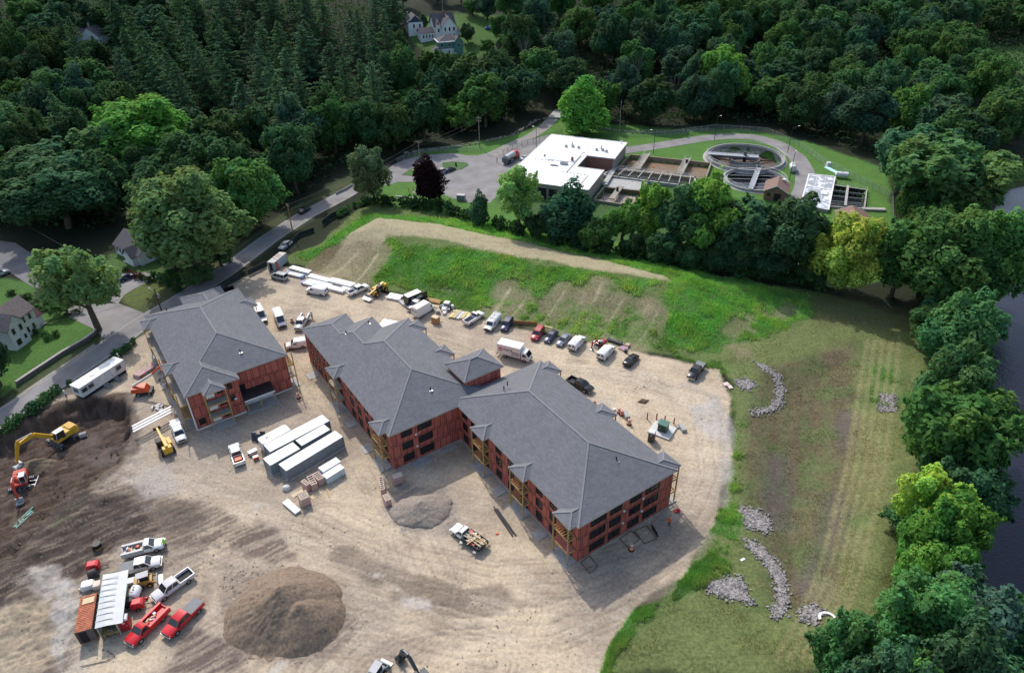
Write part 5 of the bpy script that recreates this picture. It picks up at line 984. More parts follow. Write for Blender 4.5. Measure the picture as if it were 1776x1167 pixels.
def tank(label, q, rz, L, rad, mt, name='tank', leg=True, z=None):
    t = thing(name, label, 'tank', at(*q), rz); z = z or rad+.3; m = MB()
    m.loft([[(x,k*rad*math.cos(a),z+k*rad*math.sin(a)) for a in np.linspace(0,6.283,17)[:-1]] for x,k in ((-L/2,.3),(-L/2+.12,.75),(-L/2+.35,1),(L/2-.35,1),(L/2-.12,.75),(L/2,.3))]); m.build('shell', mt, t, 40)
    m = MB(); [m.box(x,0,0,.15,rad*1.4,z-rad*.5) for x in (-L*.3,L*.3)]; m.build('saddle', GREYM, t); m = MB(); m.cyl((0,0,z+rad-.05),(0,0,z+rad+.15),.15); [m.bar((x,-.1,z+rad),(x,.2,z+rad+.1),.08) for x in (-.5,.4)]; m.build('fitting', GREYM, t); return t
tank('white fuel tank between the skid steer and the red generator', k8(625,610), R(95), 2.2,.75, WHITE)
def gen(label, q, rz, c, L=1.7, mast=True):
    t = thing('compressor', label, 'compressor', at(*q), rz); m = MB(); m.loft([[(x,y,.5) for x,y in ((-L/2,-.6),(L/2,-.6),(L/2,.6),(-L/2,.6))],[(x,y,1.35) for x,y in ((-L/2,-.6),(L/2-.1,-.6),(L/2-.1,.6),(-L/2,.6))],[(x,y,1.5) for x,y in ((-L/2+.2,-.45),(L/2-.4,-.45),(L/2-.4,.45),(-L/2+.2,.45))]]); m.build('housing', c, t); wheels(t,(0,),.65,.3,.18); m = MB(); m.bar((L/2,0,.5),(L/2+1.1,0,.4),.1); m.build('tow_bar', BPLAST, t); m = MB(); m.box(-L/2-.01,0,.7,.04,.7,.45); m.build('grille', BPLAST, t)
gen('red towable compressor with wheels behind the grey shed', k8(240,355), R(15), PR); gen('dark towable mixer below the red compressor', k8(232,430), R(-60), BPLAST, 1.0); gen('red generator with pink top beside the red portable toilet', k8(650,705), R(15), PR); gen('charcoal machine beside the red generator', k8(565,690), R(20), BPLAST, 1.8)
p = at(*k8(268,160)); t = thing('coil_drum', 'black coiled pipe on a wooden drum left of the work trucks', 'coil', p); m = MB(); [m.cyl((0,0,.45+.16*k),(0,0,.6+.16*k),.75-.04*k,n=16) for k in range(4)]; m.build('coil', BLACK, t); m = MB(); m.cyl((0,0,0),(0,0,.42),.6,n=12); m.build('drum', WOOD, t)
for lab,q,sz,mt in (('white tarp covered pallet behind the grey shed',k8(182,520),(1.8,1.4,1.0),WHITE),('cream covered pallet touching the grey shed',k8(265,515),(1.1,1.3,.8),CREAM),('small tan box left of the white tarp pallet',k8(105,548),(.5,.4,.35),WOODL),('white bagged pallet in front of the skid steer',k8(575,478),(1.6,1.2,.6),WHITE),('small red fuel can beside the white tank',k8(715,628),(.4,.3,.4),PR)):
    m = MB(); m.loft([[(x*sz[0]/2*k,y*sz[1]/2*k,z*sz[2]) for x,y in ((-1,-.7),(-.7,-1),(.7,-1),(1,-.7),(1,.7),(.7,1),(-.7,1),(-1,.7))] for k,z in ((1,0),(1,.7),(.85,.95),(.5,1))]); o = m.build('covered_pallet' if sz[0]>.6 else 'small_box', mt); o.location = at(*q); o.rotation_euler = (0,0,.3); tag(o,lab,'pallet' if sz[0]>.6 else 'box')
# precast pipe end and debris by the big excavator
p = at(146,758); t = thing('concrete_pipe', 'white concrete pipe end lying behind the yellow excavator', 'pipe', p, .5); m = MB()
n = 14; m.loft([[(x,rr_*math.cos(a),.6+rr_*math.sin(a)) for a in np.linspace(0,6.283,n+1)[:-1]] for x,rr_ in ((-.6,.55),(.6,.55),(.6,.38),(-.6,.38))]+[], cap=False); m.build('pipe_wall', CONC, t); m = MB(); m.box(-.2,.9,0,1.0,.5,.3,.4); m.build('broken_slab', CONC, t)
m = MB(); m.loft([[(-2.5,-1,.05),(2.5,-1,.05),(2.5,1,.05),(-2.5,1,.05)],[(-2.3,-.9,.75),(2.4,-.9,.7),(2.3,.9,.75),(-2.4,.9,.7)]]); o = m.build('brick_pallets', mat('tarp red white',(.42,.27,.26),.7,var=.5,scale=1.5)); o.location = at(254,645); o.rotation_euler = (0,0,head(at(240,652),at(263,637))); o.name = 'covered_stack'; tag(o,'red and white tarped stack beside the boom lift','stack')
for i,q in enumerate(((277,640),(283,655),(289,672),(273,708),(279,715))):
    m = MB(); rr = random.Random(i); [m.box(rr.gauss(0,.5),rr.gauss(0,.6),.0,rr.uniform(.5,1.2),rr.uniform(.3,.7),rr.uniform(.2,.6),rr.uniform(0,3)) for k in range(5)]
    o = m.build('debris_bundle', mat('pale debris',(.52,.50,.49),.8,var=.2)); o.location = at(*q); tag(o,('white wrapped bundle by the boom lift basket','white wrapped bundle below the balconies of the smaller building','white sacks beneath the long lumber balcony','pale mortar tub heap left of the lift track','pale board scraps above the white capped pickup')[i],'bundle')
# heaps of earth and gravel
def heap(label, q, rx, ry, h, mt, name, seed, ridge=0.0, rz=0.0):
    n = 130; g = np.linspace(-1.25,1.25,n); A_, B_ = np.meshgrid(g,g,indexing='ij'); x, y = A_.ravel(), B_.ravel()
    rad = np.hypot(x,y)*(1+.35*(fbm(x*3+seed,y*3,1.4,3,seed)-.5)); ang = np.arctan2(y,x)
    z = h*np.clip(1-rad,0,1)**.85
    if ridge > .5:                                       # two dumped cones with a ridge between them and rills down the near left face
        r1 = np.hypot(x-.02,y-.12)*(1+.22*(fbm(x*3+seed,y*3,1.4,3,seed)-.5)); r2 = np.hypot((x-.34)*1.25,(y+.25)*1.15); rill = np.sin(ang*29+rad*4+11*fbm(x*3,y*3,1,3,5))*.5+.5
        z = np.maximum(h*np.clip(1-r1,0,1)**.95, h*.82*np.clip(.98-r2*1.1,0,1)); rill = rill*(.3+.9*fbm(x*5,y*5,1,3,9)); z = z-h*.022*rill*sst(.25,-.35,x+y*.3)*np.clip(1-rad,0,1)*rad*4+(fbm(x*5,y*5,1.0,4,19)-.5)*.5*np.clip(1-rad,0,1)
    elif ridge: z = h*np.clip(1-rad,0,1)**.75*(1-.4*sst(-.1,.35,x*.8-y*.5)*sst(1.0,.2,rad)*ridge)+h*.12*ridge*np.sin(ang*9+rad*8)*np.clip(1-rad,0,1)*rad
    z = z+(fbm(x*8,y*8,1.2,4,seed+1)-.5)*h*.14*np.clip(1.3-rad,0,1); keep = rad < 1.12
    z = z+h*.10*np.clip(1.12-rad,0,1)**2; z = np.where(rad>.94, z-.5*np.clip((rad-.94)*5,0,1), z)
    co = np.stack([x*rx,y*ry,z],1); id_ = np.arange(n*n).reshape(n,n); q_ = np.stack([id_[:-1,:-1],id_[1:,:-1],id_[1:,1:],id_[:-1,1:]],-1).reshape(-1,4); q_ = q_[keep[q_].all(1)]
    o = mesh_from(name, co, q_, mt); o.location = at(*q); o.rotation_euler = (0,0,rz); bm = bmesh.new(); bm.from_mesh(o.data); bmesh.ops.delete(bm, geom=[v for v in bm.verts if not v.link_faces], context='VERTS'); bm.to_mesh(o.data); bm.free()
    return tag(o,label,'heap')
heap('large brown heap of sifted earth in the foreground yard',(492,1066),8.7,7.3,4.6,mat('heap earth',(.19,.14,.10),.95,var=.4,scale=2.5,bump=.8),'earth_heap',2,1,.2)
heap('smaller heap of grey brown gravelly soil before the long building',(730,886),5.3,3.9,2.0,mat('gravel soil',(.25,.21,.175),.95,var=.35,scale=3.5,bump=.9),'gravel_heap',7,.3)
heap('spoil mound of mixed brown soil in the pit before the yellow excavator',(62,812),3.6,2.6,1.6,mat('pit soil',(.13,.10,.065),.95,var=.4,scale=2,bump=.8),'spoil_mound',12,.2,.3)
# riprap: stones, one heap each
RIP = mat('riprap stone', (.24,.222,.215), .9, var=.85, scale=2.6)
def riprap(label, poly, n, seed, sz=(.09,.25)):
    P_ = [at(*q) for q in poly]; rr = random.Random(seed); m = MB(); xs = [p.x for p in P_]; ys = [p.y for p in P_]; k = 0; c0 = sum(P_,Vector())/len(P_)
    cand = np.array([(rr.uniform(min(xs)-1,max(xs)+1),rr.uniform(min(ys)-1,max(ys)+1)) for _ in range(n*4)]); ok = sdf(P_,cand[:,0],cand[:,1]) > .3-np.random.RandomState(seed).rand(len(cand))**9*1.1; cand = cand[ok][:n]; zz = hgt(cand[:,0],cand[:,1])
    for (x,y),z in zip(cand,zz):
        s = rr.uniform(*sz)*(1.5 if rr.random() < .12 else 1); a = rr.uniform(0,3); pts = []
        b = len(m.v)
        for sx,sy,sz_ in ((-1,-1,-.3),(1,-.8,-.3),(.9,1,-.3),(-1,.8,-.3),(-.7,-.6,.6),(.6,-.7,.7),(.7,.5,.5),(-.5,.7,.65)):
            X = sx*s*rr.uniform(.7,1.1); Y = sy*s*rr.uniform(.55,.95); m.v.append((x-c0.x+X*math.cos(a)-Y*math.sin(a), y-c0.y+X*math.sin(a)+Y*math.cos(a), z-c0.z+sz_*s*.8+.08))
        for q in ((4,5,6,7),(0,1,5,4),(1,2,6,5),(2,3,7,6),(3,0,4,7)): m.f.append(tuple(b+i for i in q)); m.m.append(0)
    o = m.build('riprap_gravel', RIP); o.location = c0; tag(o,label,'stones',None,'stuff')
def band(line, w_):
    L_ = [(x-w_/2*(1 if True else 0),y) for x,y in line]; return [(x,y-w_*.0) for x,y in line]+[(x+w_,y+w_*.25) for x,y in reversed(line)]
riprap('crescent shaped berm of pale stones in the upper basin',[(1302,624),(1330,634),(1352,650),(1362,675),(1358,700),(1340,716),(1308,722),(1302,712),(1330,706),(1344,692),(1346,668),(1336,650),(1315,638)],1900,1)
riprap('long curved berm of pale stones in the lower basin',[(1292,934),(1310,940),(1340,968),(1362,1000),(1368,1040),(1360,1068),(1342,1070),(1336,1054),(1347,1040),(1345,1010),(1325,975),(1296,948)],2500,2)
riprap('stone apron at the upper outfall beside the lane end',[(1277,660),(1300,658),(1312,668),(1300,678),(1280,672)],500,3)
riprap('stone apron at the middle outfall beside the tall grass',[(1284,880),(1320,888),(1338,905),(1330,925),(1300,915),(1285,898)],1100,4)
riprap('triangular stone apron nearest the front right grass',[(1228,1008),(1285,1000),(1305,1048),(1270,1040),(1230,1028)],1500,5)
riprap('stone patch against the river trees',[(1526,684),(1553,684),(1552,716),(1522,713)],650,6)
riprap('rounded stone patch beside the white ring',[(1388,1060),(1402,1047),(1428,1058),(1418,1078),(1390,1076)],650,7)
m = MB(); m.box(0,0,.0,4.6,3.2,.5); o = m.build('white_panel_stack', WHITE); o.location = at(676,565); o.rotation_euler = (0,0,R(-20)); tag(o,'large white panel stack lying behind the roof of the long building','panels')
p = at(1434,1073); m = MB(); pts = []
a0, a1 = R(-70), R(190)
m.loft([[(r_*math.cos(a),r_*math.sin(a)*.85,z) for r_,z in ((1.05,.02),(1.25,.25),(.85,.25))] for a in np.linspace(a0,a1,14)]); o = m.build('white_pipe_ring', WHITE); o.location = p; tag(o,'white curved pipe end lying beside the stones near the river trees','pipe')
m = MB(); m.box(0,0,0,.8,.35,.06,.5); o = m.build('white_board', WHITE); o.location = at(1288,970); tag(o,'small white board lying in the basin grass','board')
# people
SKIN = mat('skin', (.42,.26,.19), .6); JEANS = mat('jeans', (.04,.05,.09), .8)
def person(label, q, rz, shirt, hat=None, z=None, pose=0):
    t = thing('person', label, 'person', at(*q), rz); me = bpy.data.meshes.new('body'); bm = bmesh.new(); vl = bm.verts.layers.skin.new()
    J = [(0,0,.95,.15),(0,0,1.15,.15),(0,0,1.38,.17),(0,0,1.5,.07),(0,0,1.66,.11),(0,.1,.9,.1),(.04+.1*pose,.11,.5,.08),(-.02,.12,.08,.06),(.12,.12,.03,.045),(0,-.1,.9,.1),(.02-.1*pose,-.11,.5,.08),(-.05,-.12,.08,.06),(.09,-.12,.03,.045),(0,.23,1.38,.07),(.08,.30,1.1,.05),(.25,.26,.92,.04),(0,-.23,1.38,.07),(.06,-.30,1.1,.05),(.22,-.26,.92,.04)]
    vs = []
    for x,y,z_,r_ in J: v = bm.verts.new((x,y,z_)); v[vl].radius = (r_,r_); vs.append(v)
    vs[0][vl].use_root = True
    for a,b in ((0,1),(1,2),(2,3),(3,4),(0,5),(5,6),(6,7),(7,8),(0,9),(9,10),(10,11),(11,12),(2,13),(13,14),(14,15),(2,16),(16,17),(17,18)): bm.edges.new((vs[a],vs[b]))
    bm.to_mesh(me); bm.free(); o = bpy.data.objects.new('body', me); COL.objects.link(o)
    s = o.modifiers.new('s','SKIN'); s2 = o.modifiers.new('d','SUBSURF'); s2.levels = s2.render_levels = 1
    dg = bpy.context.evaluated_depsgraph_get(); dg.update(); nm = bpy.data.meshes.new_from_object(o.evaluated_get(dg)); o.modifiers.clear(); o.data = nm; nm.name = 'body'
    nm.materials.clear(); [nm.materials.append(x) for x in (SKIN,shirt,JEANS)]
    for f in nm.polygons: c = f.center; f.material_index = 0 if c.z > 1.5 or (abs(c.y) > .24 and c.z < 1.0 and c.x > .12) else (1 if c.z > .95 else 2)
    o.parent = t; m = MB(); m.loft([[(r_*math.cos(a)*1.1,r_*math.sin(a),z_) for a in np.linspace(0,6.283,11)[:-1]] for r_,z_ in ((.17,1.68),(.15,1.76),(.07,1.83))]); m.build('hard_hat', hat or WHITE, t)
    t.scale = (1.08,)*3
    if z is not None: t.location.z = z
    return t
person('worker in a white shirt and dark trousers on the sand near the long building',(541.6,552),1.2,WHITE); person('worker in a bright orange vest at the far end of the end wall',(1160,912),-2.2,ORB,ORB); person('worker in a yellow green vest at the nose of the white work truck',(288,949),2.5,VEST,VEST,pose=1)
person('worker in a yellow green vest beneath the balcony of the smaller building',(323,716),-1.0,VEST,WHITE); person('person in pale clothes standing by the hedge behind the office trailer',(208,626),.4,WHITED); person('person in dark clothes standing behind the tank truck',(862,283),0,BPLAST,BPLAST)
person('worker in a pale shirt beside the hedge in front of the office trailer',(116,690),1.0,WHITED)

# clods, chips and scraps on the yard: nobody could count them
def rubble(label, name, poly, n, seed, sz, mt):
    P_ = [at(*q) for q in poly]; rs = np.random.RandomState(seed); xs = [p.x for p in P_]; ys = [p.y for p in P_]; c = np.stack([rs.uniform(min(xs),max(xs),n*4),rs.uniform(min(ys),max(ys),n*4)],1); k = fbm(c[:,0],c[:,1],5,3,61)
    ok = (sdf(P_,c[:,0],c[:,1]) > 0)&(k > .35+.35*rs.rand(len(c)))
    cu = np.array([BO.x,BO.y]); l = (c-cu)@np.array([[math.cos(BR),-math.sin(BR)],[math.sin(BR),math.cos(BR)]]); ok &= ~(((l[:,0] > -14)&(l[:,0] < 22)&(l[:,1] > -1)&(l[:,1] < 75))|((l[:,0] > -41)&(l[:,0] < -17)&(l[:,1] > 62)&(l[:,1] < 103)))
    c = c[ok][:n]; s = rs.uniform(*sz,size=(len(c),1))**1.3; z = hgt(c[:,0],c[:,1])+.02
    ct = np.stack([c[:,0],c[:,1],z],1); base = np.array([(-1,-1,-.2),(1,-.7,-.2),(.8,1,-.2),(-.9,.8,-.2),(0,0,.9)]); v = (ct[:,None,:]+base[None]*(s[:,None]*(.6+.6*rs.rand(len(c),5,1)))).reshape(-1,3); b = (np.arange(len(c))*5)[:,None,None]
    q = (b+np.array([[0,1,4],[1,2,4],[2,3,4],[3,0,4]])[None]).reshape(-1,3); o = mesh_from(name, v, q, mt, 'stuff', None, False); tag(o,label,'rubble')
rubble('loose clods and chips of earth strewn over the sandy yard','earth_rubble',[(-60,900),(60,850),(230,800),(420,640),(700,560),(1000,640),(1240,700),(1240,850),(1150,980),(1020,1150),(600,1167),(0,1167)],2600,5,(.05,.22),mat('clod',(.22,.175,.135),.95,var=.5,scale=.7))
rubble('pale stone chips and scraps strewn over the sandy yard','pale_rubble',[(-60,1000),(100,900),(420,640),(700,560),(1000,640),(1240,700),(1240,850),(1150,980),(1020,1150),(600,1167),(0,1167)],500,6,(.04,.15),mat('pale chip',(.55,.52,.48),.9,var=.3))
rubble('lumps of dark soil in the excavated pit','soil_rubble',[(100,700),(225,690),(225,780),(90,900),(0,980),(-60,900),(0,760)],900,7,(.08,.32),mat('dark clod',(.065,.045,.036),.95,var=.5,scale=.7))
rubble('crumbs of earth round the foot of the large heap','heap_rubble',[(370,1040),(395,985),(490,965),(600,1000),(640,1080),(570,1150),(420,1150)],700,8,(.06,.24),mat('clod',(.2,.2,.2)))
m = MB(); pp = [at(*q) for q in ((186,1128),(200,1138),(185,1146),(160,1152),(140,1156))]; c0 = pp[0].copy(); [m.bar(a-c0+Vector((0,0,.1)),b-c0+Vector((0,0,.1)),.07) for a,b in zip(pp[:-1],pp[1:])]; o = m.build('hose', BLACK); o.location = c0; tag(o,'dark hose curling on the ground below the grey shed','hose')
# ------------------------------------------------------------------ roads, water
ASPH = mat('asphalt', (.155,.15,.155), .9, var=.22, scale=.25, bump=.1); ASPL = mat('worn asphalt', (.215,.205,.205), .9, var=.25, scale=.2, bump=.1); GRAV = mat('gravel lane', (.25,.235,.22), .95, var=.2, scale=.6)
LAWN = mat('lawn', (.055,.125,.03), .95, var=.35, scale=1.5); MARK = mat('worn road paint', (.45,.44,.40), .9, var=.3)
def strip(name, line, w_, mt, dz=.05, st=1.2, kind='structure', off=0.0, dash=None):
    P_ = []
    for a, b in zip(line[:-1], line[1:]):
        n = max(1, int((b-a).length/st)); P_ += [a+(b-a)*i/n for i in range(n)]
    P_.append(line[-1]); P_ = [Vector((p.x,p.y,0)) for p in P_]
    for _ in range(6): P_ = [P_[0]]+[(P_[i-1]+P_[i]*2+P_[i+1])/4 for i in range(1,len(P_)-1)]+[P_[-1]]
    m = MB(); prev = None
    for i, p in enumerate(P_):
        d = (P_[min(i+1,len(P_)-1)]-P_[max(i-1,0)]).normalized(); n = Vector((-d.y,d.x,0)); row = []
        for k in range(5): q = p+n*(off+w_*(k/4-.5)); row.append((q.x,q.y,hz(q.x,q.y)+dz))
        if prev and not (dash and (i//2)%2):
            for k in range(4): m.face([prev[k+1],prev[k],row[k],row[k+1]])
        prev = row
    o = m.build(name, mt)
    if kind: o['kind'] = kind
    return o
for (l_,w_),nm,mt in zip(ROADW, ('road','lane_road','ring_road'), (ASPL,GRAV,ASPL)): strip(nm, l_, w_, mt)
strip('road_marking', ROADW[0][0], .14, MARK, .062, off=2.7); strip('road_marking', ROADW[0][0], .14, MARK, .062, off=-2.7)
def sheet(name, P_, mt, z): m = MB(); m.face([(p.x,p.y,z) for p in P_]); o = m.build(name, mt); o['kind'] = 'structure'; return o
for nm,P_ in SHEETS: sheet(nm, P_, ASPL if nm != 'asphalt_yard_road' else ASPH, .04 if nm != 'street' else .054)
def Gs(*q): return [G(*p) for p in q]
for P_ in (Gs((767,283),(785,281),(810,283),(813,287),(800,294),(785,296),(768,297)),Gs((697,304),(710,295),(728,288),(745,286),(745,306),(722,306))):
    m = MB(); m.prism([(p.x,p.y) for p in P_], 0, .16); o = m.build('lawn', LAWN); o['kind'] = 'structure'
for P_ in (Gs((700,297),(740,297),(768,310),(735,312)),): pass
wm, t_, b_ = nodes('river water'); b_.inputs['Base Color'].default_value = (.014,.014,.027,1); b_.inputs['Roughness'].default_value = .18; b_.inputs['Specular IOR Level'].default_value = .3
n_ = t_.nodes.new('ShaderNodeTexNoise'); n_.inputs['Scale'].default_value = 2.2; n_.inputs['Detail'].default_value = 4; c_ = t_.nodes.new('ShaderNodeTexCoord'); t_.links.new(c_.outputs['Object'], n_.inputs['Vector'])
bp_ = t_.nodes.new('ShaderNodeBump'); bp_.inputs['Strength'].default_value = .5; bp_.inputs['Distance'].default_value = .12; t_.links.new(n_.outputs['Fac'], bp_.inputs['Height']); t_.links.new(bp_.outputs[0], b_.inputs['Normal'])
rv = [Vector((p.x-4,p.y,0)) for p in BANK]; m = MB()
m.face([(p.x,p.y,-2.4) for p in rv]+[(420,300,-2.4),(420,20,-2.4)]); o = m.build('river_water', wm); o['kind'] = 'structure'

# ------------------------------------------------------------------ the treatment plant
BRK = brickmat('brown brick', (.23,.12,.09), (.28,.15,.11), (.25,.20,.17), .6, .2, .02); TAN = mat('tan block', (.34,.29,.25), .85, var=.12, scale=1)
WROOF = mat('white membrane roof', (.80,.80,.79), .6, var=.05, scale=.4); SLUDGE = mat('brown basin water', (.16,.105,.055), .6, var=.25, scale=.4); BLKW = mat('dark tank water', (.012,.012,.016), .15, var=.3)
BROWNW = mat('stained basin wall', (.13,.09,.05), .9, var=.3, scale=.8); RAIL = mat('rail steel', (.50,.50,.50), .5, .2)
PR0 = R(-22.5); pb = G(850+1155/6.83,180+1020/6.83,4.7); U2 = Vector((math.cos(PR0),math.sin(PR0),0)); V2 = Vector((-U2.y,U2.x,0)); P0 = Vector((pb.x,pb.y,0))-U2*27
pt = thing('plant_building', 'flat white roofed brick treatment plant building with a notch on its right side', 'building', P0, PR0)
PO = [(0,0),(27,0),(27,17.2),(18.4,17.2),(18.4,28),(27.5,28),(27.5,45),(0,45)]
wallmesh(PO, -.1, 4.6, TAN, pt); m = MB(); m.box(22.8,27.9,.1,8.9,.1,4.4); m.box(18.35,22.6,.1,.1,10.5,4.4); m.build('brick_facing', MATS['brown brick'], pt) if False else m.build('brick_facing', mat('dull red brick',(.25,.115,.09),.85,var=.15), pt)
def flat(poly, z, name, mt, parent): m = MB(); m.prism(poly, z-.25, z); return m.build(name, mt, parent)
flat([(-.3,-.3),(27.3,-.3),(27.3,17.0),(18.2,17.0),(18.2,28.2),(27.8,28.2),(27.8,45.3),(-.3,45.3)], 4.75, 'roof', WROOF, pt)
m = MB(); P_ = [(-.3,-.3),(27.3,-.3),(27.3,17.0),(18.2,17.0),(18.2,28.2),(27.8,28.2),(27.8,45.3),(-.3,45.3)]
for i in range(8): a,b = P_[i],P_[(i+1)%8]; m.bar((a[0],a[1],4.8),(b[0],b[1],4.8),.28,.14)
m.build('parapet', mat('roof edge',(.62,.61,.60),.6), pt)
m = MB(); m.box(11.5,25.5,4.75,9.5,10.5,.25); m.build('lower_roof_curb', WROOF, pt)
def unit(x,y,sx,sy,h,mt=GREYM,nm='roof_unit'): m = MB(); m.box(x,y,4.75,sx,sy,h,taper=.03); m.box(x,y,4.75+h,sx*.7,sy*.6,.15); return m.build(nm,mt,pt)
for x,y in ((9,34),(11.2,34.6),(13.5,34.2),(20,34),(22,34.5),(23.5,33.6)): unit(x,y,.9,.7,.7,STEEL)
for x,y in ((10.5,36),(21,36)): m = MB(); m.cyl((x,y,4.75),(x,y,6.0),.25); m.cyl((x,y,6),(x,y,6.2),.5,.1); m.build('roof_vent', STEEL, pt)
unit(13.5,18,2.4,1.4,.9,STEEL); unit(15.2,21.5,.8,.8,1.3,mat('chimney brick',(.30,.13,.09),.8),'chimney'); unit(11,15.5,2.8,.5,.3,GREYM); unit(5,23,.6,.6,.5,GREYM)
m = MB(); [m.box(16.6+.0*k,12+1.1*k,4.75,.6,.6,.12) for k in range(14)]; [m.box(15.5+1.2*k,11.2,4.75,.6,.5,.12) for k in range(7)]; [m.box(23.8,10.5-1.2*k,4.75,.5,.6,.12) for k in range(6)]; m.build('paver_pattern', GREYM, pt)
m = MB(); [m.box(3.0+1.2*k,19.5,4.75,.7,.4,.12) for k in range(6)]; [m.box(8.5+1.0*k,30.4,4.75,.6,.4,.14) for k in range(9)]; m.build('paver_pattern', GREYM, pt)
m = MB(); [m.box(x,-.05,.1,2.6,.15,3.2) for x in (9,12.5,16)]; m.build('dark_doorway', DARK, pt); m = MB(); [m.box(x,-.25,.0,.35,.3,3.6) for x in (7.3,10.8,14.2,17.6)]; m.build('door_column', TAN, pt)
m = MB(); [m.box(25.7+.35*k,43.6,4.75,.15,.15,1.2) for k in range(3)]; m.build('roof_post', WHITE, pt)
p = at(1073,244); m = MB(); m.cyl((0,0,0),(0,0,15),.16,.05,n=8); [m.bar((-.3,0,z),(.3,0,z),.05) for z in (9,12,14)]; o = m.build('antenna_mast', GREYM); o.location = p; tag(o,'tall thin grey antenna mast behind the white roof','mast')
def lpt(v): return Vector((v[0],v[1],v[2] if len(v) > 2 else 0))
def tankpoly(label, P_, ztop, zw, wall, water, name, th=.45, inner=None):
    c = sum(P_, Vector())/len(P_); c.z = 0; t = thing(name, label, 'basin', c); Q = [lpt((p.x-c.x,p.y-c.y)) for p in P_]; m = MB()
    for i in range(len(Q)): a,b = Q[i],Q[(i+1)%len(Q)]; d = (b-a).normalized()*(th/2); m.bar(a-d+Vector((0,0,ztop/2-2)),b+d+Vector((0,0,ztop/2-2)),th,ztop+4)
    m.build('basin_wall', wall, t)
    if inner:
        m = MB(); S = shrink(Q,.45)
        for i in range(len(S)): a,b = S[i],S[(i+1)%len(S)]; m.face([(a.x,a.y,-3.9),(b.x,b.y,-3.9),(b.x,b.y,ztop-.15),(a.x,a.y,ztop-.15)])
        m.build('inner_wall', inner, t)
    m = MB(); m.face([(q.x,q.y,zw) for q in shrink(Q,.2)]); m.build('basin_water', water, t); return t, c
def railing(m, a, b, h=1.05, st=1.6):
    a,b = Vector(a),Vector(b); n = max(1,int((b-a).length/st)); [m.bar(a+(b-a)*i/n, a+(b-a)*i/n+Vector((0,0,h)), .05) for i in range(n+1)]
    for z in (h,h*.55): m.bar(a+Vector((0,0,z)), b+Vector((0,0,z)), .05)
def kQ(x,y,z=1.0): return G(1030+x/6.83,240+y/6.83,z)
t,c = tankpoly('long brown aeration basin crossed by two concrete walkways', TB, 1.0, -.7, mat('brown stained concrete',(.27,.215,.15),.9,var=.3), SLUDGE, 'aeration_basin', inner=BROWNW)
for a,b in (((635,190),(510,370)),((1115,245),(1015,430))):
    A,B = kQ(*a)-c,kQ(*b)-c; m = MB(); m.bar(A+Vector((0,0,.1)),B+Vector((0,0,.1)),2.0,.3); wk = m.build('walkway', CONCD, t)
    m = MB(); d = (B-A).normalized(); n = Vector((-d.y,d.x,0)); [railing(m, A+n*s+Vector((0,0,.2)), B+n*s+Vector((0,0,.2))) for s in (-.95,.95)]; m.build('railing', RAIL, wk)
for i in range(4):
    m = MB(); railing(m, TB[i]-c+Vector((0,0,0)), TB[(i+1)%4]-c, st=2.4); m.build('railing', RAIL, t) if i in (3,2) else None
m = MB(); q = kQ(1100,300)-c; m.box(q.x,q.y,1.2,.8,.6,1.2); m.build('drive_motor', BLACK, t); m = MB(); q = kQ(705,360,.5)-c; m.box(q.x,q.y,1.0,.5,.5,.4); m.build('float_box', ORB, t)
t,c = tankpoly('narrow concrete channel with cross pipes beside the brown basin', TC, 1.0, -1.5, CONC, BLKW, 'settling_channel', .6, CONCD)
for i in range(9): a = TC[0].lerp(TC[3],(i+.5)/9)-c; b = TC[1].lerp(TC[2],(i+.5)/9)-c; m = MB(); m.bar(a+Vector((0,0,.5)),b+Vector((0,0,.5)),.25,.2); m.build('cross_beam', CONC, t)
m = MB(); [railing(m, TC[i]-c, TC[j]-c, st=2.2) for i,j in ((0,3),(1,2))]; m.build('railing', RAIL, t)
A,B = kQ(250,350,1.2),kQ(130,540,1.2); m = MB(); m.bar((A-c)+Vector((0,0,.1)),(B-c)+Vector((0,0,.1)),1.6,.25); m.build('walkway', CONC, t)
m = MB(); P_ = [kQ(*q,.5) for q in ((120,570),(190,475),(640,510),(600,620))]; cc = sum(P_,Vector())/4; m.prism([(p.x-cc.x,p.y-cc.y) for p in P_],-.5,.55); m2 = m.build('slab_deck', CONC); m2.location = (cc.x,cc.y,0); tag(m2,'concrete deck between the channel and the churning tank','deck')
t,c = tankpoly('square tank of churning red brown water with a concrete walkway', TR_, .9, -.9, CONCD, mat('churned water',(.23,.16,.135),.35,var=.6,scale=1.6), 'mixing_tank', inner=BROWNW)
A,B = kQ(320,570,1)-c,kQ(210,720,1)-c; m = MB(); m.bar(A,B,1.8,.3); wk = m.build('walkway', CONCD, t); m = MB(); q = A.lerp(B,.4); m.cyl(q,q+Vector((0,0,1.4)),.4); m.build('mixer_motor', BLACK, t)
q = kQ(400,680,0)-c; m = MB()
for k in range(5): r_ = .8+.75*k; m.loft([[(q.x+r*math.cos(a),q.y+r*math.sin(a),z) for a in np.linspace(0,6.283,29)[:-1]] for r,z in ((r_-.22,-.9),(r_,-.8),(r_+.22,-.9))], cap=False)
m.build('water_ripple', mat('foam brown',(.42,.33,.28),.6,var=.3,scale=2), t)
def rings(m, rs, n=56, cap=False):
    m.loft([[(r_*math.cos(a),r_*math.sin(a),z) for a in np.linspace(0,2*math.pi,n+1)[:-1]] for r_,z in rs], cap=cap)
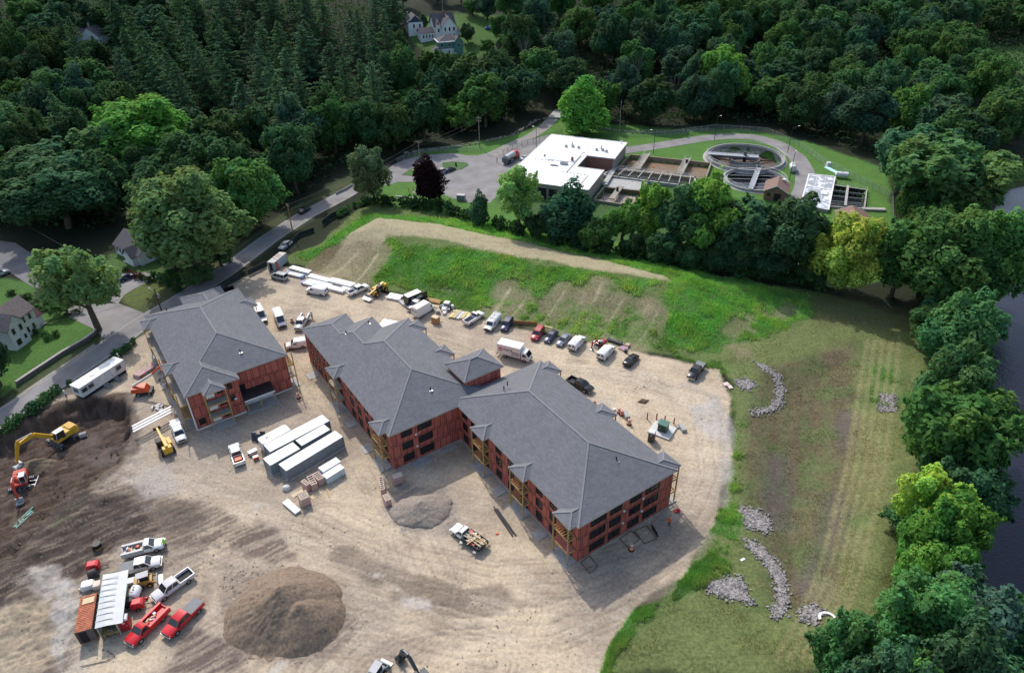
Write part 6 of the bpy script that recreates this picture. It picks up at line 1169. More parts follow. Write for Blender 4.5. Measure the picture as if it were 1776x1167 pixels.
def clarifier(label, C_, ztop, zw, water, bridge, name='round_clarifier'):
    x,y,r_ = C_; t = thing(name, label, 'tank', (x,y,0)); m = MB(); rings(m,[(r_,-.3),(r_,ztop),(r_-.4,ztop),(r_-.4,-3.8)]); m.build('tank_wall', CONC, t, 40)
    m = MB(); rings(m,[(r_+.9,.02),(r_+.9,.12),(r_,.12)]); m.build('apron', CONC, t)
    m = MB(); rings(m,[(r_-.42,ztop-.5),(r_-1.1,ztop-.5),(r_-1.1,ztop-.2),(r_-1.2,ztop-.2),(r_-1.2,ztop-.6),(r_-.42,ztop-.65)]); m.build('launder', STEEL, t)
    m = MB(); rings(m,[(r_-.2,ztop+1.0),(r_-.15,ztop+1.05),(r_-.2,ztop+1.1),(r_-.25,ztop+1.05)],48); rings(m,[(r_-.2,ztop+.55),(r_-.16,ztop+.58),(r_-.2,ztop+.61)],48); [m.bar(((r_-.2)*math.cos(a),(r_-.2)*math.sin(a),ztop),((r_-.2)*math.cos(a),(r_-.2)*math.sin(a),ztop+1.05),.05) for a in np.linspace(0,6.283,37)[:-1]]; m.build('railing', RAIL, t)
    m = MB(); rings(m,[(r_-.3,zw),(.01,zw)]); m.build('water', water, t)
    a,L0,L1,wd = bridge; d = Vector((math.cos(a),math.sin(a),0)); n = Vector((-d.y,d.x,0)); m = MB(); m.bar(d*L0+Vector((0,0,ztop+.05)),d*L1+Vector((0,0,ztop+.05)),wd,.3); b = m.build('bridge', mat('grating',(.33,.35,.38),.6,.2), t)
    m = MB(); [railing(m, d*L0+n*s+Vector((0,0,ztop+.2)), d*L1+n*s+Vector((0,0,ztop+.2))) for s in (-wd/2,wd/2)]; m.build('railing', RAIL, b)
    return t
t = clarifier('large round clarifier with a railed grating bridge over dark mechanism', CL1, 1.2, -2.4, mat('clarifier floor',(.10,.075,.055),.6,var=.4,scale=.5), (R(165),13,-4.5,2.6))
m = MB(); rings(m,[(5.2,-2.0),(5.2,.6),(5.0,.6),(5.0,-2.0)],32); m.build('centre_well', GREYM, t); m = MB(); m.cyl((0,0,-2.4),(0,0,2.6),.6); m.build('drive_column', BLACK, t)
m = MB(); [m.bar((0,0,-1.2),(11.5*math.cos(a),11.5*math.sin(a),-1.9),.3,.5) for a in (R(20),R(140),R(200),R(320))]; [m.bar((5*math.cos(a),5*math.sin(a),.5),(8*math.cos(a),8*math.sin(a),-2),.25) for a in (R(20),R(200),R(250),R(290))]; m.build('rake_arm', mat('rust brown',(.15,.09,.06),.8), t)
t = clarifier('smaller round clarifier of dark water with a straight bridge', CL2, .9, -1.2, BLKW, (R(66),9.8,-9.8,1.5)); m = MB(); [m.bar((-9,y,.3),(9,y-2,.3),.12) for y in (-5,-2,2,5)]; m.build('surface_pipe', RAIL, t)
# brick huts
def hut(label, c, rz, sx, sy, e, rg, wall, roof, name='brick_hut', door=True):
    t = thing(name, label, 'building', c, rz); wallmesh([(-sx/2,-sy/2),(sx/2,-sy/2),(sx/2,sy/2),(-sx/2,sy/2)], -.1, e, wall, t); m = MB()
    for s in (-1,1): m = MB(); m.face([(-sx/2,s*sy/2,e),(sx/2,s*sy/2,e),(0,s*sy/2,rg-.1)],0,[(0,0),(sx,0),(sx/2,rg-e)]); m.build('gable', wall, t)
    m = MB(); k = .45
    for s in (-1,1): m.loft([[(0,-sy/2-k,rg),(s*(sx/2+k),-sy/2-k,e-.15),(s*(sx/2+k),-sy/2-k,e-.03),(0,-sy/2-k,rg+.14)],[(0,sy/2+k,rg),(s*(sx/2+k),sy/2+k,e-.15),(s*(sx/2+k),sy/2+k,e-.03),(0,sy/2+k,rg+.14)]])
    m.build('roof', roof, t); m = MB(); [m.bar((0,y,rg+.05),(s*(sx/2+k),y,e-.09),.05,.2) for y in (-sy/2-k-.03,sy/2+k+.03) for s in (-1,1)]; m.build('bargeboard', WHITE, t)
    if door: m = MB(); m.box(.6,-sy/2-.03,.1,1.9,.08,2.3); m.build('door', DARK, t); window(t,(-2.0,-sy/2),(0,-1),1.9,.8,.8)
    return t
BROOF = mat('brown shingle roof', (.20,.125,.105), .9, var=.12, scale=3)
hc = (G(1210+600/5.2235,210+625/5.2235,3)+G(1210+815/5.2235,210+660/5.2235,3))/2; t = hut('small red brick hut with a brown gable roof beside the clarifiers', (hc.x+1.6,hc.y+3.6,0), PR0, 6.6, 7.6, 3.0, 4.9, BRK, BROOF); m = MB(); m.box(1.6,2.6,4.4,1.0,.8,.5); m.build('roof_hatch', WHITE, t)
m = MB(); m.box(0,0,0,.5,.5,1.1); o = m.build('yellow_drum', mat('bright yellow',(.60,.36,.02),.5)); o.location = at(1361,344); tag(o,'small yellow equipment beside the red brick hut door','equipment')
hut('low brown roofed brick building half hidden by the yellow tree', (G(1478,398,0)).to_tuple(), PR0+R(10), 8.0, 11, 2.8, 4.6, BRK, BROOF, door=False)
# covered tank and open tank
t,c = tankpoly('open dark concrete tank divided by cross walls', TO, .6, -1.6, CONC, BLKW, 'settling_tank', .4, DARK)
for f in (.25,.5,.75): a = TO[0].lerp(TO[3],f)-c; b = TO[1].lerp(TO[2],f)-c; m = MB(); m.bar(a+Vector((0,0,-.3)),b+Vector((0,0,-.3)),.2,.5); m.build('cross_wall', GREYM, t)
a = TO[0].lerp(TO[1],.45)-c; b = TO[3].lerp(TO[2],.45)-c; m = MB(); m.bar(a+Vector((0,0,.4)),b+Vector((0,0,.4)),.7,.3); m.build('walkway', CONC, t); m = MB(); [railing(m,TO[i]-c,TO[(i+1)%4]-c,st=2) for i in (0,1,2)]; m.build('railing', RAIL, t)
P_ = [G(1210+x/5.2235,210+y/5.2235,1.0) for x,y in ((1010,480),(1245,505),(1185,805),(935,750))]; c = sum(P_,Vector())/4; c.z = 0; Q = [p-c for p in P_]; t = thing('covered_tank', 'low tank with a shiny grey panelled cover and white frames', 'tank', c)
m = MB(); m.prism([(q.x,q.y) for q in Q],-.2,.9); m.build('tank_wall', CONC, t)
cm, ct, cb = nodes('cover with painted reflections'); N = ct.nodes.new; nz = N('ShaderNodeTexNoise'); nz.inputs['Scale'].default_value = .55; nz.inputs['Detail'].default_value = 1; co = N('ShaderNodeTexCoord'); ct.links.new(co.outputs['Object'], nz.inputs['Vector'])
rp = N('ShaderNodeValToRGB'); rp.color_ramp.elements[0].position = .52; rp.color_ramp.elements[0].color = (.30,.33,.36,1); rp.color_ramp.elements[1].position = .57; rp.color_ramp.elements[1].color = (.66,.68,.70,1); ct.links.new(nz.outputs['Fac'], rp.inputs[0]); ct.links.new(rp.outputs[0], cb.inputs['Base Color']); cb.inputs['Roughness'].default_value = .35  # pale noise patches paint sky reflections and holes into the cover colour
m = MB(); m.face([(q.x,q.y,.98) for q in Q]); m.build('cover_panel', cm, t); m = MB()
for i in range(4): m.bar(Q[i]+Vector((0,0,.03)),Q[(i+1)%4]+Vector((0,0,.03)),.4,.16)
for f in (.33,.66): m.bar(Q[0].lerp(Q[1],f)+Vector((0,0,.03)),Q[3].lerp(Q[2],f)+Vector((0,0,.03)),.14,.08)
m.bar(Q[0].lerp(Q[3],.42)+Vector((0,0,.05)),Q[1].lerp(Q[2],.42)+Vector((0,0,.05)),.6,.14); m.build('cover_frame', WHITE, t); m = MB(); q = Q[1].lerp(Q[2],.55)-U2*2; m.box(q.x,q.y,1.0,1.6,3.4,.4,PR0); m.build('hatch', WHITE, t)
tank('white horizontal tank on the grass between the clarifiers and the ring road', (1374,297), R(75), 4.5,1.1, mat('tank grey white',(.58,.58,.58),.4), 'gas_tank')
tank('white vessel lying at the road end beyond the covered tank', (1459,309), R(-18), 4.2,.9, WHITE, 'gas_tank')
rods('pale teal and white pipes beside the plant fence', (1432,291),(1457,304),5,.35,.2,mat('pale teal pipe',(.35,.62,.56),.4),'plant_pipe')
m = MB(); m.box(0,0,0,1.6,1.6,1.5,taper=.1); o = m.build('water_tote', WHITE); o.location = at(1436,289); tag(o,'white cube tote beside the teal pipes','tote')
for lab,q,sz,rz_,mt,nm in (('long concrete ramp beside the open dark tank',[(1500,363),(1530,368)],(6.5,1.6,.7),PR0+R(15),CONC,'concrete_ramp'),('pale concrete slab on the grass below the yellow tree',[(1504,452)],(4.2,3.2,.3),PR0+R(20),CONC,'concrete_slab'),('dark rubber mat strip on the grass beside the brick building',[(1514,420)],(1.6,7.0,.08),PR0+R(20),BLACK,'rubber_mat'),('steel grey cabinet behind the hedge of the plant lot',[(800,347)],(2.6,1.6,1.8),-.2,GREYM,'metal_cabinet'),('pale grey cylinder cabinet behind the hedge of the plant lot',[(825,360)],(1.1,1.1,2.0),-.2,BW,'metal_cabinet'),('low white curb on the lawn left of the purple tree',[(707,343)],(8.5,.3,.25),R(-17),WHITE,'concrete_curb'),('pale boulder on the small lawn island of the lot',[(718,299)],(1.0,.8,.7),.3,mat('boulder',(.32,.28,.2),.9),'boulder'),('dark sign post box on the long lawn island',[(791,289)],(.6,.3,1.5),0,BPLAST,'sign_box'),('teal bin on the small lawn island of the lot',[(723,293)],(.7,.7,1.3),0,mat('teal bin',(.05,.12,.12),.5),'litter_bin'),('pale concrete pad beside the plant lot and purple tree',[(735,337)],(4.5,3,.12),-.3,CONC,'concrete_pad'),('pale concrete bridge deck at the end of the gravel lane',[(970,200)],(6.5,9,.4),R(-15),CONC,'bridge_deck')):
    m = MB(); m.box(0,0,0,sz[0],sz[1],sz[2],taper=min(.05,sz[2]*.2)); o = m.build(nm, mt); o.location = at(*(q[0] if len(q)==1 else ((q[0][0]+q[1][0])/2,(q[0][1]+q[1][1])/2))); o.rotation_euler = (0,0,rz_); tag(o,lab,nm.split('_')[-1])
for i,q in enumerate(((709,333),(717,330))): m = MB(); m.cyl((0,0,0),(0,0,1.6),.12); o = m.build('bollard', mat('pale yellow',(.55,.48,.15),.5)); o.location = at(*q); tag(o,('left','right')[i]+' yellow bollard on the lawn left of the purple tree','bollard')
# rough stone walls
def stonewall(label, line, seed, wd=1.0):
    m = MB(); rr = random.Random(seed); L_ = [at(*q) for q in line]; c0 = L_[0].copy()
    for a,b in zip(L_[:-1],L_[1:]):
        for i in range(int((b-a).length*2.6)):
            p = a.lerp(b,rr.random()); s = rr.uniform(.25,.6); z = hz(p.x,p.y)-c0.z
            m.box(p.x-c0.x+rr.uniform(-wd,wd)*.5,p.y-c0.y+rr.uniform(-wd,wd)*.5,z-.1+rr.uniform(0,.5),s*1.4,s,s*.9,rr.uniform(0,3),0,s*.18)
    o = m.build('stone_wall', mat('field stone',(.27,.23,.20),.9,var=.5,scale=2)); o.location = c0; tag(o,label,'wall',None,'thing')
stonewall('long rough stone wall edging the gravel lane to the bridge',[(697,267),(740,262),(778,258),(832,249),(886,237),(912,222),(930,210),(950,207)],1); stonewall('rough stone wall along the wood behind the plant',[(1022,222),(1060,227),(1075,229),(1130,233),(1180,229),(1240,225)],2)
# lamp posts
def lamp(label, q, h, arm, rz, mt=BPLAST):
    t = thing('street_lamp', label, 'street lamp', at(*q), rz); m = MB(); m.cyl((0,0,0),(0,0,h),.11,.07,n=8); m.build('post', mt, t); m = MB(); m.bar((0,0,h-.1),(arm,0,h+.25),.07); m.build('arm', mt, t); m = MB(); m.box(arm+.25,0,h+.2,.7,.3,.14); m.build('lamp_head', WHITE, t)
lamp('dark street lamp on the lawn between the basin and the clarifier',(1133,266),8.0,1.2,R(160)); lamp('dark street lamp with a white head behind the large clarifier',(1366,265),9.0,2.2,R(15)); lamp('dark street lamp beside the small brick hut',(1369,312),9.0,1.0,R(60)); lamp('thin dark street lamp left of the white roof',(930,262),8.5,1.0,R(150)); lamp('dark street lamp by the bend of the ring road',(1239,243),8.5,1.2,R(30)); lamp('grey lamp post over the churning tank',(1046,356),6.5,.3,0,GREYM)
# ------------------------------------------------------------------ poles and wires
POLE = mat('pole wood', (.13,.085,.06), .9, var=.2); POLEL = mat('weathered pole', (.27,.22,.19), .9, var=.2); WIRE = mat('wire', (.05,.05,.055), .6)
def zfor(p, py):                                         # height over p that shows at photo row py
    lo, hi = 0, 40
    for _ in range(40):
        mid = (lo+hi)/2
        if PIX((p.x,p.y,p.z+mid))[1] > py: lo = mid
        else: hi = mid
    return lo
def pole(label, q, top, arms=1, mt=POLE, lamp_=False, trans=False, rz=0.6):
    p = at(*q); h = zfor(p, top[1]) if isinstance(top, tuple) else top; t = thing('utility_pole', label, 'utility pole', p, rz); m = MB(); m.cyl((0,0,-.3),(0,0,h),.19,.12,n=9); m.build('post', mt, t)
    for k in range(arms): m = MB(); m.box(0,0,h-.5-1.0*k,.12,2.4,.14); [m.cyl((0,y,h-.36-1.0*k),(0,y,h-.12-1.0*k),.06) for y in (-1.1,-.4,.4,1.1)]; m.build('crossarm', mt, t)
    if trans: m = MB(); m.cyl((.4,0,h-2.6),(.4,0,h-1.5),.32,n=10); m.build('transformer_can', STEEL, t)
    if lamp_: m = MB(); m.bar((0,0,h-1.2),(-.6,2.2,h-.7),.06); m.build('lamp_arm', STEEL, t); m = MB(); m.box(-.7,2.5,h-.8,.3,.8,.15); m.build('lamp_head', WHITE, t)
    return p+Vector((0,0,h-.3))
A1 = pole('brown utility pole with a transformer at the roof corner of the smaller building',(281,541),(267,501),0,lamp_=True,trans=True); A2 = pole('tan utility pole beside the road fence by the parked cars',(509,408),(497,354),1,mat('tan pole',(.33,.20,.09),.9)); A3 = pole('grey utility pole with a crossarm at the plant lot entrance',(729,288),(724,245),1,POLEL,rz=.9); A4 = pole('tall grey utility pole with double crossarms by the stone wall',(832,256),(829,203),2,POLEL,rz=.9)
A0 = at(-60,640); A0.z += 9.5; A5 = at(905,190); A5.z += 11; A6 = at(1010,165); A6.z += 11
def wire(label, pts, sag=.8, off=(0,0)):
    cu = bpy.data.curves.new('wire','CURVE'); cu.dimensions = '3D'; cu.bevel_depth = .035; cu.bevel_resolution = 0
    for a,b in zip(pts[:-1],pts[1:]):
        s = cu.splines.new('POLY'); n = 12; s.points.add(n)
        for i in range(n+1): f = i/n; p = a.lerp(b,f); s.points[i].co = (p.x+off[0],p.y+off[1],p.z-sag*4*f*(1-f),1)
    o = bpy.data.objects.new('tmp', cu); COL.objects.link(o); dg = bpy.context.evaluated_depsgraph_get(); dg.update(); me = bpy.data.meshes.new_from_object(o.evaluated_get(dg)); bpy.data.objects.remove(o)
    me.materials.clear(); me.materials.append(WIRE); o = bpy.data.objects.new('power_line', me); COL.objects.link(o); tag(o,label,'wire')
wire('upper power line running along the road between the poles',[A0,A1,A2,A3,A4,A5,A6],1.0); wire('lower power line running along the road between the poles',[A0-Vector((0,0,1.6)),A1-Vector((0,0,1.6)),A2-Vector((0,0,1.6)),A3-Vector((0,0,1.2)),A4-Vector((0,0,1.2))],1.2)
q = at(40,420); q.z += 8; wire('thin service wire crossing the yard toward the white house',[A1-Vector((0,0,.5)),q],1.0)
q = at(150,640); 
for i,(b_,tp) in enumerate((((703,238),(704,200)),)):
    p = at(*b_); m = MB(); h = zfor(p,tp[1]); m.cyl((0,0,0),(.3,0,h),.16,.05,n=6); o = m.build('dead_trunk', POLEL); o.location = p; tag(o,'pale bare dead trunk at the wood edge behind the plant lot','tree trunk')

# ------------------------------------------------------------------ fences
cl, clt, clb = nodes('chain link'); tr = clt.nodes.new('ShaderNodeBsdfTransparent'); mxs = clt.nodes.new('ShaderNodeMixShader'); clb.inputs['Base Color'].default_value = (.30,.33,.33,1); clb.inputs['Roughness'].default_value = .5
wv = clt.nodes.new('ShaderNodeTexChecker'); wv.inputs['Scale'].default_value = 40; co = clt.nodes.new('ShaderNodeTexCoord'); clt.links.new(co.outputs['Object'], wv.inputs['Vector']); mth = clt.nodes.new('ShaderNodeMath'); mth.operation = 'MULTIPLY_ADD'; mth.inputs[1].default_value = .2; mth.inputs[2].default_value = .12
clt.links.new(wv.outputs['Fac'], mth.inputs[0]); clt.links.new(mth.outputs[0], mxs.inputs[0]); clt.links.new(tr.outputs[0], mxs.inputs[1]); clt.links.new(clb.outputs[0], mxs.inputs[2]); clt.links.new(mxs.outputs[0], clt.nodes['Material Output'].inputs['Surface'])
SCREEN = mat('dark screen cloth', (.018,.032,.032), .9, var=.3, scale=1.2)
def fence(label, line, h=2.0, mt=cl, pm_=STEEL, st=3.0, name='chain_link_fence', top=True):
    L_ = [at(*q) for q in line]; c0 = L_[0].copy(); t = thing(name, label, 'fence', c0); pts = []
    for a,b in zip(L_[:-1],L_[1:]): n = max(1,round((b-a).length/st)); pts += [a.lerp(b,i/n) for i in range(n)]
    pts.append(L_[-1]); pts = [Vector((p.x-c0.x,p.y-c0.y,hz(p.x,p.y)-c0.z)) for p in pts]; m = MB()
    for a,b in zip(pts[:-1],pts[1:]): m.face([a+Vector((0,0,.05)),b+Vector((0,0,.05)),b+Vector((0,0,h)),a+Vector((0,0,h))])
    m.build('mesh_panel', mt, t); m = MB(); [m.bar(a+Vector((0,0,h)),b+Vector((0,0,h)),.05) for a,b in zip(pts[:-1],pts[1:])]; m.build('top_rail', pm_, t) if top else None
    for p in pts[:100]: m = MB(); m.cyl(p,p+Vector((0,0,h+.1)),.05,n=6); m.build('post', pm_, t)
fence('chain link fence curving behind the clarifiers to the river trees',[(1085,236),(1165,236),(1240,226),(1330,232),(1385,256),(1430,288),(1480,312),(1546,346)],2.2); fence('chain link fence between the plant lawn and the river trees',[(1546,346),(1546,400),(1544,476),(1478,468)],2.0,st=2.5)
fence('chain link fence along the far side of the plant lot',[(690,283),(730,267),(785,262),(835,264)],1.8); fence('dark chain link fence beside the gravel lane and lot',[(872,269),(905,254),(945,243),(975,232)],1.8,pm_=BPLAST)
fence('dark screen cloth fence behind the grey storage container',[(432,478),(452,468),(462,462)],1.6,SCREEN,BPLAST,2.5,'screen_fence'); fence('dark screen cloth fence at the back of the smaller building',[(384,506),(400,493),(418,484)],1.7,SCREEN,BPLAST,2.5,'screen_fence'); fence('sagging dark screen fence beside the tan utility pole',[(500,430),(520,411),(545,402)],1.4,SCREEN,BPLAST,2.5,'screen_fence'); fence('dark green screen fence at the end of the road hedge',[(560,392),(575,380),(592,372)],1.8,SCREEN,BPLAST,2.5,'screen_fence')
fence('low steel guard rail beside the road under the dark trees',[(583,338),(600,330),(612,322)],.8,STEEL,STEEL,2.0,'guard_rail'); fence('thin silver pipe rail at the shaded wood edge',[(1376,486),(1448,500)],.5,STEEL,STEEL,4,'guard_rail')
# the white house's garden wall and pavement edge
L_ = [at(*q) for q in ((30,668),(60,648),(110,615),(150,592),(166,580),(170,568))]; t = thing('garden_wall', 'dark low stone garden wall with a pale cap beside the road', 'wall', L_[0], 0, None, 'thing'); m = MB(); mc = MB()
for a,b in zip(L_[:-1],L_[1:]): a = a-L_[0]; b = b-L_[0]; a.z = b.z = 0; m.bar(a+Vector((0,0,.4)),b+Vector((0,0,.4)),.5,1.0); mc.bar(a+Vector((0,0,.95)),b+Vector((0,0,.95)),.6,.1)
m.build('stone_face', mat('dark stone',(.12,.10,.095),.9,var=.4,scale=2), t); mc.build('cap', mat('wall cap',(.36,.34,.31),.9,var=.2), t)
strip('pavement', [at(*q) for q in ((30,690),(60,668),(110,635),(165,598))], .9, CONCD, .09)
m = MB(); p = at(211,650); 
# ------------------------------------------------------------------ houses
ROOFG = mat('house grey roof', (.085,.08,.09), .9, var=.2, scale=2.5); ROOFB = mat('faded brown roof', (.20,.165,.16), .9, var=.35, scale=3); TEAL = mat('teal siding', (.10,.22,.19), .7, var=.08); BLUEG = mat('blue gable', (.02,.06,.10), .7)
def gable(t, x0, x1, y0, y1, e, rg, wall, roof, axis='x', k=.4, name='wall'):
    """box with a gable roof; the ridge runs along the axis"""
    wallmesh([(x0,y0),(x1,y0),(x1,y1),(x0,y1)], -3.0, e, wall, t, name); m = MB(); G2 = []
    if axis == 'x':
        ym = (y0+y1)/2; [G2.append([(x,y0,e),(x,y1,e),(x,ym,rg)]) for x in (x0,x1)]
        for s,y in ((-1,y0),(1,y1)): m.loft([[(x,ym,rg),(x,y+s*k,e-k*(rg-e)/(abs(y1-y0)/2)),(x,y+s*k,e-k*(rg-e)/(abs(y1-y0)/2)+.14),(x,ym,rg+.16)] for x in (x0-k,x1+k)])
    else:
        xm = (x0+x1)/2; [G2.append([(x0,y,e),(x1,y,e),(xm,y,rg)]) for y in (y0,y1)]
        for s,x in ((-1,x0),(1,x1)): m.loft([[(xm,y,rg),(x+s*k,y,e-k*(rg-e)/(abs(x1-x0)/2)),(x+s*k,y,e-k*(rg-e)/(abs(x1-x0)/2)+.14),(xm,y,rg+.16)] for y in (y0-k,y1+k)])
    [(lambda g: (g.face(q), g.build('gable', wall, t)))(MB()) for q in G2]; return m.build('roof', roof, t)
WFR = mat('window trim', (.55,.56,.56), .6)
def win(t, p, n, z, w_=.9, h=1.5): window(t, p, n, z, w_, h, WFR, None, False, .03); 
p = at(52,583); t = thing('house', 'white two storey house with faded brown roof beside the road', 'house', p, head(at(30,603),at(84,563)))
gable(t,-4.5,3.5,0,5.5,5.6,8.2,WHITED,ROOFB,'x'); gable(t,-5.6,-1.2,-1.6,6.2,5.4,7.9,WHITED,ROOFB,'y'); gable(t,3.5,5.6,.8,3.6,2.6,3.9,WHITED,mat('dark red roof',(.10,.05,.055),.9),'x',.2)
for x in (.2,2.0): win(t,(x,0),(0,-1),4.2); win(t,(x,0),(0,-1),1.6)
win(t,(-4.4,-1.6),(0,-1),4.3); win(t,(-2.4,-1.6),(0,-1),4.3); win(t,(-4.2,-1.6),(0,-1),1.5,1.3); win(t,(-2.2,-1.6),(0,-1),1.8,.7,1.2); m = MB(); m.box(4.4,.4,.1,2.4,.8,.25); m.build('porch_step', CONC, t); m = MB(); m.box(-3.5,-1.64,-.5,1.0,.06,.4); m.build('cellar_window', DARK, t)
p = at(222,449); t = thing('house', 'single storey dark grey roofed house under the large tree', 'house', p, head(at(200,432),at(240,452))); gable(t,-5.5,7,0,8,3.0,5.8,WHITED,ROOFG,'x'); gable(t,2.0,6.0,-1.5,4,2.9,4.8,WHITED,ROOFG,'y'); [win(t,(x,0),(0,-1),1.7,1.0,1.2) for x in (-4.5,-2.9,-1.2,.6)]; m = MB(); m.box(1.4,-.06,.1,1.0,.1,2.0); m.build('door', PDR, t); m = MB(); m.box(1.4,-.9,0,1.6,1.6,.3); m.build('porch_step', CONC, t)
# hillside houses
p = at(772,68); t = thing('house', 'large white hillside house with steep grey roofs and a red door', 'house', p, R(20)); gable(t,-5,5.5,0,9,6.4,11.0,WHITED,ROOFG,'x',.5); gable(t,-2,5.2,-3.5,6,6.4,10.6,WHITED,ROOFG,'y',.5); gable(t,-12,-5,1,7,3.4,5.2,WHITED,ROOFG,'x'); gable(t,-4.6,-2.0,-1.2,3,6.2,9.2,WHITED,ROOFG,'y',.3); gable(t,5.5,8,1,5,3.0,4.2,WHITED,ROOFG,'x',.2)
[win(t,(x,-3.5),(0,-1),z,.9,1.7) for x in (-.6,1.6,3.8) for z in (5.0,)]; [win(t,(x,-3.5),(0,-1),1.8,.9,1.7) for x in (1.8,3.9)]; m = MB(); m.box(-.5,-3.56,.0,1.3,.12,2.6); m.build('door', mat('door red',(.16,.025,.03),.5), t); [win(t,(x,1),(0,-1),1.7,.8,1.5) for x in (-10.5,-9,-7.5,-6)]; win(t,(-3.3,-1.2),(0,-1),7.4,.7,1.2); win(t,(-3.3,-1.2),(0,-1),4.4,.9,1.6); m = MB(); m.box(.8,3,9,.8,.8,3.4); m.box(6.0,5,8,.7,.7,3.0); m.build('chimney', mat('chimney red',(.17,.07,.06),.9), t)
p = at(781,96); t = thing('house', 'teal and white hillside house with hipped dark roof and porch', 'house', p, R(16)); wallmesh([(-5,0),(4.6,0),(4.6,8),(-5,8)],-3,3.0,WHITED,t,'lower_wall'); wallmesh([(-5,0),(4.6,0),(4.6,8),(-5,8)],3.0,6.0,TEAL,t,'upper_wall')
hiproof([(-5.5,5.5,-.5,8.5)],6.15,.55,t,'roof',.5,ROOFG,False,False); m = MB(); m.bar((-5.6,-.6,6.1),(5.3,-.6,6.1),.35,.5); m.bar((-5.6,-.6,6.1),(-5.6,8.5,6.1),.35,.5); m.build('white_eave', WHITE, t); gable(t,2.0,6.2,-1.2,4,5.8,8.2,TEAL,ROOFG,'y',.3)
[win(t,(x,0),(0,-1),4.6,.9,1.5) for x in (-3.8,-.2)]; win(t,(4.1,-1.2),(0,-1),4.4,.9,1.5); win(t,(-.4,0),(0,-1),1.5,.7,1.2); m = MB(); m.loft([[(-8.5,-3.2,2.7),(-4.6,-3.2,2.7),(-4.6,3,2.7),(-8.5,3,2.7)],[(-7.2,-1.6,4.0),(-5,-1.6,4.0),(-5,2,4.0),(-7.2,2,4.0)]]); m.build('porch_roof', ROOFG, t); m = MB(); m.box(-6.5,-.1,-2,3.6,5.8,2.6); m.build('porch_base', WHITED, t); [ (lambda mm: (mm.box(x,y,-2,.18,.18,4.7), mm.build('porch_post', WHITED, t)))(MB()) for x,y in ((-8.3,-3),(-4.8,-3),(-8.3,2.8)) ]
p = at(722,62); t = thing('house', 'white hillside house with a blue gable half hidden by pines', 'house', p, R(16)); gable(t,-3.6,3.8,0,10,6.0,9.2,WHITED,ROOFG,'y',.5); m = MB(); m.face([(-3.4,-.04,6.1),(3.6,-.04,6.1),(.1,-.04,9.1)]); m.build('blue_gable', BLUEG, t); [win(t,(x,0),(0,-1),4.4,.9,1.7) for x in (-.8,2.2)]; m = MB(); m.box(-2.5,6,7,.8,.8,3.2); m.build('chimney', CONCD, t)
p = at(160,82); t = thing('house', 'grey gabled roof glimpsed among the pines at top left', 'house', p, R(-10)); gable(t,-5,5,0,8,5.5,9.0,WHITED,ROOFG,'y',.5); gable(t,-9,-4,2,8,5.0,7.8,WHITED,ROOFG,'x',.4); m = MB(); m.box(-2,5,7.5,.8,.8,3.0); m.build('chimney', CONCD, t)
p = at(745,105); m = MB(); m.prism([(-1.6,-1.4),(1.6,-1.4),(1.6,1.4),(-1.6,1.4)],0,2.0); t = thing('shed','small grey roofed shed below the teal hillside house','shed',p,.3); m.build('wall',WHITED,t); m = MB(); m.loft([[(-1.9,-1.7,1.95),(1.9,-1.7,1.95),(1.9,1.7,1.95),(-1.9,1.7,1.95)],[(-.4,-.1,3.1),(.4,-.1,3.1),(.4,.1,3.1),(-.4,.1,3.1)]]); m.build('roof',ROOFG,t)
p = at(760,96); pole('bare pole in front of the teal hillside house',(753,94),9.0,0,POLEL); pole('bare pole beside the large white hillside house chimney',(768,22),12.0,1,POLEL)
# ------------------------------------------------------------------ vegetation
def leafmat(name, trans=.38):
    m, t, b = nodes(name); N = t.nodes.new; L = t.links.new; oi = N('ShaderNodeObjectInfo'); vc = N('ShaderNodeVertexColor'); vc.layer_name = 'col'
    mx = N('ShaderNodeMix'); mx.data_type = 'RGBA'; mx.blend_type = 'MULTIPLY'; mx.inputs['Factor'].default_value = 1; L(oi.outputs['Color'], mx.inputs['A']); L(vc.outputs['Color'], mx.inputs['B'])
    b.inputs['Roughness'].default_value = .9; b.inputs['Specular IOR Level'].default_value = .04; L(mx.outputs['Result'], b.inputs['Base Color'])
    tl = N('ShaderNodeBsdfTranslucent'); br = N('ShaderNodeMix'); br.data_type = 'RGBA'; br.blend_type = 'MULTIPLY'; br.inputs['Factor'].default_value = 1; br.inputs['B'].default_value = (1.0,1.15,.75,1); L(mx.outputs['Result'], br.inputs['A']); L(br.outputs['Result'], tl.inputs['Color'])
    ms_ = N('ShaderNodeMixShader'); ms_.inputs[0].default_value = trans; L(b.outputs[0], ms_.inputs[1]); L(tl.outputs[0], ms_.inputs[2]); L(ms_.outputs[0], t.nodes['Material Output'].inputs['Surface']); return m
LEAF = leafmat('leaves'); NEEDLE = leafmat('needles', .18); BARK = mat('bark', (.085,.065,.05), .95, var=.3, scale=3, bump=.4)
def leaf_quads(pos, nrm, size, rs, aspect=.62, droop=.25):
    n = len(pos); nrm = nrm/np.linalg.norm(nrm,axis=1,keepdims=True); r = rs.randn(n,3); t = np.cross(nrm,r); t /= np.linalg.norm(t,axis=1,keepdims=True)+1e-9; b = np.cross(nrm,t); s = size[:,None]
    v = np.stack([pos-t*s, pos-b*s*aspect-nrm*s*droop*rs.rand(n,1), pos+t*s*(.8+.4*rs.rand(n,1))-nrm*s*droop, pos+b*s*aspect*(.7+.6*rs.rand(n,1))],1).reshape(-1,3)
    q = np.arange(n*4).reshape(n,4); return v, q
def mesh_data(name, v, q, col, mt):
    o = mesh_from(name, v, q, mt, None, col, smooth=False); me = o.data; bpy.data.objects.remove(o); return me
